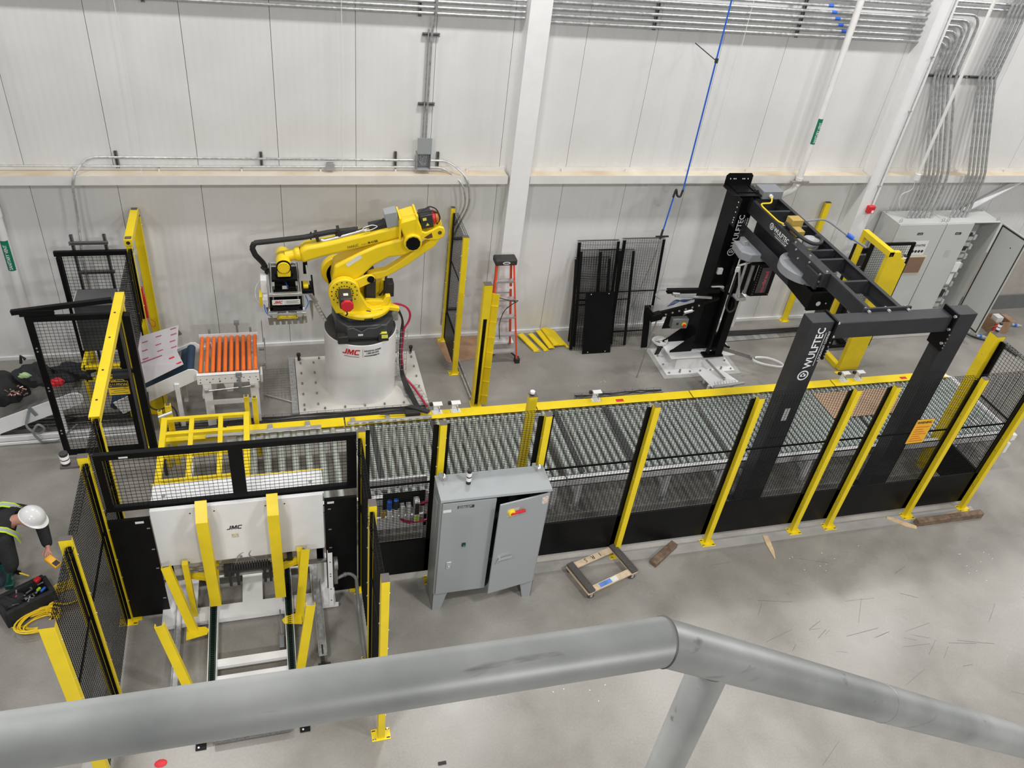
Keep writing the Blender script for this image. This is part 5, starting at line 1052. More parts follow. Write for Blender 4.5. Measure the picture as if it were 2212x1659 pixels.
for x in xs: fp += [(x+0.014, 1.35), (x+0.012, 1.405), (x-0.012, 1.405), (x-0.014, 1.35)]
fp += [(3.37, 1.35)]
m = MB(); m.prism(fp, 'xz', -1.425, -1.42); m.build('comb_plate', STL, G, smooth=False)
for k in range(7):
    x = 3.40+0.073*k; m = MB(); m.box(x-0.003, x+0.003, -1.42, -0.95, 1.37, 1.40); m.box(x-0.003, x+0.003, -1.46, -1.42, 1.37, 1.60); m.build('fork_tine', STL, G)
m = MB(); m.prism([(3.33, 1.62), (3.38, 1.62), (3.37, 1.50), (3.39, 1.34), (3.36, 1.36), (3.34, 1.5)], 'xz', -1.2, -1.15); m.prism([(3.93, 1.62), (3.98, 1.62), (3.98, 1.40), (3.965, 1.30), (3.95, 1.42)], 'xz', -1.3, -1.25); m.build_each('side_hook', STL, G)
m = MB(); m.box(3.30, 3.38, -1.3, -1.12, 1.80, 2.0); m.box(3.31, 3.38, -1.45, -1.3, 1.66, 1.78); m.build('valve_bank', WHT, G, bevel=0.004)
m = MB(); m.box(3.27, 3.31, -1.4, -1.2, 1.64, 1.80); m.box(3.86, 3.93, -1.3, -1.15, 1.80, 1.88); m.build('yellow_guards', YEL, G, bevel=0.003)
m = MB(); m.tube([(3.30, -1.2, 1.95), (3.22, -1.25, 1.85), (3.22, -1.3, 1.7), (3.32, -1.35, 1.60)], 0.008, n=6, rnd=0.06); m.tube([(3.92, -1.1, 2.10), (3.93, -1.15, 1.95), (3.95, -1.25, 1.75), (4.02, -1.3, 1.5), (4.10, -1.3, 1.35)], 0.012, n=6, rnd=0.06); m.build('clear_hose', mat('translucent_tube', (0.55, 0.56, 0.58), 0.3), G)
m = MB(); m.tube([(3.32, -1.42, 1.74), (3.34, -1.52, 1.62), (3.42, -1.58, 1.58), (3.48, -1.56, 1.58)], 0.007, n=6, rnd=0.04); m.tube([(3.88, -1.4, 1.80), (3.92, -1.45, 1.7), (3.86, -1.5, 1.62)], 0.007, n=6, rnd=0.04); m.tube([(3.6, -1.1, 1.95), (3.66, -1.3, 1.85), (3.58, -1.4, 1.8)], 0.007, n=6); m.build('blue_air_lines', BLU, G)
m = MB(); m.cyl((3.35, -1.05, 2.02), (3.38, -1.04, 2.06), 0.055, n=8); m.box(3.36, 3.42, -1.09, -1.0, 1.96, 2.02); m.build('hose_gland', RUB, G, bevel=0.004)
# side clamp on the right: slanting arm
m = MB(); m.bar((3.90, -1.25, 1.82), (4.03, -1.32, 1.62), 0.03, 0.05); m.bar((4.0, -1.3, 1.64), (4.15, -1.35, 1.33), 0.025, 0.04)
for k in range(6): c = Vector((4.02, -1.31, 1.60))+Vector((0.022, -0.006, -0.05))*k; m.obox(c, (0.02, 0, 0.004), (0, 0.03, 0), (0.003, 0, 0.008))
m.box(3.83, 3.95, -1.32, -1.18, 1.76, 1.80); m.build('side_clamp_arm', ALU, G, bevel=0.002)
m = MB(); m.box(3.84, 3.98, -1.36, -1.1, 1.80, 1.85); m.bar((3.98, -1.2, 2.0), (4.0, -1.28, 1.66), 0.02); m.cyl((3.95, -1.3, 1.82), (3.95, -1.3, 1.88), 0.02, n=8); m.box(3.88, 3.94, -1.0, -0.9, 1.9, 2.08); m.build('clamp_bracket', BLK, G, bevel=0.003)
# robot cables on the right of the pedestal
t = thing('robot_cable_run', 'black and red cables dropping beside the robot pedestal on a wire tray', 'cables', (5.25, -1.3, 0))
m = MB(); m.tube([(5.06, -1.25, 1.50), (5.20, -1.25, 1.50), (5.32, -1.25, 1.44), (5.38, -1.25, 1.32), (5.36, -1.25, 1.18), (5.28, -1.28, 1.08), (5.26, -1.28, 0.6), (5.30, -1.3, 0.2), (5.42, -1.45, 0.12), (5.50, -1.7, 0.10), (5.56, -1.95, 0.10)], 0.017, n=8, rnd=0.08); m.build('red_hose', HRD, t)
for k in range(4):
    m = MB(); m.tube([(5.10, -1.2, 1.38), (5.20, -1.22+0.01*k, 1.36+0.01*k), (5.27, -1.24, 1.22), (5.24+0.012*k, -1.27, 1.05), (5.23+0.012*k, -1.30+0.012*k, 0.5), (5.26+0.015*k, -1.34, 0.22), (5.30+0.02*k, -1.5, 0.12+0.01*k), (5.36+0.02*k, -1.8, 0.10), (5.42+0.015*k, -2.02, 0.07)], 0.014, n=6, rnd=0.08); m.build('black_cable', RUB, t)
m = MB()
for z in [0.15+0.1*k for k in range(10)]: m.bar((5.19, -1.33, z), (5.33, -1.33, z), 0.006); m.bar((5.19, -1.33, z), (5.19, -1.27, z), 0.006); m.bar((5.33, -1.33, z), (5.33, -1.27, z), 0.006)
for x in (5.19, 5.24, 5.29, 5.33): m.bar((x, -1.33, 0.1), (x, -1.33, 1.1), 0.005)
for k in range(9): y = -1.36-0.08*k; xx = 5.28+0.022*k; m.bar((xx, y, 0.06), (xx+0.24, y, 0.06), 0.006)
for q in range(5): m.bar((5.28+0.06*q, -1.36, 0.06), (5.46+0.06*q, -2.02, 0.06), 0.005)
m.build('wire_tray', GAL, t)
m = MB()
for z in (0.45, 0.62, 0.8, 0.98): m.box(5.15, 5.2, -1.26, -1.20, z, z+0.03)
m.box(5.10, 5.20, -1.24, -1.12, 1.20, 1.36); m.box(5.28, 5.38, -1.62, -1.46, 0.031, 0.09); m.box(5.22, 5.32, -1.2, -1.08, 0.031, 0.16); m.build_each('tray_bracket', GAL, t, bevel=0.002)
# wire cable tray with cables along the back of the conveyor
def tray(x0, x1, y0, y1, label, ncab, z=0.03):
    t = thing('cable_tray', label, 'cable tray', ((x0+x1)/2, (y0+y1)/2, 0))
    m = MB(); n = int((x1-x0)/0.12)
    for k in range(n+1): x = x0+(x1-x0)*k/n; m.bar((x, y0, z), (x, y1, z), 0.005); m.bar((x, y1, z), (x, y1, z+0.06), 0.005); m.bar((x, y0, z), (x, y0, z+0.06), 0.005)
    for q in range(4): y = y0+(y1-y0)*q/3; m.bar((x0, y, z+0.004), (x1, y, z+0.004), 0.005)
    m.bar((x0, y1, z+0.06), (x1, y1, z+0.06), 0.005); m.bar((x0, y0, z+0.06), (x1, y0, z+0.06), 0.005); m.build('wire_tray', GAL, t, smooth=False)
    rr = random.Random(int(x0*10)+3)
    for k in range(ncab):
        yb = y0+0.02+(y1-y0-0.04)*k/max(1, ncab-1); P = [(x0+(x1-x0)*i/12, yb+rr.uniform(-0.018, 0.018), z+0.02+0.008*(k % 2)+rr.uniform(0, 0.008)) for i in range(13)]
        m = MB(); m.tube(P, 0.009, n=6); m.build('black_cable', RUB, t)
    return t
tray(1.85, 5.55, -2.12, -1.86, 'wire tray of black cables on the floor in front of the robot plate', 9)
tray(-0.5, 1.62, -1.72, -1.50, 'wire tray of black cables on the floor under the left infeed conveyor', 6)
tray(7.95, 9.45, -2.02, -1.90, 'short wire tray with black cable behind the mid conveyor', 3)
"""BREAK"""
# ================================================================ ORANGE ROLLER TABLE + INFEED
t = thing('orange_roller_table', 'short white conveyor table with ten orange rollers left of the robot', 'conveyor', (2.8, -1.5, 0))
base = None
for i in range(10):
    x = 2.435+0.0795*i
    if base is None:
        m = MB(); m.cyl((x, -1.90, 0.945), (x, -1.08, 0.945), 0.0265, n=14); base = m.build('orange_roller', ORN, t); XR = x
    else:
        c = base.copy(); COL.objects.link(c); c.parent = t; c.location.x += x-XR
m = MB(); m.box(2.39, 3.195, -1.965, -1.955, 0.80, 0.945); m.box(2.39, 3.195, -1.965, -1.91, 0.94, 0.948); m.build('near_side_rail', WHT, t, smooth=False)
m = MB()
for i in range(10): m.cyl((2.435+0.0795*i, -1.966, 0.88), (2.435+0.0795*i, -1.969, 0.88), 0.007, n=6)
for x in (2.43, 2.55, 2.68, 2.9, 3.05, 3.17): m.cyl((x, -1.966, 0.83 if x != 2.68 else 0.85), (x, -1.969, 0.83), 0.009, n=6)
m.build('rail_bolts', TXB, t)
m = MB(); m.box(2.39, 3.195, -1.04, -1.03, 0.84, 0.98); m.build('far_side_rail', WHT, t, smooth=False)
for x0, x1 in ((2.45, 2.56), (3.06, 3.17)):
    m = MB(); m.box(x0, x1, -1.955, -1.945, 0.03, 0.80); m.box(x0, x0+0.006, -1.945, -1.90, 0.03, 0.80); m.box(x0-0.01, x1+0.01, -1.97, -1.88, 0.0, 0.03); m.build('front_leg', WHT, t, smooth=False)
    m = MB(); m.box(x0+0.02, x1-0.02, -1.10, -1.04, 0.0, 0.84); m.build('rear_leg', WHT, t, smooth=False)
m = MB(); m.box(2.56, 3.06, -1.95, -1.92, 0.42, 0.49); m.box(2.42, 2.46, -1.9, -1.1, 0.5, 0.55); m.build('cross_brace', WHT, t, bevel=0.003)
m = MB(); m.prism([(2.70, 0.80), (2.86, 0.80), (2.83, 0.60), (2.75, 0.60)], 'xz', -1.90, -1.75); m.build('motor_cover', WHT, t, bevel=0.004)
m = MB(); m.cyl((2.48, -1.99, 0.70), (3.10, -1.99, 0.74), 0.008, n=8); m.box(2.47, 2.52, -2.0, -1.966, 0.68, 0.72); m.box(3.07, 3.12, -2.0, -1.966, 0.72, 0.76); m.build('adjuster_rod', ALU, t)
m = MB(); m.box(2.91, 2.95, -2.0, -1.97, 0.62, 0.92); m.box(2.89, 2.97, -1.99, -1.968, 0.90, 0.97); m.box(2.90, 2.93, -1.03, -1.0, 0.95, 1.12); m.box(2.88, 2.95, -1.05, -0.99, 1.12, 1.17); m.box(2.52, 2.55, -1.03, -1.0, 0.95, 1.05); m.box(3.08, 3.11, -1.03, -1.0, 0.95, 1.05); m.build('photo_eyes', MGR, t, bevel=0.003)
m = MB(); m.bar((3.20, -1.30, 0.86), (3.28, -1.30, 0.86), 0.03); m.bar((3.20, -1.6, 0.80), (3.28, -1.6, 0.80), 0.03); m.box(3.27, 3.285, -1.66, -1.05, 0.76, 0.88); m.box(3.255, 3.265, -1.1, -1.06, 0.84, 1.20); m.build('end_stop_frame', STL, t, bevel=0.002)
m = MB(); m.box(3.20, 3.23, -1.80, -1.60, 0.65, 0.78); m.build('side_motor', WHT, t, bevel=0.004)
m = MB(); m.box(2.58, 3.05, -1.88, -1.1, 0.87, 0.88); m.build('slotted_bed', STL, t)
m = MB(); m.bar((3.22, -1.45, 0.6), (3.62, -1.15, 0.02), 0.022) if False else m.cyl((3.22, -1.30, 0.02), (3.66, -1.55, 0.02), 0.012, n=8)
tag(m.build('steel_rod', ALU), 'loose light steel rod on the floor left of the robot plate', 'rod')
m = MB()
for k in range(9): m.bar((3.22+0.05*k, -0.65, 0.01), (3.22+0.05*k, -1.40, 0.01), 0.0035)
for k in range(12): m.bar((3.2, -0.67-0.06*k, 0.013), (3.62, -0.67-0.06*k, 0.013), 0.0035)
tag(m.build('mesh_offcut', STL, smooth=False), 'flat wire mesh piece on the floor left of the robot plate', 'mesh')
def incline(x0, z0, x1, z1, y0, y1, label, mtbelt):
    t = thing('belt_conveyor', label, 'conveyor', ((x0+x1)/2, (y0+y1)/2, 0)); d = Vector((x1-x0, 0, z1-z0)); L = d.length; d.normalize(); n = Vector((-d.z, 0, d.x)); c = Vector(((x0+x1)/2, (y0+y1)/2, (z0+z1)/2))
    m = MB(); m.obox(c-n*0.06, d*L/2, (0, (y1-y0)/2-0.015, 0), n*0.04); m.cyl((x1, y0+0.015, z1-0.06*n.z), (x1, y1-0.015, z1-0.06*n.z), 0.055, n=16); m.cyl((x0, y0+0.015, z0-0.06*n.z), (x0, y1-0.015, z0-0.06*n.z), 0.055, n=16); m.build('belt', mtbelt, t, bevel=0.004)
    for y in (y0, y1):
        m = MB(); m.prism([(lambda q_: (q_.x, q_.z))(c+d*a-n*b) for a, b in ((-L/2, -0.02), (L/2, -0.02), (L/2+0.06, 0.01), (L/2+0.085, 0.07), (L/2+0.06, 0.14), (L/2, 0.18), (-L/2, 0.20))], 'xz', y-0.008, y+0.008); m.build('side_plate', WHT, t, smooth=False)
    return t, d, n
t, d, n = incline(1.30, 0.52, 2.30, 1.00, -1.90, -1.28, 'inclined belt conveyor with dark blue belt feeding the orange rollers', NAV)
m = MB()
for x in (2.12,): m.box(x-0.03, x+0.03, -1.93, -1.88, 0.0, 0.80); m.box(x-0.03, x+0.03, -1.32, -1.27, 0.0, 0.80)
m.build_each('support_leg', WHT, t, bevel=0.003)
m = MB(); m.obox((2.02, -1.22, 1.12), (0.15, 0, 0.07), (0, 0.004, 0), (-0.03, 0, 0.06)); m.obox((2.1, -1.6, 1.0), (0.09, 0, 0.045), (0, 0.1, 0), (0, 0, 0.01)); m.build('side_guides', STL, t, bevel=0.003)
m = MB(); m.tube([(1.75, -1.95, 0.72), (1.74, -2.0, 0.5), (1.85, -2.0, 0.42), (2.0, -1.98, 0.5), (2.06, -1.97, 0.4), (2.08, -1.97, 0.1)], 0.01, n=6, rnd=0.08); m.obox((1.62, -1.97, 0.66), (0.04, 0, -0.08), (0, 0.03, 0), (0.03, 0, 0.02)); m.build('motor_cable', RUB, t)
t, d, n = incline(-0.6, 0.18, 0.84, 0.73, -1.90, -1.35, 'long white inclined conveyor entering at the left edge of the frame', STL)
m = MB()
for x in (-0.2, 0.62): m.box(x-0.03, x+0.03, -1.88, -1.83, 0.0, 0.3 if x < 0 else 0.62); m.box(x-0.03, x+0.03, -1.42, -1.37, 0, 0.3 if x < 0 else 0.62)
m.build_each('support_leg', WHT, t)
m = MB(); m.tube([(0.28, -1.93, 0.52), (0.20, -1.98, 0.30), (0.32, -2.0, 0.16), (0.44, -2.0, 0.25), (0.36, -2.0, 0.36), (0.26, -2.0, 0.2), (0.34, -2.0, 0.03)], 0.016, n=8, rnd=0.07); m.tube([(0.34, -2.0, 0.03), (0.55, -2.0, 0.03), (0.8, -1.95, 0.25)], 0.012, n=6, rnd=0.06); m.obox((0.32, -1.92, 0.50), (0.03, 0, -0.07), (0, 0.01, 0), (0.02, 0, 0.01)); m.build('hanging_cable', MGR, t)
m = MB(); m.box(-1.2, 1.62, -1.92, -1.87, 0.01, 0.09); m.box(-1.2, 1.62, -1.99, -1.97, 0.01, 0.05); tag(m.build('floor_rail', WHT, bevel=0.003), 'long white rail on the floor at far left under the conveyor', 'rail')
# printed folded sheet on the incline
t = thing('printed_carton_sheet', 'folded white carton sheet with red print lying on the inclined conveyor', 'sheet', (1.95, -1.6, 0.9))
m = MB()
A = [Vector((1.66, -1.45, 1.27)), Vector((2.20, -1.42, 1.42)), Vector((2.16, -1.66, 1.16)), Vector((1.64, -1.70, 0.98))]
Bq = [A[3], A[2], Vector((2.24, -1.86, 1.08)), Vector((1.72, -1.92, 0.84))]
def quad(m, Q, th=0.003):
    nn = (Q[1]-Q[0]).cross(Q[3]-Q[0]).normalized()*th; m.add([p for p in Q]+[p+nn for p in Q], [(0, 1, 2, 3), (7, 6, 5, 4), (0, 4, 5, 1), (1, 5, 6, 2), (2, 6, 7, 3), (3, 7, 4, 0)])
quad(m, A); quad(m, Bq); m.build('sheet', cover_mat(), t, smooth=False)
def onq(Q, u, v): return Q[0]*(1-u)*(1-v)+Q[1]*u*(1-v)+Q[2]*u*v+Q[3]*(1-u)*v
nA = (A[1]-A[0]).cross(A[3]-A[0]).normalized(); nA = nA if nA.dot(Vector((0, -1, 0.3))) > 0 else -nA
m = MB()
rr = random.Random(2)
for (u, v) in ((0.12, 0.25), (0.45, 0.2), (0.8, 0.08), (0.82, 0.3), (0.12, 0.55), (0.45, 0.5), (0.8, 0.55), (0.14, 0.85), (0.5, 0.75), (0.84, 0.8)):
    p, q = onq(A, u, v), onq(A, u+0.14, v-0.0); m.bar(p+nA*0.004, q+nA*0.004, 0.012, 0.002, up=nA)
m.bar(onq(A, 0.1, 0.95)+nA*0.004, onq(A, 0.62, 0.95)+nA*0.004, 0.012, 0.002, up=nA); m.build('red_print', mat('maroon_print', (0.38, 0.04, 0.10), 0.6), t, smooth=False)
m = MB(); nB = (Bq[1]-Bq[0]).cross(Bq[3]-Bq[0]).normalized(); nB = nB if nB.z > 0 else -nB
for (u, v) in ((0.75, 0.3), (0.85, 0.8)): m.bar(onq(Bq, u, v)+nB*0.004, onq(Bq, u+0.13, v)+nB*0.004, 0.022, 0.002, up=nB)
m.build('red_logo_print', TXR, t, smooth=False)
# ================================================================ STRETCH WRAPPER GANTRY
def logo(parent, origin, right, up, s, m=None):
    """wordmark with round mark at origin along right"""
    Rv = Vector(right).normalized(); Uv = Vector(up).normalized(); N = Rv.cross(Uv); O = Vector(origin)
    mm = MB(); n = 20; r0, r1 = s*0.52, s*0.40; c = O+Rv*s*0.5+Uv*s*0.36+N*0.001
    vs = []; fs = []
    for k in range(n):
        a = 2*math.pi*k/n; e = Rv*math.cos(a)+Uv*math.sin(a); vs += [c+e*r0, c+e*r1]
    for k in range(n): k2 = (k+1) % n; fs.append((2*k, 2*k2, 2*k2+1, 2*k+1))
    mm.add(vs, fs); mm.obox(c, Rv*s*0.12, Uv*s*0.26, N*0.0008); mm.obox(c+Rv*s*0.1+Uv*s*0.02, Rv*s*0.16, Uv*s*0.09, N*0.0008); mm.build('logo_mark', TXW, parent, smooth=False)
    text('WULFTEC', s, O+Rv*s*1.25, right, up, TXW, parent, sx=0.92, bold=s*0.012)
    mm = MB(); mm.obox(O+Rv*s*3.2-Uv*s*0.22+N*0.001, Rv*s*1.7, Uv*s*0.02, N*0.0006); mm.build('rule_line', TXW, parent, smooth=False)
    text('A DURAVANT COMPANY', s*0.32, O+Rv*s*1.9-Uv*s*0.62, right, up, TXW, parent, sx=0.85, ext=0.0006)
t = thing('wrapper_base', 'white steel base plates bolted to the floor under the dark pillar', 'base', (10.4, -1.1, 0))
m = MB(); m.box(9.66, 11.12, -1.60, -0.72, 0.0, 0.012); m.build('grout_plate', mat('grey_grout', (0.42, 0.42, 0.40), 0.6), t)
m = MB(); m.box(9.73, 11.02, -1.53, -0.78, 0.012, 0.035); m.build('bottom_plate', WHT, t, bevel=0.004)
m = MB(); m.box(9.95, 10.85, -1.36, -1.345, 0.035, 0.27); m.box(9.95, 10.85, -0.90, -0.885, 0.035, 0.27)
for x in (9.96, 10.2, 10.62, 10.84): m.box(x-0.006, x+0.006, -1.345, -0.90, 0.035, 0.27)
m.box(10.2, 10.6, -1.345, -1.0, 0.035, 0.26); m.build('riser', WHT, t, smooth=False)
m = MB(); m.box(9.80, 11.0, -1.42, -0.84, 0.27, 0.29); m.build('top_plate', WHT, t, bevel=0.004)
m = MB()
for k in range(7): m.cyl((9.79+k*0.195, -1.49, 0.035), (9.79+k*0.195, -1.49, 0.055 if k not in (1, 5) else 0.10), 0.016, n=6)
for y in (-1.25, -1.0): m.cyl((9.78, y, 0.035), (9.78, y, 0.055), 0.016, n=6); m.cyl((10.96, y, 0.035), (10.96, y, 0.055), 0.016, n=6)
m.build('anchor_nuts', STL, t)
Wt = thing('stretch_wrapper', 'dark grey overhead stretch wrapper gantry spanning the conveyor', 'stretch wrapper', (10.7, -2.6, 0.29))
m = MB(); m.box(10.24, 10.255, -1.24, -0.92, 0.30, 3.2); m.box(10.555, 10.57, -1.24, -0.92, 0.30, 3.2); m.box(10.255, 10.555, -1.20, -1.185, 0.30, 3.2); m.box(10.255, 10.555, -0.94, -0.92, 0.30, 3.2); m.build('rear_pillar', BLK, Wt, smooth=False)
for y in (-1.24, -0.93):
    m = MB(); m.prism([(9.84, 0.292), (10.24, 0.292), (10.24, 0.62), (10.20, 0.62), (9.90, 0.36), (9.84, 0.33)], 'xz', y, y-0.012); m.prism([(10.57, 0.292), (10.98, 0.292), (10.98, 0.33), (10.92, 0.36), (10.62, 0.62), (10.57, 0.62)], 'xz', y, y-0.012); m.build_each('gusset_foot', BLK, Wt, smooth=False)
logo(Wt, (10.47, -1.2465, 2.14), (0, 0, 1), (-1, 0, 0), 0.13)
m = MB(); m.box(10.28, 10.50, -1.249, -1.2, 1.50, 1.56); m.box(10.30, 10.38, -1.2490, -1.2, 1.80, 1.90); m.build('pillar_label', STK, Wt)
# bracket plates at pillar top
m = MB(); m.prism([(10.16, 3.18), (10.62, 3.18), (10.62, 3.34), (10.58, 3.38), (10.20, 3.38), (10.16, 3.34)], 'xz', -0.93, -0.92); m.box(10.14, 10.66, -1.3, -0.93, 3.17, 3.185); m.prism([(-1.42, 2.72), (-1.02, 2.72), (-1.02, 3.18), (-1.42, 3.18)], 'yz', 10.215, 10.23); m.build('top_bracket', BLK, Wt, bevel=0.004)
m = MB()
for x in (10.24, 10.30, 10.33, 10.45, 10.48, 10.54): m.cyl((x, -0.931, 3.29), (x, -0.934, 3.29), 0.010, n=8)
for z in (2.78, 2.82, 2.86, 2.95, 3.03, 3.11): m.cyl((10.214, -1.36, z), (10.21, -1.36, z), 0.011, n=8)
m.build('bracket_holes', STK, Wt)
# boom: two channels and cross members
for x0, x1, s in ((10.50, 10.56, 1), (10.96, 11.02, -1)):
    m = MB(); m.box(x0, x1, -4.30, -1.05, 2.88, 2.892); m.box(x0, x1, -4.30, -1.05, 3.088, 3.10); m.box(x0 if s > 0 else x1-0.008, x0+0.008 if s > 0 else x1, -4.30, -1.05, 2.892, 3.088); m.build('boom_channel', CHR, Wt, bevel=0.003)
for y in (-1.07, -1.22, -1.62, -2.10, -2.80, -3.05, -3.62, -4.28):
    m = MB(); m.box(10.56, 10.96, y-0.02, y+0.02, 2.90, 3.09); m.build('cross_member', CHR, Wt, bevel=0.003)
logo(Wt, (10.4995, -1.88, 2.968), (0, -1, 0), (0, 0, 1), 0.098)
m = MB(); m.box(10.40, 11.10, -4.34, -4.31, 2.86, 3.14); m.build('boom_end_plate', CHR, Wt, bevel=0.004)
for x in (10.46, 10.75, 11.04):
    m = MB(); m.cyl((x, -4.345, 3.11), (x, -4.385, 3.11), 0.02, n=6); m.cyl((x, -4.30, 3.11), (x, -4.28, 3.11), 0.018, n=6); m.build('bolt', ALU, Wt)
# portal
m = MB(); m.box(9.87, 11.58, -4.55, -4.345, 2.87, 3.10); m.build('portal_beam', CHR, Wt, bevel=0.012)
for x0, x1, n_ in ((9.53, 9.83, 'left'), (11.62, 11.92, 'right')):
    m = MB(); m.box(x0, x1, -4.57, -4.36, 0.015, 3.14); m.build('portal_leg', CHR, Wt, bevel=0.006)
    m = MB(); m.box(x0-0.06, x1+0.08, -4.63, -4.30, 0.0, 0.015); m.build('leg_base_plate', CHR, Wt)
    xi = x1+0.005 if n_ == 'left' else x0-0.035
    m = MB(); m.box(xi, xi+0.03, -4.60, -4.34, 2.60, 3.16); m.build('flange_plate', BLK, Wt, bevel=0.004)
    m = MB()
    for z in (2.66, 2.70, 2.74, 2.80, 2.86): m.cyl((xi+0.015, -4.60, z), (xi+0.015, -4.61, z), 0.009, n=8)
    for z in (2.72, 2.93, 3.12): m.cyl((xi+0.03 if n_ == 'left' else xi, -4.58, z), (xi+0.055 if n_ == 'left' else xi-0.025, -4.58, z), 0.02, n=6)
    m.build('flange_bolts', ALU, Wt)
logo(Wt, (9.74, -4.5715, 2.28), (0, 0, 1), (-1, 0, 0), 0.145)
m = MB(); m.box(9.63, 9.71, -4.5725, -4.571, 1.62, 1.82); m.build('leg_sticker', STK, Wt, smooth=False)
# rotating arm with slip ring, counterweight and mast
m = MB(); m.box(10.46, 10.74, -3.30, -1.22, 2.50, 2.512); m.box(10.46, 10.47, -3.30, -1.22, 2.512, 2.72); m.box(10.73, 10.74, -3.30, -1.22, 2.512, 2.72); m.box(10.46, 10.74, -1.24, -1.22, 2.512, 2.72) if False else None; m.build('rotating_arm', CHR, Wt, bevel=0.003)
m = MB(); m.prism([(-3.30, 2.74), (-2.7, 2.74), (-2.8, 2.52), (-3.30, 2.48)], 'yz', 10.43, 10.445); m.prism([(10.43, -3.34), (10.80, -3.34), (10.80, -3.30), (10.43, -3.30)], 'xy', 2.46, 2.74); m.build('counterweight_plate', BLK, Wt, bevel=0.003)
m = MB(); m.cyl((10.58, -3.341, 2.57), (10.58, -3.345, 2.57), 0.035, n=16); m.cyl((10.70, -3.341, 2.57), (10.70, -3.345, 2.57), 0.012, n=8); m.build('access_holes', STK, Wt)
m = MB(); m.lathe((10.66, -2.78, 2.73), (0, 0, 1), [(0.40, 0), (0.40, 0.11), (0.38, 0.12)], n=48); m.build('belt_guard_drum', mat('mid_grey_guard', (0.26, 0.27, 0.29), 0.4), Wt)
m = MB(); m.box(10.40, 10.50, -3.45, -2.60, 2.90, 3.11); m.box(10.36, 10.40, -3.40, -3.10, 2.84, 3.05); m.box(10.56, 10.96, -3.0, -2.5, 2.84, 2.92); m.build('hub_housing', CHR, Wt, bevel=0.006)
m = MB()
for y, z in ((-2.5, 3.0), (-2.75, 3.08), (-2.85, 3.0), (-3.1, 3.08), (-3.2, 2.98), (-3.38, 3.06), (-3.4, 2.96)): m.cyl((10.40, y, z), (10.385, y, z), 0.014, n=8)
for y in (-2.62, -3.0, -3.42): m.cyl((10.45, y, 3.11), (10.45, y, 3.13), 0.015, n=6)
m.build('housing_bolts', ALU, Wt)
m = MB(); m.lathe((10.86, -2.42, 2.95), (0, 0, 1), [(0.12, 0), (0.12, 0.10), (0.10, 0.11)], n=28); m.build('slip_ring_cap', mat('light_grey_cap', (0.42, 0.43, 0.45), 0.4), Wt)
m = MB(); m.tube([(10.58, -2.10, 3.14), (10.54, -2.35, 3.17), (10.52, -2.60, 3.18), (10.62, -2.75, 3.16), (10.78, -2.72, 3.14), (10.88, -2.60, 3.15), (10.88, -2.45, 3.12)], 0.026, n=10, rnd=0.1); m.build('black_hose', RUB, Wt)
m = MB(); m.box(10.62, 10.96, -1.32, -1.05, 3.13, 3.26); m.build('junction_box', MGR, Wt, bevel=0.01)
m = MB(); m.cyl((10.75, -1.32, 3.19), (10.75, -1.36, 3.19), 0.028, n=10); m.build('cable_gland', TXW, Wt)
m = MB(); m.cyl((10.70, -1.321, 3.19), (10.70, -1.324, 3.19), 0.024, n=10) if False else m.lathe((10.615, -1.18, 3.19), (-1, 0, 0), [(0.03, 0), (0.03, 0.012)], n=12); m.build('knockout_plug', RUB, Wt)
m = MB(); m.tube([(10.75, -1.36, 3.19), (10.74, -1.42, 3.12), (10.56, -1.42, 3.115), (10.53, -1.50, 3.112), (10.53, -2.0, 3.112), (10.60, -2.15, 3.13)], 0.012, n=8, rnd=0.05); m.build('yellow_cable', YCB, Wt)
m = MB(); m.box(10.60, 10.78, -2.22, -2.06, 3.10, 3.24); m.box(10.58, 10.72, -2.40, -2.24, 3.08, 3.16); m.build('ochre_valve_box', OCH, Wt, bevel=0.004)
m = MB(); m.tube([(11.02, -1.9, 3.06), (11.35, -1.95, 3.12), (11.62, -2.25, 2.98), (11.9, -2.35, 2.85)], 0.016, n=8, rnd=0.1); m.build('cord_out', MGR, Wt)
m = MB(); m.cyl((11.60, -2.22, 3.0), (11.68, -2.27, 2.96), 0.035, n=10); m.build('blue_coupler', BLU, Wt)
m = MB(); m.box(10.58, 10.71, -1.46, -1.33, 0.33, 2.50); m.build('hanging_mast', BLK, Wt, bevel=0.004)
m = MB(); m.box(10.44, 10.475, -1.44, -1.37, 0.33, 2.50); m.build('mast_rail', BLK, Wt, bevel=0.003)
m = MB(); m.box(10.38, 10.74, -1.47, -1.33, 0.30, 0.33); m.build('mast_foot', BLK, Wt)
m = MB(); m.tube([(10.40, -1.26, 1.55), (10.42, -1.30, 1.55), (10.6, -1.5, 1.5), (10.66, -1.5, 1.3), (10.58, -1.48, 1.2), (10.50, -1.45, 1.3), (10.52, -1.44, 1.9)], 0.018, n=8, rnd=0.06); m.build('cable_loop', RUB, Wt)
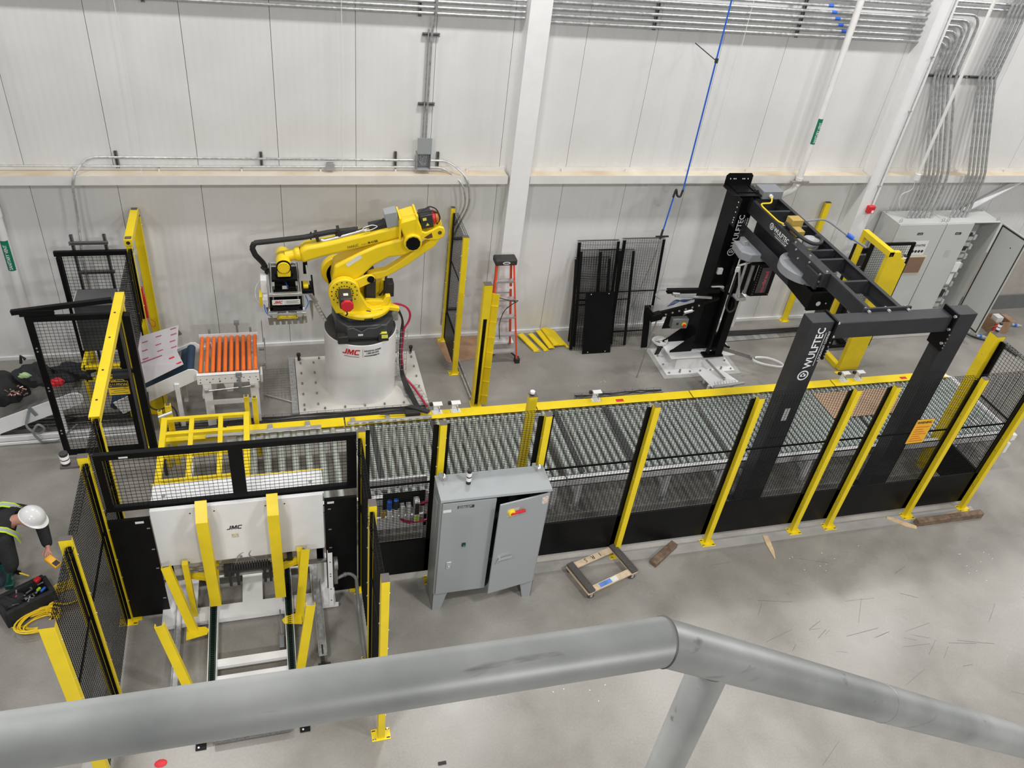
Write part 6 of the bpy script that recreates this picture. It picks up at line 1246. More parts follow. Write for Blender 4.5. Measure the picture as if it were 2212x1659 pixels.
# film carriage
Fc = thing('film_carriage', 'black and grey film roll carriage hanging under the gantry boom', 'film carriage', (10.5, -1.7, 1.75))
m = MB(); m.prism([(10.22, -1.52), (10.66, -1.50), (10.66, -1.88), (10.56, -1.96), (10.30, -1.96), (10.18, -1.85)], 'xy', 2.42, 2.56); m.build('motor_cover', mat('mid_grey_guard', (0.26, 0.27, 0.29), 0.4), Fc, bevel=0.02)
m = MB(); m.box(10.48, 10.80, -1.98, -1.965, 1.84, 2.40); m.box(10.79, 10.80, -1.965, -1.55, 1.84, 2.40); m.box(10.48, 10.80, -1.965, -1.55, 1.84, 1.85); m.box(10.36, 10.80, -1.97, -1.5, 2.38, 2.41); m.box(10.46, 10.475, -1.965, -1.60, 1.84, 2.38); m.build('roller_housing', BLK, Fc, smooth=False)
m = MB(); m.box(10.55, 10.72, -1.992, -1.98, 1.90, 2.34); m.build('dark_window', mat('smoky_cover', (0.09, 0.075, 0.08), 0.2), Fc, bevel=0.004)
text('no-thread', 0.085, (10.60, -1.9935, 1.915), (0, 0, 1), (-1, 0, 0), mat('pink_red_print', (0.55, 0.10, 0.14), 0.5), Fc, sx=1.08, bold=0.002) if False else text('no-thread', 0.085, (10.67, -1.9935, 1.915), (0, 0, 1), (-1, 0, 0), mat('pink_red_print', (0.55, 0.10, 0.14), 0.5), Fc, sx=1.08, bold=0.002)
m = MB()
for k in range(12): m.cyl((10.515, -1.982, 1.88+k*0.042), (10.515, -1.984, 1.88+k*0.042), 0.005, n=6)
m.cyl((10.78, -1.982, 2.36), (10.78, -1.985, 2.36), 0.008, n=6); m.cyl((10.78, -1.982, 1.87), (10.78, -1.985, 1.87), 0.008, n=6); m.build('screws', ALU, Fc)
for x, y, r in ((10.43, -1.90, 0.03), (10.36, -1.82, 0.022), (10.30, -1.9, 0.018)):
    m = MB(); m.cyl((x, y, 1.85), (x, y, 2.40), r, n=14); m.build('stretch_roller', ALU if r < 0.03 else STL, Fc)
m = MB(); m.bar((10.16, -1.95, 2.36), (10.30, -1.98, 1.83), 0.02, 0.03); m.bar((10.14, -1.95, 2.37), (10.42, -1.9, 2.42), 0.03, 0.02); m.bar((10.24, -1.9, 2.2), (10.30, -1.98, 1.83), 0.015, 0.02); m.box(10.27, 10.42, -2.0, -1.85, 1.78, 1.82); m.build('tension_arm', ALU, Fc, bevel=0.002)
m = MB(); m.box(10.10, 10.16, -1.98, -1.96, 2.28, 2.36); m.build('label', STK, Fc)
m = MB(); m.box(10.48, 10.70, -1.55, -1.47, 1.9, 2.42); m.build('carriage_bracket', BLK, Fc)
m = MB(); m.cyl((10.92, -1.75, 2.48), (10.92, -1.75, 2.05), 0.014, n=8); m.build('core_rod', STL, Fc)
m = MB(); m.lathe((10.92, -1.75, 1.98), (0, 0, 1), [(0.035, 0), (0.045, 0.03), (0.02, 0.09)], n=14); m.build('core_knob', RUB, Fc)
m = MB(); m.box(10.72, 10.96, -1.80, -1.70, 2.48, 2.50); m.box(10.30, 10.36, -1.70, -1.55, 2.56, 2.64); m.build('top_bracket', ALU, Fc, bevel=0.002)
# film clamp arms
Cl = thing('film_cut_arm', 'black linkage arm with grey switch box reaching left from the dark pillar', 'arm', (9.9, -1.35, 1.3))
m = MB(); m.bar((9.42, -1.36, 1.60), (10.36, -1.34, 1.56), 0.07, 0.07); m.build('upper_arm_bar', BLK, Cl, bevel=0.004)
m = MB(); m.cyl((9.55, -1.42, 1.54), (10.22, -1.40, 1.46), 0.022, n=10); m.cyl((9.5, -1.40, 1.57), (9.62, -1.41, 1.56), 0.028, n=10); m.build('air_cylinder', ALU, Cl)
m = MB(); m.prism([(9.25, 1.12), (9.55, 1.16), (10.36, 1.42), (10.36, 1.47), (9.95, 1.38), (9.50, 1.27), (9.25, 1.22)], 'xz', -1.42, -1.38); m.prism([(9.22, 1.08), (9.40, 1.12), (9.42, 1.22), (9.36, 1.24), (9.22, 1.2)], 'xz', -1.46, -1.36); m.bar((9.24, -1.4, 1.2), (9.12, -1.38, 1.34), 0.05); m.build('lower_arm_bar', BLK, Cl, bevel=0.004)
m = MB()
for k in range(7): m.cyl((9.36+0.11*k, -1.421, 1.17+0.028*k), (9.36+0.11*k, -1.432, 1.17+0.028*k), 0.016, n=8)
m.cyl((9.78, -1.43, 1.22), (9.92, -1.43, 1.25), 0.03, n=10); m.build('silver_fasteners', ALU, Cl)
m = MB()
for k in range(4): m.tube([(9.50+0.03*k, -1.36, 1.30+0.01*k), (9.62+0.02*k, -1.35, 1.44-0.02*k), (9.78-0.02*k, -1.36, 1.36+0.02*k), (9.95, -1.35, 1.44-0.01*k), (10.15, -1.35, 1.42+0.01*k)], 0.007, n=5, rnd=0.08)
m.build('blue_tubes', mat('navy_tube', (0.02, 0.05, 0.20), 0.4), Cl)
m = MB(); m.prism([(9.52, 0.86), (9.98, 0.86), (10.06, 1.30), (9.56, 1.22)], 'xz', -1.34, -1.33); m.build('back_plate', BLK, Cl)
m = MB(); m.box(9.62, 9.90, -1.45, -1.345, 0.92, 1.10); m.build('grey_switch_box', mat('dark_grey_box', (0.16, 0.17, 0.165), 0.45), Cl, bevel=0.006)
m = MB(); m.cyl((9.83, -1.45, 1.0), (9.83, -1.458, 1.0), 0.038, n=16); m.build('yellow_collar', YEL, Cl)
m = MB(); m.cyl((9.83, -1.459, 0.99), (9.83, -1.48, 0.99), 0.026, n=16); m.build('red_stop_button', RED, Cl)
m = MB(); m.box(9.69, 9.73, -1.455, -1.45, 1.0, 1.04); m.build('key_switch', RUB, Cl)
m = MB(); m.cyl((9.34, -1.42, 1.10), (9.30, -1.44, 0.80), 0.012, n=8); m.cyl((9.30, -1.44, 0.80), (9.20, -1.5, 0.005), 0.009, n=8); m.cyl((9.31, -1.44, 0.83), (9.315, -1.44, 0.87), 0.03, n=10); m.build('support_rod', STL, Cl)
m = MB(); m.tube([(9.42, -1.36, 1.62), (9.26, -1.36, 1.62), (9.22, -1.36, 1.52), (9.34, -1.36, 1.45)], 0.006, n=6, rnd=0.05); m.tube([(9.8, -1.4, 1.15), (9.86, -1.42, 1.22), (9.96, -1.42, 1.24)], 0.01, n=6); m.build('thin_hoses', MGR, Cl)
m = MB()
for k in range(5):
    r = 0.11+0.008*k; P = [(9.78+r*math.cos(a*math.pi/8), -0.98+r*0.75*math.sin(a*math.pi/8)+0.01*k, 0.31+0.006*k+0.008*math.sin(a+k)) for a in range(17)]; m.tube(P, 0.0075, n=6)
tag(m.build('coiled_white_hose', mat('coil_white', (0.60, 0.60, 0.58), 0.45)), 'coil of white hose beside the base of the dark pillar', 'hose')
t = thing('wire_clamp_plate', 'white plate with steel comb on the floor in front of the pillar base', 'plate', (10.5, -1.95, 0.2))
m = MB(); m.prism([(10.16, -1.72), (10.62, -1.70), (10.80, -2.10), (10.24, -2.16)], 'xy', 0.20, 0.212); m.box(10.2, 10.24, -2.1, -2.06, 0, 0.2); m.box(10.66, 10.7, -2.06, -2.02, 0.0, 0.2); m.box(10.3, 10.34, -1.8, -1.76, 0, 0.2); m.build('white_plate', WHT, t, bevel=0.003)
m = MB(); m.bar((10.25, -2.17, 0.23), (10.83, -2.12, 0.23), 0.05, 0.03)
for k in range(10): m.bar((10.28+0.055*k, -2.15, 0.235), (10.31+0.055*k, -2.05, 0.245), 0.008)
m.tube([(10.35, -2.1, 0.24), (10.5, -2.0, 0.26), (10.7, -2.05, 0.24)], 0.005, n=5, rnd=0.05); m.build('steel_comb', ALU, t, bevel=0.002)
m = MB(); m.bar((10.40, -1.52, 0.30), (10.53, -1.98, 0.24), 0.05, 0.006); m.cyl((10.53, -1.98, 0.215), (10.53, -1.98, 0.26), 0.02, n=8); m.build('flat_bar', STL, t)
t = thing('band_holder', 'grey arm ending in a looped white strap right of the pillar base', 'strap', (11.2, -1.7, 0.35))
m = MB(); m.bar((10.76, -1.38, 0.40), (11.14, -1.66, 0.40), 0.012, 0.07); m.build('arm', STL, t)
P = []
for i in range(25):
    a = -math.pi+2*math.pi*i/24; P.append((11.43+0.19*math.cos(a)*(1 if math.cos(a) > 0 else 1.5), -1.83+0.12*math.sin(a)-0.28*math.cos(a)*0.35))
m = MB(); vs = []; fs = []
for (x, y) in P: vs += [(x, y, 0.36), (x, y, 0.42)]
for i in range(24): fs.append((2*i, 2*i+2, 2*i+3, 2*i+1))
m.add(vs, fs); o = m.build('strap_loop', TXW, t); sd = o.modifiers.new('solid', 'SOLIDIFY'); sd.thickness = 0.006
m = MB(); m.box(11.12, 11.20, -1.70, -1.66, 0.37, 0.43); m.build('strap_clamp', MGR, t)
# cables on the floor by the wall right of pillar
for k in range(4):
    rr = random.Random(k); m = MB(); m.tube([(9.75+0.02*k, -0.95, 0.03), (10.0, -0.62-0.03*k, 0.04), (10.6, -0.50-0.035*k, 0.05)]+[(11.0+0.5*i, -0.42-0.035*k+rr.uniform(-.01, .01), 0.05) for i in range(5)]+[(13.3, -0.35-0.03*k, 0.05)], 0.014, n=6, rnd=0.1)
    tag(m.build('floor_cable', RUB), ('%s black cable running along the wall from the dark pillar to the right' % ('rearmost', 'second rearmost', 'third rearmost', 'foremost')[k]), 'cable', 'black cables along the wall base right of the pillar')
for k in range(4):
    m = MB(); m.tube([(9.6+0.05*k, -0.95, 0.02), (10.1, -1.3-0.0*k, 0.02)], 0.013, n=6) if False else m.tube([(9.9, -0.58-0.035*k, 0.016), (13.2, -0.50-0.035*k, 0.016)], 0.012, n=6)
    tag(m.build('floor_conduit', GAL), ('%s steel floor conduit beside the black cables right of the pillar' % ('rearmost', 'second rearmost', 'third rearmost', 'foremost')[k]), 'conduit', 'steel floor conduits right of the pillar')

# ================================================================ GREY CABINETS ON THE RIGHT
t = thing('electrical_cabinet', 'tall light grey electrical cabinet with lettered door, left of the pair', 'cabinet', (14.55, -0.34, 0.13))
def shell(t, x0, x1, openx=None):
    m = MB(); m.box(x0, x1, -0.09, -0.08, 0.24, 2.28); m.box(x0, x0+0.01, -0.58, -0.09, 0.24, 2.28); m.box(x1-0.01, x1, -0.58, -0.09, 0.24, 2.28); m.box(x0+0.01, x1-0.01, -0.58, -0.09, 2.27, 2.28); m.box(x0+0.01, x1-0.01, -0.58, -0.09, 0.24, 0.25); m.build('cabinet_body', LGR, t, smooth=False)
    m = MB(); m.box(x0, x1, -0.57, -0.09, 0.131, 0.24); m.build('plinth', mat('dark_plinth', (0.07, 0.07, 0.07), 0.6), t)
    for x in (x0+0.05, x1-0.05):
        for y in (-0.53, -0.14):
            m = MB(); m.tube([(x, y, 2.28), (x-0.025, y, 2.31), (x-0.02, y, 2.345), (x, y, 2.355), (x+0.02, y, 2.345), (x+0.025, y, 2.31), (x, y, 2.28)], 0.007, n=6); m.build('lifting_eye', ALU, t)
shell(t, 14.05, 15.055)
m = MB(); m.box(14.055, 15.05, -0.605, -0.583, 0.25, 2.275); D1 = m.build('cabinet_door', LGR, t, bevel=0.004)
m = MB(); m.box(14.50, 14.62, -0.607, -0.605, 2.07, 2.115); m.build('name_plate', TXB, D1); text('PALLETIZER', 0.017, (14.51, -0.6085, 2.085), (1, 0, 0), (0, 0, 1), TXW, D1, ext=0.0004)
m = MB(); m.box(14.42, 14.83, -0.607, -0.605, 1.66, 1.95); m.build('maker_sticker', STK, D1)
text('INNOVATIVE', 0.062, (14.49, -0.6085, 1.84), (1, 0, 0), (0, 0, 1), TXB, D1, sx=0.82)
m = MB()
for k in range(5): m.lathe((14.50+0.068*k, -0.607, 1.74), (0, -1, 0), [(0.028, 0), (0.028, 0.001)], n=16)
m.build('round_icons', TXB, D1)
m = MB(); m.box(14.52, 14.90, -0.62, -0.606, 1.30, 1.62); m.build('brown_window_panel', mat('brown_panel', (0.22, 0.135, 0.09), 0.6), D1, smooth=False)
m = MB(); m.box(14.50, 14.92, -0.612, -0.6055, 1.28, 1.64); m.build('panel_tape', mat('cream_tape', (0.62, 0.56, 0.38), 0.6), D1)
t = thing('electrical_cabinet', 'tall light grey electrical cabinet standing open at its right half', 'cabinet', (15.66, -0.34, 0.13))
shell(t, 15.065, 16.27)
m = MB(); m.box(15.07, 15.66, -0.605, -0.583, 0.25, 2.275); D2 = m.build('cabinet_door', LGR, t, bevel=0.004)
m = MB(); m.box(15.33, 15.46, -0.607, -0.605, 2.06, 2.105); m.build('name_plate', TXB, D2); text('WRAPPER', 0.017, (15.345, -0.6085, 2.075), (1, 0, 0), (0, 0, 1), TXW, D2, ext=0.0004)
m = MB(); m.box(15.30, 15.42, -0.607, -0.605, 1.60, 1.75); m.build('rating_label', mat('silver_label', (0.45, 0.45, 0.44)), D2)
m = MB(); m.box(15.5, 15.97, -0.44, -0.425, 0.35, 2.2); m.build('mounting_panel', mat('panel_grey', (0.23, 0.24, 0.24), 0.5), t)
m = MB(); rr = random.Random(5)
for k in range(14): z = 0.45+0.12*k; m.box(15.67, 15.86, -0.53, -0.44, z, z+0.07)
for k in range(8): z = 0.5+0.2*k; m.box(15.88, 15.94, -0.53, -0.44, z, z+0.1)
m.build('wire_ducts', mat('duct_mix', (0.42, 0.43, 0.42), 0.5, var=0.3, scale=70), t, smooth=False)
m = MB(); m.box(15.70, 15.84, -0.575, -0.532, 1.25, 1.45); m.box(15.72, 15.82, -0.56, -0.532, 0.98, 1.2); m.build('white_drive_unit', WHT, t, bevel=0.004)
m = MB(); m.box(15.71, 15.80, -0.56, -0.532, 1.7, 1.78); m.box(15.71, 15.80, -0.56, -0.532, 0.7, 0.85); m.box(15.70, 15.78, -0.56, -0.532, 2.0, 2.06); m.build('black_modules', RUB, t)
m = MB(); m.obox((16.295, -0.93, 1.265), (0.010, 0, 0), (0.003, 0.325, 0), (0, 0, 1.01)); OD = m.build('open_door', LGR, t, bevel=0.004)
m = MB()
for z in (0.29, 2.24): m.obox((16.281, -0.93, z), (0.004, 0, 0), (0.003, 0.30, 0), (0, 0, 0.012))
for y in (-0.635, -1.225): m.obox((16.280, y, 1.265), (0.004, 0, 0), (0, 0.010, 0), (0, 0, 0.98))
m.build('door_gasket', RUB, OD)
m = MB(); m.lathe((16.283, -1.0, 1.98), (-1, 0, 0), [(0.012, 0), (0.012, 0.003)], n=10); m.build('door_lock', RUB, OD)
m = MB(); m.obox((16.31, -1.0, 0.06), (0.01, 0.01, 0), (0, 0, 0.01), (0, 0.01, 0)) if False else None
for k in range(4):
    m = MB(); rr = random.Random(k+9); m.tube([(16.25, -0.62, 0.25), (16.3, -0.8-0.05*k, 0.10), (16.5+0.1*k, -1.0-0.06*k, 0.02), (16.9+0.1*k, -1.25-0.05*k, 0.02), (17.0, -1.6-0.1*k, 0.02)], 0.014 if k < 2 else 0.005, n=6, rnd=0.2)
    tag(m.build('loose_cable', RUB if k < 2 else mat('green_wire', (0.10, 0.16, 0.12), 0.5)), ('shorter thick black cable', 'longer thick black cable', 'shorter thin green wire', 'longer thin green wire')[k]+' trailing on the floor from the open grey cabinet', 'cable', 'cables trailing from the open cabinet' if k < 2 else 'thin wires trailing from the open cabinet')
t = thing('cardboard_box', 'torn brown cardboard box on the floor right of the open cabinet door', 'box', (17.2, -0.75, 0))
m = MB(); m.box(17.02, 17.42, -0.95, -0.945, 0.0, 0.28); m.box(17.02, 17.025, -0.945, -0.62, 0.0, 0.28); m.box(17.415, 17.42, -0.945, -0.62, 0.0, 0.25); m.box(17.02, 17.42, -0.62, -0.615, 0.0, 0.28); m.box(17.03, 17.41, -0.94, -0.62, 0.0, 0.01); m.obox((17.0, -0.98, 0.24), (0.12, 0.02, 0.03), (0, 0.07, -0.08), (0, 0.002, 0.002)); m.obox((17.46, -0.8, 0.27), (0.06, 0, 0.0), (0, 0.14, 0), (0, 0, 0.002)); m.build('carton', CRD, t, smooth=False)
m = MB(); m.box(17.05, 17.2, -0.9, -0.75, 0.1, 0.36); m.build('white_paper', STK, t); m = MB(); m.box(17.0, 17.06, -0.97, -0.952, 0.10, 0.26); m.build('red_tape', RED, t)
for (x, y, l) in ((17.85, -0.70, 'clear plastic bottle lying right of the torn cardboard box'), (16.72, -1.0, 'clear plastic bottle lying below the open grey cabinet door')):
    t = thing('plastic_bottle', l, 'bottle', (x, y, 0), 'clear plastic bottles on the floor')
    m = MB(); m.lathe((x-0.1, y, 0.034), (1, -0.35, 0), [(0.028, 0), (0.033, 0.01), (0.033, 0.14), (0.014, 0.19), (0.014, 0.205)], n=14); m.build('bottle_body', mat('clear_plastic', (0.75, 0.80, 0.83), 0.15, trans=0.6), t)
    m = MB(); m.lathe((x-0.1+0.05, y-0.0175, 0.034), (1, -0.35, 0), [(0.0335, 0), (0.0335, 0.05)], n=14); m.build('blue_label', BLU, t)
# dark lift truck mast parked behind the yellow gateway
t = thing('stacker_mast', 'black upright stacker mast behind the yellow gateway at right', 'stacker', (13.35, -0.62, 0))
m = MB(); m.box(13.18, 13.23, -0.75, -0.68, 0.05, 1.98); m.box(13.52, 13.57, -0.75, -0.68, 0.05, 1.98); m.box(13.2, 13.55, -0.74, -0.70, 1.80, 1.90); m.box(13.2, 13.55, -0.74, -0.70, 0.9, 0.98); m.build('mast_channels', BLK, t, bevel=0.003)
m = MB(); m.box(13.25, 13.50, -0.77, -0.755, 1.15, 1.78); m.build('mast_guard', CHR, t)
text('STIC', 0.075, (13.28, -0.772, 1.52), (1, 0, 0), (0, 0, 1), TXW, t, sx=1.0, ext=0.0008)
m = MB(); m.box(13.30, 13.42, -0.7715, -0.770, 1.30, 1.36); m.build('mast_label', STK, t)
m = MB(); m.box(13.15, 13.60, -0.66, -0.42, 0.05, 0.75); m.build('power_unit', CHR, t, bevel=0.02)
for x in (13.2, 13.5):
    m = MB(); m.box(x, x+0.12, -1.0, -0.66, 0.03, 0.08); m.build('fork', BLK, t, bevel=0.004)
m = MB(); m.cyl((13.2, -0.5, 0.05), (13.24, -0.5, 0.05), 0.05, n=12); m.cyl((13.5, -0.5, 0.05), (13.54, -0.5, 0.05), 0.05, n=12); m.build_each('wheel', RUB, t)

# ================================================================ LADDER, LEANING PANELS, SLATS
t = thing('stepladder', 'orange fibreglass stepladder with black cap against the white column', 'ladder', (7.05, -0.6, 0))
TL, TR = Vector((6.80, -0.60, 1.75)), Vector((7.09, -0.60, 1.75)); BL, BR = Vector((6.78, -0.84, 0.03)), Vector((7.27, -0.86, 0.03))
for a, b in ((BL, TL), (BR, TR)):
    d = (b-a).normalized(); s = Vector((1, 0, 0)) if a is BL else Vector((-1, 0, 0)); m = MB(); c = (a+b)/2; L = (b-a).length/2
    m.obox(c, d*L, (0.003, 0, 0), (0, 0.035, 0)); m.obox(c+Vector((0, -0.033, 0))+s*0.012, d*L, (0.014, 0, 0), (0, 0.003, 0)); m.build('front_rail', FGO, t, smooth=False)
for a, b in ((Vector((6.86, -0.34, 0.03)), Vector((6.84, -0.54, 1.72))), (Vector((7.28, -0.36, 0.03)), Vector((7.06, -0.54, 1.72)))):
    m = MB(); m.bar(a, b, 0.03, 0.05, up=(0, 1, 0)); m.build('rear_rail', FGO, t, bevel=0.003)
for i, z in enumerate((0.22, 0.53, 0.84, 1.15, 1.46)):
    u = (z-0.03)/1.72; a = BL.lerp(TL, u); b = BR.lerp(TR, u); m = MB(); m.obox((a+b)/2+Vector((0, 0.0, 0)), ((b.x-a.x)/2-0.005, 0, 0), (0, 0.042, 0), (0, 0, 0.008)); m.obox((a+b)/2+Vector((0, -0.04, -0.012)), ((b.x-a.x)/2-0.005, 0, 0), (0, 0.003, 0), (0, 0, 0.014)); m.build('step', ALU, t, smooth=False)
    if z < 1.3: m = MB(); aa = Vector((6.86, -0.34, 0.03)).lerp(Vector((6.84, -0.54, 1.72)), u); bb = Vector((7.28, -0.36, 0.03)).lerp(Vector((7.06, -0.54, 1.72)), u); m.bar(aa, bb, 0.02); m.build('rear_brace', ALU, t)
m = MB(); m.box(6.77, 7.12, -0.68, -0.48, 1.74, 1.84); m.build('ladder_cap', mat('black_cap_plastic', (0.03, 0.028, 0.026), 0.6, var=0.3), t, bevel=0.02)
m = MB(); m.lathe((6.945, -0.682, 1.79), (0, -1, 0), [(0.06, 0), (0.06, 0.001)], n=24); o = m.build('oval_badge', TXW, t)
for v in o.data.vertices: v.co.z = (v.co.z-1.79)*0.4+1.79
m = MB(); m.lathe((6.945, -0.6835, 1.79), (0, -1, 0), [(0.045, 0), (0.045, 0.0008)], n=24); o = m.build('badge_centre', mat('grey_print', (0.12, 0.12, 0.13), 0.5, var=0.5, scale=90), t)
for v in o.data.vertices: v.co.z = (v.co.z-1.79)*0.3+1.79
for p in (BL, BR):
    m = MB(); m.box(p.x-0.04, p.x+0.04, p.y-0.05, p.y+0.05, 0.0, 0.09); m.bar((p.x, p.y, 0.09), (p.x+(0.12 if p is BL else -0.12), p.y, 0.20), 0.02, 0.03); m.build('ladder_foot', RUB, t, bevel=0.008)
m = MB(); m.box(6.98, 7.06, -0.805, -0.80, 1.40, 1.44); m.build('step_label', STK, t)
m = MB(); m.tube([(6.80, -0.80, 1.26), (7.0, -0.82, 1.20), (7.12, -0.84, 1.18), (7.10, -0.84, 1.16), (6.95, -0.85, 1.05), (6.88, -0.86, 0.8), (6.92, -0.87, 0.5)], 0.007, n=6, rnd=0.1); m.tube([(7.05, -0.83, 1.19), (7.16, -0.84, 1.20), (7.12, -0.84, 1.16)], 0.007, n=6)
tag(m.build('hanging_cable', RUB), 'black cable draped over the steps of the orange stepladder', 'cable')

def lean(x0, x1, zt, yb, yt, label, sq=0.042, kick=0, w=0.05, cols=None, z0=0.0, mids=(0.5,)):
    t = thing('leaning_mesh_panel', label, 'mesh panel', ((x0+x1)/2, yb, 0), 'mesh panels leaning on the wall'); d = Vector((0, yt-yb, zt-z0)).normalized(); L = Vector((0, yt-yb, zt-z0)).length; O = Vector((0, yb, z0)); n = Vector((0, -d.z, d.y))
    for x in (x0+w/2, x1-w/2):
        m = MB(); m.obox(O+Vector((x, 0, 0))+d*L/2, (w/2, 0, 0), d*(L/2-0.02), n*0.003); m.obox(O+Vector((x0+0.002 if x < (x0+x1)/2 else x1-0.002, 0, 0))+d*L/2-n*0.012, (0.002, 0, 0), d*(L/2-0.02), n*0.012); m.build('side_channel', BLK, t, smooth=False)
    m = MB(); k = int((x1-x0)/sq)
    for i in range(1, k): m.obox(O+Vector((x0+(x1-x0)*i/k, 0, 0))+d*L/2, (0.0018, 0, 0), d*L/2, n*0.0018)
    k = int(L/(sq*0.7))
    for i in range(k+1): m.obox(O+Vector(((x0+x1)/2, 0, 0))+d*L*i/k+n*0.0036, ((x1-x0)/2, 0, 0), d*0.0018, n*0.0018)
    for q in (0.03, 0.055): m.obox(O+Vector(((x0+x1)/2, 0, 0))+d*L-n*q, ((x1-x0)/2, 0, 0), d*0.0018, n*0.0018); 
    m.build('wire_mesh', WIR, t, smooth=False)
    for q in mids:
        m = MB(); m.obox(O+Vector(((x0+x1)/2, 0, 0))+d*L*q-n*0.006, ((x1-x0)/2-0.01, 0, 0), d*0.011, n*0.004); m.build('cross_bar', BLK, t, smooth=False)
    return t
lean(8.33, 9.07, 1.80, -0.40, -0.06, 'left tall mesh panel leaning on the wall behind the solid black sheet')
lean(9.13, 9.90, 1.82, -0.32, -0.06, 'right tall mesh panel leaning on the wall, hindmost of the stack', mids=(0.48, 0.06))
lean(8.36, 9.10, 1.66, -0.56, -0.12, 'middle mesh panel in the left pile leaning on the wall')
lean(8.70, 9.34, 1.66, -0.60, -0.14, 'mesh panel overlapping both tall panels leaning on the wall')
lean(8.28, 8.92, 1.55, -0.64, -0.17, 'frontmost mesh panel behind the solid black sheet', mids=(0.5,))
for (x0, x1, zt, yb, yt, l) in ((8.47, 8.99, 1.03, -0.76, -0.42, 'solid black sheet leaning in front of the mesh panels'), (9.60, 9.72, 0.74, -0.68, -0.45, 'narrow black channel leaning right of the mesh panels')):
    d = Vector((0, yt-yb, zt)).normalized(); L = Vector((0, yt-yb, zt)).length/2; m = MB(); m.obox(Vector(((x0+x1)/2, yb, 0))+d*L, ((x1-x0)/2, 0, 0), d*L, Vector((0, -d.z, d.y))*0.004)
    o = tag(m.build('leaning_sheet', BLK, bevel=0.002), l, 'sheet')
    if x0 < 9:
        m = MB()
        for sx in (0.1, 0.42):
            for q in (0.06, 1.94): m.obox(Vector((x0+sx, yb, 0))+d*L*q+Vector((0, -0.006, 0)), (0.006, 0, 0), d*0.006, (0, 0.003, 0))
        m.build('corner_holes', STK, o)
m = MB()
for k in range(3):
    d = Vector((0, 0.23, 0.74)).normalized(); m.obox(Vector((9.735+0.012*k, -0.68, 0))+d*0.38, (0.004, 0, 0), d*0.38, (0, 0.012, 0))
tag(m.build('aluminium_strips', ALU), 'thin aluminium strips leaning beside the narrow black channel', 'strips')
SL = [((7.52, -0.12), (7.70, -0.60), 0.12, 0.004), ((7.70, -0.13), (7.87, -0.60), 0.10, 0.006), ((7.86, -0.08), (7.97, -0.56), 0.11, 0.03), ((7.97, -0.04), (8.07, -0.52), 0.12, 0.05), ((8.05, 0-0.05), (8.19, -0.50), 0.12, 0.035), ((8.14, -0.08), (8.27, -0.55), 0.05, 0.01)]
for i, (a, b, w, z) in enumerate(SL):
    m = MB(); m.bar((a[0], a[1], z+0.04), (b[0], b[1], z+0.004), w, 0.004); m.bar((a[0]-w/2, a[1], z+0.052), (b[0]-w/2, b[1], z+0.016), 0.004, 0.02)
    m.box(b[0]-w/2, b[0]+w/2, b[1]-0.02, b[1], z, z+0.004)
    tag(m.build('yellow_bracket_plate', YEL, smooth=False), '%s loose yellow bracket plate in the pile by the wall' % ('leftmost', 'second from left', 'third from left', 'fourth from left', 'second from right', 'rightmost')[i], 'plate', 'loose yellow bracket plates by the wall')
# ================================================================ LEFT CORNER
t = thing('dark_enclosure', 'dark grey control enclosure with white sticker behind the sliding gate', 'enclosure', (1.18, -1.1, 0.5))
m = MB(); m.box(0.95, 1.42, -1.30, -0.92, 0.98, 1.70); m.build('enclosure_box', mat('dark_slate_box', (0.05, 0.055, 0.06), 0.5), t, bevel=0.006)
m = MB(); m.box(0.945, 1.425, -1.31, -0.91, 1.70, 1.712); m.build('lid', mat('slate_lid', (0.085, 0.09, 0.09), 0.5), t)
m = MB(); m.box(1.26, 1.33, -1.22, -1.17, 1.7125, 1.714); m.build('sticker', STK, t)
m = MB(); m.box(0.93, 0.95, -1.3, -0.92, 1.0, 1.70); m.build('light_side_seam', LGR, t)
strut((0.905, -0.42, 0.0), (0.905, -0.42, 2.27), 'left upright strut of the conduit rack behind the dark enclosure')
strut((1.31, -0.42, 0.0), (1.31, -0.42, 2.27), 'right upright strut of the conduit rack behind the dark enclosure')
strut((0.87, -0.47, 2.17), (1.35, -0.47, 2.17), 'upper cross strut of the conduit rack behind the dark enclosure')
strut((0.90, -0.47, 1.72), (1.36, -0.47, 1.72), 'lower cross strut of the conduit rack behind the dark enclosure')
t = thing('yellow_stand', 'yellow tube stand under the dark enclosure seen through the gate mesh', 'stand', (1.2, -1.4, 0))
m = MB()
for x in (0.97, 1.44):
    for y in (-1.62, -1.0): m.box(x-0.025, x+0.025, y-0.025, y+0.025, 0.0, 0.97)
for z in (0.94, 0.74): m.box(0.97, 1.44, -1.645, -1.595, z-0.02, z+0.03); m.box(0.945, 0.995, -1.6, -1.0, z-0.02, z+0.03); m.box(1.415, 1.465, -1.6, -1.0, z-0.02, z+0.03)
m.box(1.18, 1.22, -1.6, -1.3, 0.92, 0.96); m.build('tube_frame', YEL, t, bevel=0.003)
m = MB(); rr = random.Random(4)
P = [(1.2+0.13*math.cos(a)+rr.uniform(-.02, .02), -1.62+0.06*math.sin(a)*0, 0.66+0.05*math.sin(a*1.0)+0.004*i) for i, a in enumerate([k*0.6 for k in range(40)])]
m.tube([(p[0], -1.68+0.02*math.sin(i), p[2]) for i, p in enumerate(P)], 0.007, n=5); tag(m.build('coiled_yellow_cord', YCB), 'small coil of yellow cord on the yellow stand behind the gate', 'cord')
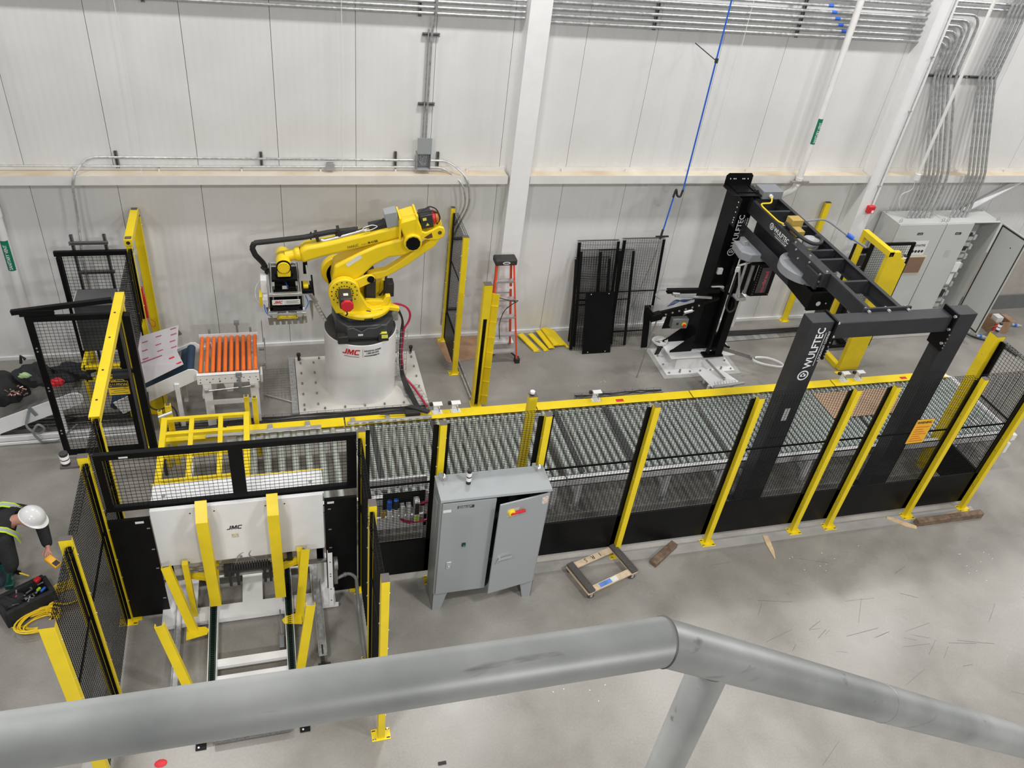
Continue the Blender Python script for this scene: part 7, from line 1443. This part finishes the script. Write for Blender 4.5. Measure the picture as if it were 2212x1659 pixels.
m = MB(); m.tube([(1.74, -0.9, 1.72), (1.735, -0.9, 1.58)], 0.015, n=8); m.box(1.71, 1.76, -0.92, -0.86, 1.22, 1.58); m.tube([(1.74, -0.9, 1.22), (1.76, -0.93, 1.12), (1.82, -0.95, 1.08), (1.84, -0.92, 1.15), (1.78, -0.9, 1.19)], 0.006, n=6, rnd=0.04)
tag(m.build('red_pull_switch', RED, bevel=0.006), 'red pull switch with hanging cord on the back left yellow post', 'switch')
m = MB(); m.tube([(1.62, -1.95, 1.25), (1.68, -1.9, 1.55), (1.70, -1.88, 1.72)], 0.013, n=8); tag(m.build('pink_hose', HRD), 'pink red hose rising beside the printed carton sheet', 'hose')
m = MB(); m.prism([(1.60, 0.01), (1.84, 0.01), (1.86, 0.50), (1.70, 0.50), (1.68, 0.24), (1.60, 0.22)], 'xz', -1.50, -1.44); m.box(1.58, 1.88, -1.55, -1.38, 0.0, 0.01); m.box(1.84, 1.86, -1.5, -1.2, 0.01, 0.5)
tag(m.build('floor_bracket', YEL, smooth=False), 'yellow bent guard bracket on the floor under the inclined conveyor', 'bracket')
m = MB(); m.tube([(1.95, -2.0, 0.03), (1.92, -2.3, 0.04), (1.90, -2.6, 0.03), (1.95, -2.85, 0.03)], 0.02, n=6); m.tube([(1.9, -2.0, 0.03), (1.87, -2.3, 0.05), (1.86, -2.6, 0.03)], 0.018, n=6)
tag(m.build('cable_bundle', RUB), 'black cable bundle on the floor left of the yellow grid frame', 'cables')
# tool bag and jacket on the infeed conveyor
def lump(name, mt, parent, c, r, sx, sy, sz, seed=0, amp=0.12, n=28, k=18):
    rr = random.Random(seed); ph = [(rr.uniform(0, 6), rr.uniform(2, 5), rr.uniform(1, 4)) for _ in range(5)]
    m = MB(); m.ball((0, 0, 0), 1, n=n, m=k); vs = []
    for v in m.v:
        x, y, z = v; d = 1+sum(amp*math.sin(a+b*x*2+c_*y*2+b*z) for a, b, c_ in ph)/2.2
        vs.append((c[0]+x*r*sx*d, c[1]+y*r*sy*d, c[2]+max(z, -0.75)*r*sz*d))
    m.v = vs; return m.build(name, mt, parent)
t = thing('tool_backpack', 'black open tool backpack lying on the conveyor at the left edge', 'bag', (0.2, -1.6, 0.6))
lump('bag_body', CLO, t, (-0.10, -1.60, 0.66), 0.3, 1.25, 0.8, 0.75, 3); lump('bag_flap', CLO, t, (0.36, -1.58, 0.84), 0.2, 1.3, 0.95, 0.7, 8)
m = MB(); m.tube([(0.2, -1.45, 0.95), (0.22, -1.44, 1.06), (0.26, -1.44, 1.0)], 0.02, n=6); m.build('carry_strap', CLO, t)
rr = random.Random(12); m = MB()
for k in range(26): p = Vector((0.16+rr.uniform(-.13, .13), -1.84+rr.uniform(-.05, .05), 0.78+rr.uniform(-.08, .06))); q = p+Vector((rr.uniform(-.05, .05), rr.uniform(-.02, .02), rr.uniform(-.03, .04))); m.cyl(p, q, rr.uniform(0.005, 0.012), n=6)
m.build('brass_fittings', mat('brassy_tools', (0.42, 0.26, 0.20), 0.3, metal=0.7, var=0.5, scale=40), t)
o = lump('lime_pouch', mat('pale_lime_patch', (0.35, 0.50, 0.25), 0.5), t, (0.30, -1.74, 0.96), 0.06, 1.2, 0.5, 0.7, 2)
t = thing('dark_jacket', 'dark jacket with red lining lying on the conveyor behind the gate mesh', 'jacket', (0.9, -1.6, 0.75))
lump('jacket_cloth', CLO, t, (0.82, -1.58, 0.86), 0.24, 1.1, 0.8, 0.42, 21, 0.2); lump('red_lining', RED, t, (0.66, -1.80, 0.86), 0.075, 1.1, 0.6, 0.9, 5)

# ================================================================ WORKER
def skin(name, verts, edges, radii, mt, parent, sub=2, root=0):
    org = Vector(ORG[parent.name]); me = bpy.data.meshes.new(name); me.from_pydata([tuple(Vector(v)-org) for v in verts], edges, []); o = bpy.data.objects.new(name, me); COL.objects.link(o); o.parent = parent; ORG[o.name] = tuple(org)
    sk = o.modifiers.new('skin', 'SKIN'); sk.use_smooth_shade = True
    if not me.skin_vertices: me.attributes.new('skin_vertices', 'FLOAT', 'POINT') if False else None
    import bmesh
    bm = bmesh.new(); bm.from_mesh(me); ly = bm.verts.layers.skin.verify(); bm.verts.ensure_lookup_table()
    for v, r in zip(bm.verts, radii): v[ly].radius = (r, r) if not isinstance(r, tuple) else r; v[ly].use_root = False
    bm.verts[root][ly].use_root = True; bm.to_mesh(me); bm.free()
    sb = o.modifiers.new('sub', 'SUBSURF'); sb.levels = sub; sb.render_levels = sub; me.materials.append(mt); return o
Pn = thing('person', 'person in white hard hat and lime safety vest kneeling beside the black tool bag', 'person', (0.3, -4.3, 0.0))
V = {}
def hand(pref, w, d, side, E, Vv, Rr, wi):
    """five fingers from wrist index wi; w wrist pos, d forearm direction, side lateral vector"""
    d = Vector(d).normalized(); s = Vector(side).normalized(); palm = Vector(w)+d*0.055; Vv.append(tuple(palm)); Rr.append((0.034, 0.018)); pi = len(Vv)-1; E.append((wi, pi))
    dn = Vector((0, 0, -1))
    for k, (off, L) in enumerate(((-0.030, 0.058), (-0.010, 0.070), (0.010, 0.075), (0.030, 0.066))):
        a = palm+d*0.035+s*off; b = a+d*L*0.5+dn*0.012; c = b+d*L*0.25+dn*L*0.45
        i = len(Vv); Vv += [tuple(a), tuple(b), tuple(c)]; Rr += [0.0095, 0.009, 0.0075]; E += [(pi, i), (i, i+1), (i+1, i+2)]
    a = palm-d*0.02-s*0.035; b = a+d*0.03-s*0.02+dn*0.01; c = b+d*0.03+dn*0.015; i = len(Vv); Vv += [tuple(a), tuple(b), tuple(c)]; Rr += [0.012, 0.0105, 0.009]; E += [(pi, i), (i, i+1), (i+1, i+2)]
bv = [(0.02, -4.30, 0.46), (0.22, -4.29, 0.66), (0.44, -4.27, 0.82), (0.60, -4.27, 0.90), (0.68, -4.28, 0.93), (0.80, -4.30, 0.94),
      (0.56, -4.06, 0.84), (0.76, -3.98, 0.66), (0.90, -4.38, 0.56), (0.54, -4.49, 0.82), (0.60, -4.62, 0.58), (0.50, -4.50, 0.40),
      (0.02, -4.18, 0.42), (0.40, -4.10, 0.10), (0.02, -4.12, 0.07), (-0.12, -4.12, 0.05), (0.02, -4.42, 0.42), (0.40, -4.40, 0.10), (0.02, -4.44, 0.07), (-0.12, -4.44, 0.05)]
be = [(0, 1), (1, 2), (2, 3), (3, 4), (4, 5), (2, 6), (6, 7), (7, 8), (2, 9), (9, 10), (10, 11), (0, 12), (12, 13), (13, 14), (14, 15), (0, 16), (16, 17), (17, 18), (18, 19)]
br = [0.13, 0.13, 0.15, 0.07, 0.058, 0.085, 0.06, 0.045, 0.028, 0.06, 0.045, 0.028, 0.09, 0.06, 0.045, 0.04, 0.09, 0.06, 0.045, 0.04]
V2 = list(bv); E2 = list(be); R2 = list(br)
hand('l', bv[8], (0.05, -0.35, -0.12), (1, 0.1, 0), E2, V2, R2, 8); hand('r', bv[11], (-0.1, 0.25, -0.25), (-1, -0.3, 0), E2, V2, R2, 11)
skin('body', V2, E2, R2, SKN, Pn)
# head with face
hd = Vector((0.80, -4.31, 0.935)); m = MB(); m.ball(hd, 0.10, 1.05, 0.80, 0.95, n=20, m=14)
m.build('head', SKN, Pn)
m = MB(); f = Vector((0.52, -0.52, -0.62)).normalized(); sd_ = Vector((0.707, 0.707, 0)).normalized(); upv = sd_.cross(f).normalized()
m.ball(hd+f*0.10-upv*0.005, 0.016, n=8, m=6); m.build('nose', SKN, Pn)
m = MB()
for s in (-1, 1): m.ball(hd+f*0.085+sd_*0.033*s+upv*0.02, 0.011, n=8, m=6)
m.build('eyes', TXW, Pn)
m = MB(); m.obox(hd+f*0.088-upv*0.04, sd_*0.024, f*0.006, upv*0.004); m.build('mouth', mat('lips', (0.35, 0.12, 0.10)), Pn)
for s in (-1, 1): m = MB(); m.ball(hd+sd_*0.083*s-f*0.01, 0.022, 0.8, 0.5, 1.1, n=8, m=6); m.build('ear', SKN, Pn)
# clothes
jv = bv[:4]+[bv[6], bv[7], (0.905, -4.395, 0.557), bv[9], bv[10], (0.51, -4.51, 0.41)]
je = [(0, 1), (1, 2), (2, 3), (2, 4), (4, 5), (5, 6), (2, 7), (7, 8), (8, 9)]
skin('jacket', jv, je, [0.17, 0.185, (0.215, 0.185), 0.10, 0.11, 0.082, 0.056, 0.11, 0.08, 0.056], CLO, Pn)
tv = [bv[0]]+bv[12:15]+bv[16:19]; skin('trousers', tv, [(0, 1), (1, 2), (2, 3), (0, 4), (4, 5), (5, 6)], [0.165, 0.115, 0.085, 0.065, 0.115, 0.085, 0.065], JEA, Pn)
for y in (-4.12, -4.44):
    m = MB(); m.box(-0.26, 0.0, y-0.05, y+0.05, 0.005, 0.10); m.build('boot', RUB, Pn, bevel=0.03, seg=3)
# vest bands: ribbons lofted over the jacket
def ribbon(pts, nrm, w, name, mt, off=0.0, th=0.004):
    m = MB(); vs = []; fs = []; n = len(pts)
    for i in range(n):
        p = Vector(pts[i]); a = Vector(pts[max(0, i-1)]); b = Vector(pts[min(n-1, i+1)]); d = (b-a).normalized(); N = (Vector(nrm[i])).normalized(); s = d.cross(N).normalized(); p = p+N*off
        vs += [p-s*w/2, p+s*w/2, p+s*w/2-N*th, p-s*w/2-N*th]
    for i in range(n-1):
        for k in range(4): k2 = (k+1) % 4; fs.append((4*i+k, 4*i+k2, 4*i+4+k2, 4*i+4+k))
    fs += [(0, 1, 2, 3), (4*n-1, 4*n-2, 4*n-3, 4*n-4)]; m.add(vs, fs); return m.build(name, mt, Pn)
def hoop(c, ax, r1, r2, a0, a1, n=16):
    c = Vector(c); ax = Vector(ax).normalized(); s = Vector((0, 1, 0)); s = (s-ax*s.dot(ax)).normalized(); u = s.cross(ax).normalized(); u = -u if u.z < 0 else u
    P = []; N = []
    for i in range(n+1): a = math.radians(a0+(a1-a0)*i/n); e = s*math.cos(a)*r1+u*math.sin(a)*r2; P.append(c+e); N.append(e)
    return P, N
P, N = hoop((0.40, -4.28, 0.79), (0.8, 0.05, 0.58), 0.25, 0.205, -60, 240); ribbon(P, N, 0.10, 'lime_band', LIM, 0.006); ribbon(P, N, 0.05, 'silver_band', SLV, 0.010)
for y in (-4.09, -4.45):
    P = [(0.20, y, 0.86), (0.36, y, 0.965), (0.50, y, 0.985), (0.60, y*1.0, 0.95), (0.68, y, 0.86), (0.70, y, 0.76)]; N = [(-0.5, 0, 1), (-0.3, 0, 1), (0, 0, 1), (0.5, 0, 0.9), (1, 0, 0.4), (1, 0, 0)]; ribbon(P, N, 0.075, 'lime_strap', LIM, 0.0); ribbon(P, N, 0.035, 'silver_strap', SLV, 0.004)
# hard hat
m = MB(); hc = Vector((0.825, -4.305, 0.965)); up_ = Vector((0.42, -0.02, 0.91)).normalized(); fw = (f-up_*f.dot(up_)).normalized(); sd2 = up_.cross(fw)
vs = []; fs = []; n = 32; k = 12
for i in range(k+1):
    th = math.pi/2*i/k
    for j in range(n): a = 2*math.pi*j/n; e = fw*math.cos(a)*0.136+sd2*math.sin(a)*0.122; ridge = 0.006*math.exp(-(math.sin(a)*math.sin(th)/0.25)**2); vs.append(hc+e*math.sin(th)+up_*(0.118*math.cos(th)+ridge))
for i in range(k):
    for j in range(n): j2 = (j+1) % n; fs.append((i*n+j, (i+1)*n+j, (i+1)*n+j2, i*n+j2))
m.add(vs, fs)
vs = []; fs = []
for j in range(n): a = 2*math.pi*j/n; q = 1.08+0.22*max(0, math.cos(a))**2; e = fw*math.cos(a)*0.136+sd2*math.sin(a)*0.122; vs += [hc+e*0.98, hc+e*q-up_*0.008*max(0, math.cos(a)), hc+e*q-up_*(0.008*max(0, math.cos(a))+0.006), hc+e*0.98-up_*0.006]
for j in range(n):
    j2 = (j+1) % n
    for q in range(4): q2 = (q+1) % 4; fs.append((4*j+q, 4*j+q2, 4*j2+q2, 4*j2+q))
m.add(vs, fs); hat = m.build('hard_hat', mat('glossy_white_helmet', (0.80, 0.80, 0.80), 0.22, var=0.02), Pn)
m = MB(); pc = hc+up_*0.105-fw*0.065+sd2*0.02; m.obox(hc+up_*0.112-fw*0.03+sd2*0.0, fw*0.007, sd2*0.011, up_*0.006); m.obox(hc+up_*0.105-fw*0.055+sd2*0.0, fw*0.004, sd2*0.007, up_*0.006); m.build('hat_sticker', TXB, hat)
# things around the worker
t = thing('multimeter', 'yellow multimeter held in the hand of the kneeling person', 'meter', (0.95, -4.56, 0.5))
d_ = Vector((0.7, -0.6, -0.25)).normalized(); s_ = Vector((0.6, 0.75, 0)).normalized(); n_ = d_.cross(s_).normalized(); n_ = n_ if n_.z > 0 else -n_
m = MB(); m.obox((0.965, -4.56, 0.50), d_*0.085, s_*0.042, n_*0.02); m.build('meter_body', mat('amber_case', (0.85, 0.42, 0.01), 0.4), t, bevel=0.01)
m = MB(); m.obox(Vector((0.965, -4.56, 0.50))+n_*0.021+d_*0.045, d_*0.03, s_*0.03, n_*0.002); m.build('meter_dial', RUB, t)
t = thing('cordless_drill', 'dark green cordless drill beside the knee of the kneeling person', 'drill', (0.49, -4.46, 0.2))
m = MB(); m.bar((0.40, -4.40, 0.335), (0.55, -4.50, 0.345), 0.075, 0.08); m.bar((0.47, -4.47, 0.30), (0.45, -4.50, 0.18), 0.045, 0.04); m.box(0.41, 0.50, -4.55, -4.46, 0.11, 0.18); m.build('drill_body', mat('dark_green_tool', (0.005, 0.06, 0.045), 0.4), t, bevel=0.01)
m = MB(); m.cyl((0.55, -4.50, 0.345), (0.60, -4.53, 0.345), 0.024, n=10); m.build('drill_chuck', BLK, t); m = MB(); m.cyl((0.60, -4.53, 0.345), (0.70, -4.58, 0.34), 0.008, n=6); m.build('drill_bit', YCB, t)
t = thing('open_tool_bag', 'big black tool bag on the floor in front of the kneeling person', 'bag', (0.66, -4.74, 0))
m = MB(); O = Vector((0.66, -4.74, 0)); a_ = Vector((0.86, 0.5, 0)).normalized(); b_2 = Vector((-0.5, 0.86, 0)).normalized()
for s in (-1, 1): m.obox(O+b_2*0.13*s+Vector((0, 0, 0.12)), a_*0.24, b_2*0.025, (0, 0, 0.12)); m.obox(O+a_*0.24*s+Vector((0, 0, 0.11)), a_*0.025, b_2*0.14, (0, 0, 0.11))
m.obox(O+Vector((0, 0, 0.015)), a_*0.25, b_2*0.14, (0, 0, 0.015)); m.obox(O+Vector((0, 0, 0.10)), a_*0.2, b_2*0.012, (0, 0, 0.09)); m.build('bag_shell', CLO, t, bevel=0.035, seg=3)
lump('open_flap', CLO, t, O-a_*0.16+b_2*0.05+Vector((0, 0, 0.17)), 0.14, 1.1, 0.8, 0.5, 33)
m = MB(); rr = random.Random(6)
for k in range(14): p = O+a_*rr.uniform(-.18, .16)+b_2*rr.uniform(-.09, .09)+Vector((0, 0, 0.16+rr.uniform(0, .06))); m.cyl(p, p+Vector((rr.uniform(-.08, .08), rr.uniform(-.08, .08), rr.uniform(0, .05))), 0.009, n=6)
m.build('hand_tools', mat('chrome_mix', (0.45, 0.45, 0.47), 0.3, metal=0.8, var=0.4), t)
m = MB(); m.bar(O+a_*0.14+b_2*0.08+Vector((0, 0, 0.25)), O+a_*0.20+b_2*0.10+Vector((0, 0, 0.26)), 0.05, 0.05); m.bar(O-a_*0.06+b_2*0.05+Vector((0, 0, 0.22)), O-a_*0.10+b_2*0.03+Vector((0, 0, 0.2)), 0.02); m.build('red_tool', RED, t, bevel=0.01)
m = MB(); m.bar(O+a_*0.14-b_2*0.06+Vector((0, 0, 0.22)), O+a_*0.20-b_2*0.04+Vector((0, 0, 0.23)), 0.024); m.build('blue_tool', BLU, t, bevel=0.005)
m = MB(); m.bar(O+a_*0.12-b_2*0.02+Vector((0, 0, 0.22)), O+a_*0.15-b_2*0.03+Vector((0, 0, 0.25)), 0.02); m.build('lime_tool', LIM, t)
t = thing('yellow_extension_cable', 'bundled yellow extension cable on the floor beside the black tool bag', 'cable', (0.9, -4.85, 0))
for k in range(9):
    rr = random.Random(k+40); m = MB(); P = []
    cx, cy = 0.80+rr.uniform(-.03, .03), -4.98+rr.uniform(-.03, .03); ra, rb = 0.13+0.012*k, 0.075+0.008*k
    for i in range(25): a = 2*math.pi*i/24+k*0.2; P.append((cx+ra*math.cos(a)*0.9-rb*math.sin(a)*0.5, cy+ra*math.cos(a)*0.45+rb*math.sin(a)*0.9, 0.015+0.011*k+0.01*math.sin(a*2+k)))
    m.tube(P, 0.0075, n=6); m.build('cable_loop', YCB, t)
for k in range(7):
    rr = random.Random(k+70); m = MB(); P = []; ra, rb = 0.13+0.010*k, 0.08+0.008*k
    for i in range(25): a = 2*math.pi*i/24+k*0.3; P.append((1.04+ra*math.cos(a)+rr.uniform(-.004, .004), -4.66+rb*math.sin(a)*1.3, 0.015+0.012*k))
    m.tube(P, 0.0075, n=6); m.build('cable_loop', YCB, t)
m = MB()
for k in range(5): m.tube([(0.94, -4.74-0.01*k, 0.06+0.01*k), (0.90, -4.82, 0.08+0.01*k), (0.86, -4.88, 0.05+0.012*k)], 0.008, n=6)
m.tube([(0.9, -4.84, 0.06), (0.68, -4.84, 0.02), (0.52, -4.78, 0.012), (0.47, -4.88, 0.012), (0.55, -5.02, 0.012), (0.68, -4.98, 0.012)], 0.0075, n=6, rnd=0.1); m.tube([(0.88, -4.86, 0.06), (0.66, -4.90, 0.02), (0.55, -4.86, 0.012), (0.58, -4.96, 0.012), (0.72, -5.06, 0.012), (0.84, -5.05, 0.012)], 0.0075, n=6, rnd=0.1); m.build('cable_tail', YCB, t)

# ================================================================ DOLLY, TIMBER, SMALL FLOOR THINGS
t = thing('furniture_dolly', 'wooden furniture dolly with carpeted ends and casters on the floor', 'dolly', (7.17, -5.37, 0))
c1, c2, c3, c4 = Vector((6.76, -5.24, 0.12)), Vector((7.40, -5.05, 0.12)), Vector((7.61, -5.47, 0.12)), Vector((6.92, -5.70, 0.12))
ux = ((c2-c1)+(c3-c4)).normalized(); uy = ux.cross(Vector((0, 0, 1))).normalized(); cc = (c1+c2+c3+c4)/4; HW = 0.36; HD = 0.235
for s in (-1, 1):
    m = MB(); m.obox(cc-uy*HD*s*0.84+Vector((0, 0, 0.0)), ux*HW*0.98, uy*0.043, (0, 0, 0.011)); b = m.build('plywood_slat', WDL, t, bevel=0.002)
    if s > 0:
        for i, ch in enumerate('IRS'): text(ch, 0.095, cc-uy*HD*0.84+ux*(0.19-0.125*i)+uy*(-0.03)+Vector((0, 0, 0.0125)), -ux, uy, TXB, b, ext=0.0004, align='CENTER') if False else text(ch, 0.085, cc-uy*(HD*0.84+0.03)+ux*(0.11-0.11*i)+Vector((0, 0, 0.0115)), -ux, uy, TXB, b, ext=0.0004, align='CENTER')
    else:
        m = MB(); m.obox(cc+uy*HD*0.84-ux*0.10+Vector((0, 0, 0.0118)), ux*0.09, uy*0.03, (0, 0, 0.0006)); m.build('blue_sticker', mat('blue_fade', (0.10, 0.22, 0.60), 0.4, var=0.4), b)
        m = MB(); m.obox(cc+uy*HD*0.84+ux*0.04+Vector((0, 0, 0.0118)), ux*0.045, uy*0.035, (0, 0, 0.0006)); m.build('white_sticker', STK, b)
for s in (-1, 1):
    m = MB(); m.obox(cc+ux*HW*0.93*s+Vector((0, 0, 0.028)), ux*0.048, uy*(HD+0.01), (0, 0, 0.017)); m.build('carpet_pad', CAR, t, bevel=0.01, seg=3)
    m = MB(); m.obox(cc+ux*HW*0.95*s+Vector((0, 0, -0.012)), ux*0.045, uy*(HD+0.005), (0, 0, 0.011)); m.build('end_board', WDL, t, bevel=0.002)
    for q in (-1, 1):
        p = cc+ux*HW*0.90*s+uy*HD*0.93*q; m = MB(); m.cyl((p.x, p.y-0.012, 0.042), (p.x, p.y+0.012, 0.042), 0.042, n=18); cs = m.build('caster_wheel', mat('brown_wheel', (0.06, 0.05, 0.04), 0.5), t, bevel=0.003)
        m = MB(); m.box(p.x-0.016, p.x+0.016, p.y-0.02, p.y-0.015, 0.03, 0.096); m.box(p.x-0.016, p.x+0.016, p.y+0.015, p.y+0.02, 0.03, 0.096); m.cyl((p.x, p.y-0.022, 0.042), (p.x, p.y+0.022, 0.042), 0.008, n=8); m.build('caster_fork', ALU, t)
m = MB(); m.bar((7.90, -5.33, 0.035), (8.32, -4.97-0.09, 0.035), 0.10, 0.07); tag(m.build('timber_block', WDD, bevel=0.006), 'dark brown timber offcut right of the wooden dolly', 'timber')
m = MB(); m.bar((12.02, -5.25, 0.045), (13.16, -5.25, 0.045), 0.09, 0.09); tag(m.build('timber_beam', WDD, bevel=0.008), 'long dark timber beam on the floor at the right end of the fence', 'timber')
def splinter(P, w, label, z=0.012, mt=None):
    m = MB(); P = [Vector(p) for p in P]; n = len(P); pl = []; pr = []
    for i, p in enumerate(P):
        d = (P[min(n-1, i+1)]-P[max(0, i-1)]).normalized(); s = Vector((-d.y, d.x, 0)); ww = w[i]; pl.append((p+s*ww)[:2]); pr.append((p-s*ww)[:2])
    m.prism(pl+pr[::-1], 'xy', 0.002, z); tag(m.build('wood_splinter', mt or mat('raw_pine', (0.62, 0.46, 0.28), 0.75, var=0.15, scale=18), smooth=False), label, 'splinter')
splinter([(11.66, -4.98+(-0.09), 0), (11.72, -5.10, 0), (11.88, -5.24, 0), (12.0, -5.31, 0)], [0.02, 0.035, 0.045, 0.03], 'pale wood splinter left of the fence post foot near the long beam')
splinter([(9.67, -5.10, 0), (9.65, -5.22, 0), (9.63, -5.36, 0), (9.60, -5.50, 0)], [0.035, 0.04, 0.03, 0.004], 'pointed pale wood splinter on the floor in front of the gantry left leg')
splinter([(12.36, -5.185, 0), (12.6, -5.17, 0), (12.85, -5.13, 0)], [0.015, 0.022, 0.012], 'thin pale wood splinter lying against the long beam')
m = MB(); m.box(4.74, 4.82, -7.36, -7.33, 0.001, 0.012); tag(m.build('metal_clip', RUB), 'tiny dark clip on the floor at the bottom of the picture', 'clip')
m = MB(); m.ball((2.14, -6.82, 0.004), 0.06, 1, 0.7, 0.06, n=10, m=6); tag(m.build('red_rag', RED), 'small red scrap on the floor just under the handrail', 'scrap')
# paint flecks
m = MB(); rr = random.Random(77)
for k in range(40):
    x, y = rr.choice([(6.5, -0.5), (8.6, -1.6), (9.9, -5.6), (10.2, -5.5), (12.3, -6.0), (6.6, -6.8)]); x += rr.gauss(0, 0.25); y += rr.gauss(0, 0.12)
    if -0.05 > y: m.box(x-0.006, x+0.006, y-0.004, y+0.004, 0.0005, 0.0025)
o = m.build('paint_flecks', TXW, smooth=False)
m = MB()
for k in range(34):
    x, y = 9.9+rr.gauss(0, 1.0), -6.7+rr.gauss(0, 0.55); an = rr.uniform(-0.6, 0.9); L = rr.uniform(0.1, 0.55); m.bar((x, y, 0.0006), (x+L*math.cos(an), y+L*math.sin(an), 0.0006), 0.0035 if k % 3 else 0.006, 0.0006)
tag(m.build('floor_scratches', mat('scratch_dark', (0.13, 0.125, 0.115), 0.6), smooth=False), 'thin dark scratches scattered on the polished floor around the bright reflection', 'scratches', kind='stuff'); tag(o, 'scattered tiny white paint flecks on the concrete floor', 'debris', kind='stuff')

# ================================================================ HANDRAIL IN FRONT OF THE CAMERA
t = thing('stair_handrail', 'galvanized pipe handrail with welded bend crossing the foreground', 'handrail', (3.9, -10.87, 7.0))
Bn = Vector((3.886, -10.872, 7.314)); RD = Vector((0.713, 0, -0.440)).normalized()
mt1 = Vector((3.884, -10.872, 7.314))
Lp = Vector((0.6, -10.872, 7.385)); Rp = Bn+RD*3.2
def mitre(m, A, B, r, d_other, n=40, flip=False):
    """tube from A to B cut at B on the mitre plane"""
    d = (B-A).normalized(); nrm = (d+d_other).normalized(); a = Vector((0, 1, 0)); b = d.cross(a).normalized(); vs = []
    for k in range(n):
        q = 2*math.pi*k/n; e = (a*math.cos(q)+b*math.sin(q))*r; p1 = A+e; tt = (B-p1).dot(nrm)/d.dot(nrm); vs += [p1, p1+d*tt]
    m.add(vs, [(2*k, 2*((k+1) % n), 2*((k+1) % n)+1, 2*k+1) for k in range(n)])
dL = (Bn-Lp).normalized()
m = MB(); mitre(m, Lp, Bn, 0.0242, RD); m.build('top_rail', GHR, t)
m = MB(); mitre(m, Rp, Bn, 0.0242, -dL); m.build('sloping_rail', GHR, t)
m = MB(); P = []
nrm = (dL+RD).normalized(); a = Vector((0, 1, 0)); b = dL.cross(a).normalized()
for k in range(41):
    q = 2*math.pi*k/40; e = (a*math.cos(q)+b*math.sin(q))*0.0243; tt = -(e).dot(nrm)/dL.dot(nrm); P.append(Bn+e+dL*tt)
m.tube(P, 0.0011, n=6, cap=False); m.build('weld_seam', mat('dark_weld', (0.10, 0.10, 0.10), 0.6), t)
pt = Bn+RD*0.10; m = MB(); m.cyl((3.957, -10.872, pt.z-0.005), (3.957, -10.872, 5.6), 0.0212, n=36); m.lathe((3.957, -10.872, pt.z-0.03), (0, 0, -1), [(0.027, 0), (0.0235, 0.008), (0.0213, 0.014)], n=36) if False else None; m.build('post', GHR, t)
m = MB(); m.lathe(Bn+RD*0.42, RD, [(0.0244, 0), (0.0249, 0.003), (0.0244, 0.006)], n=36); m.build('splice_ring', GHR, t)
# platform stringer that carries the rail (out of frame below the camera)
m = MB(); m.box(3.7, 4.2, -10.95, -10.80, 5.5, 5.6); m.build('platform_edge', GHR, t)
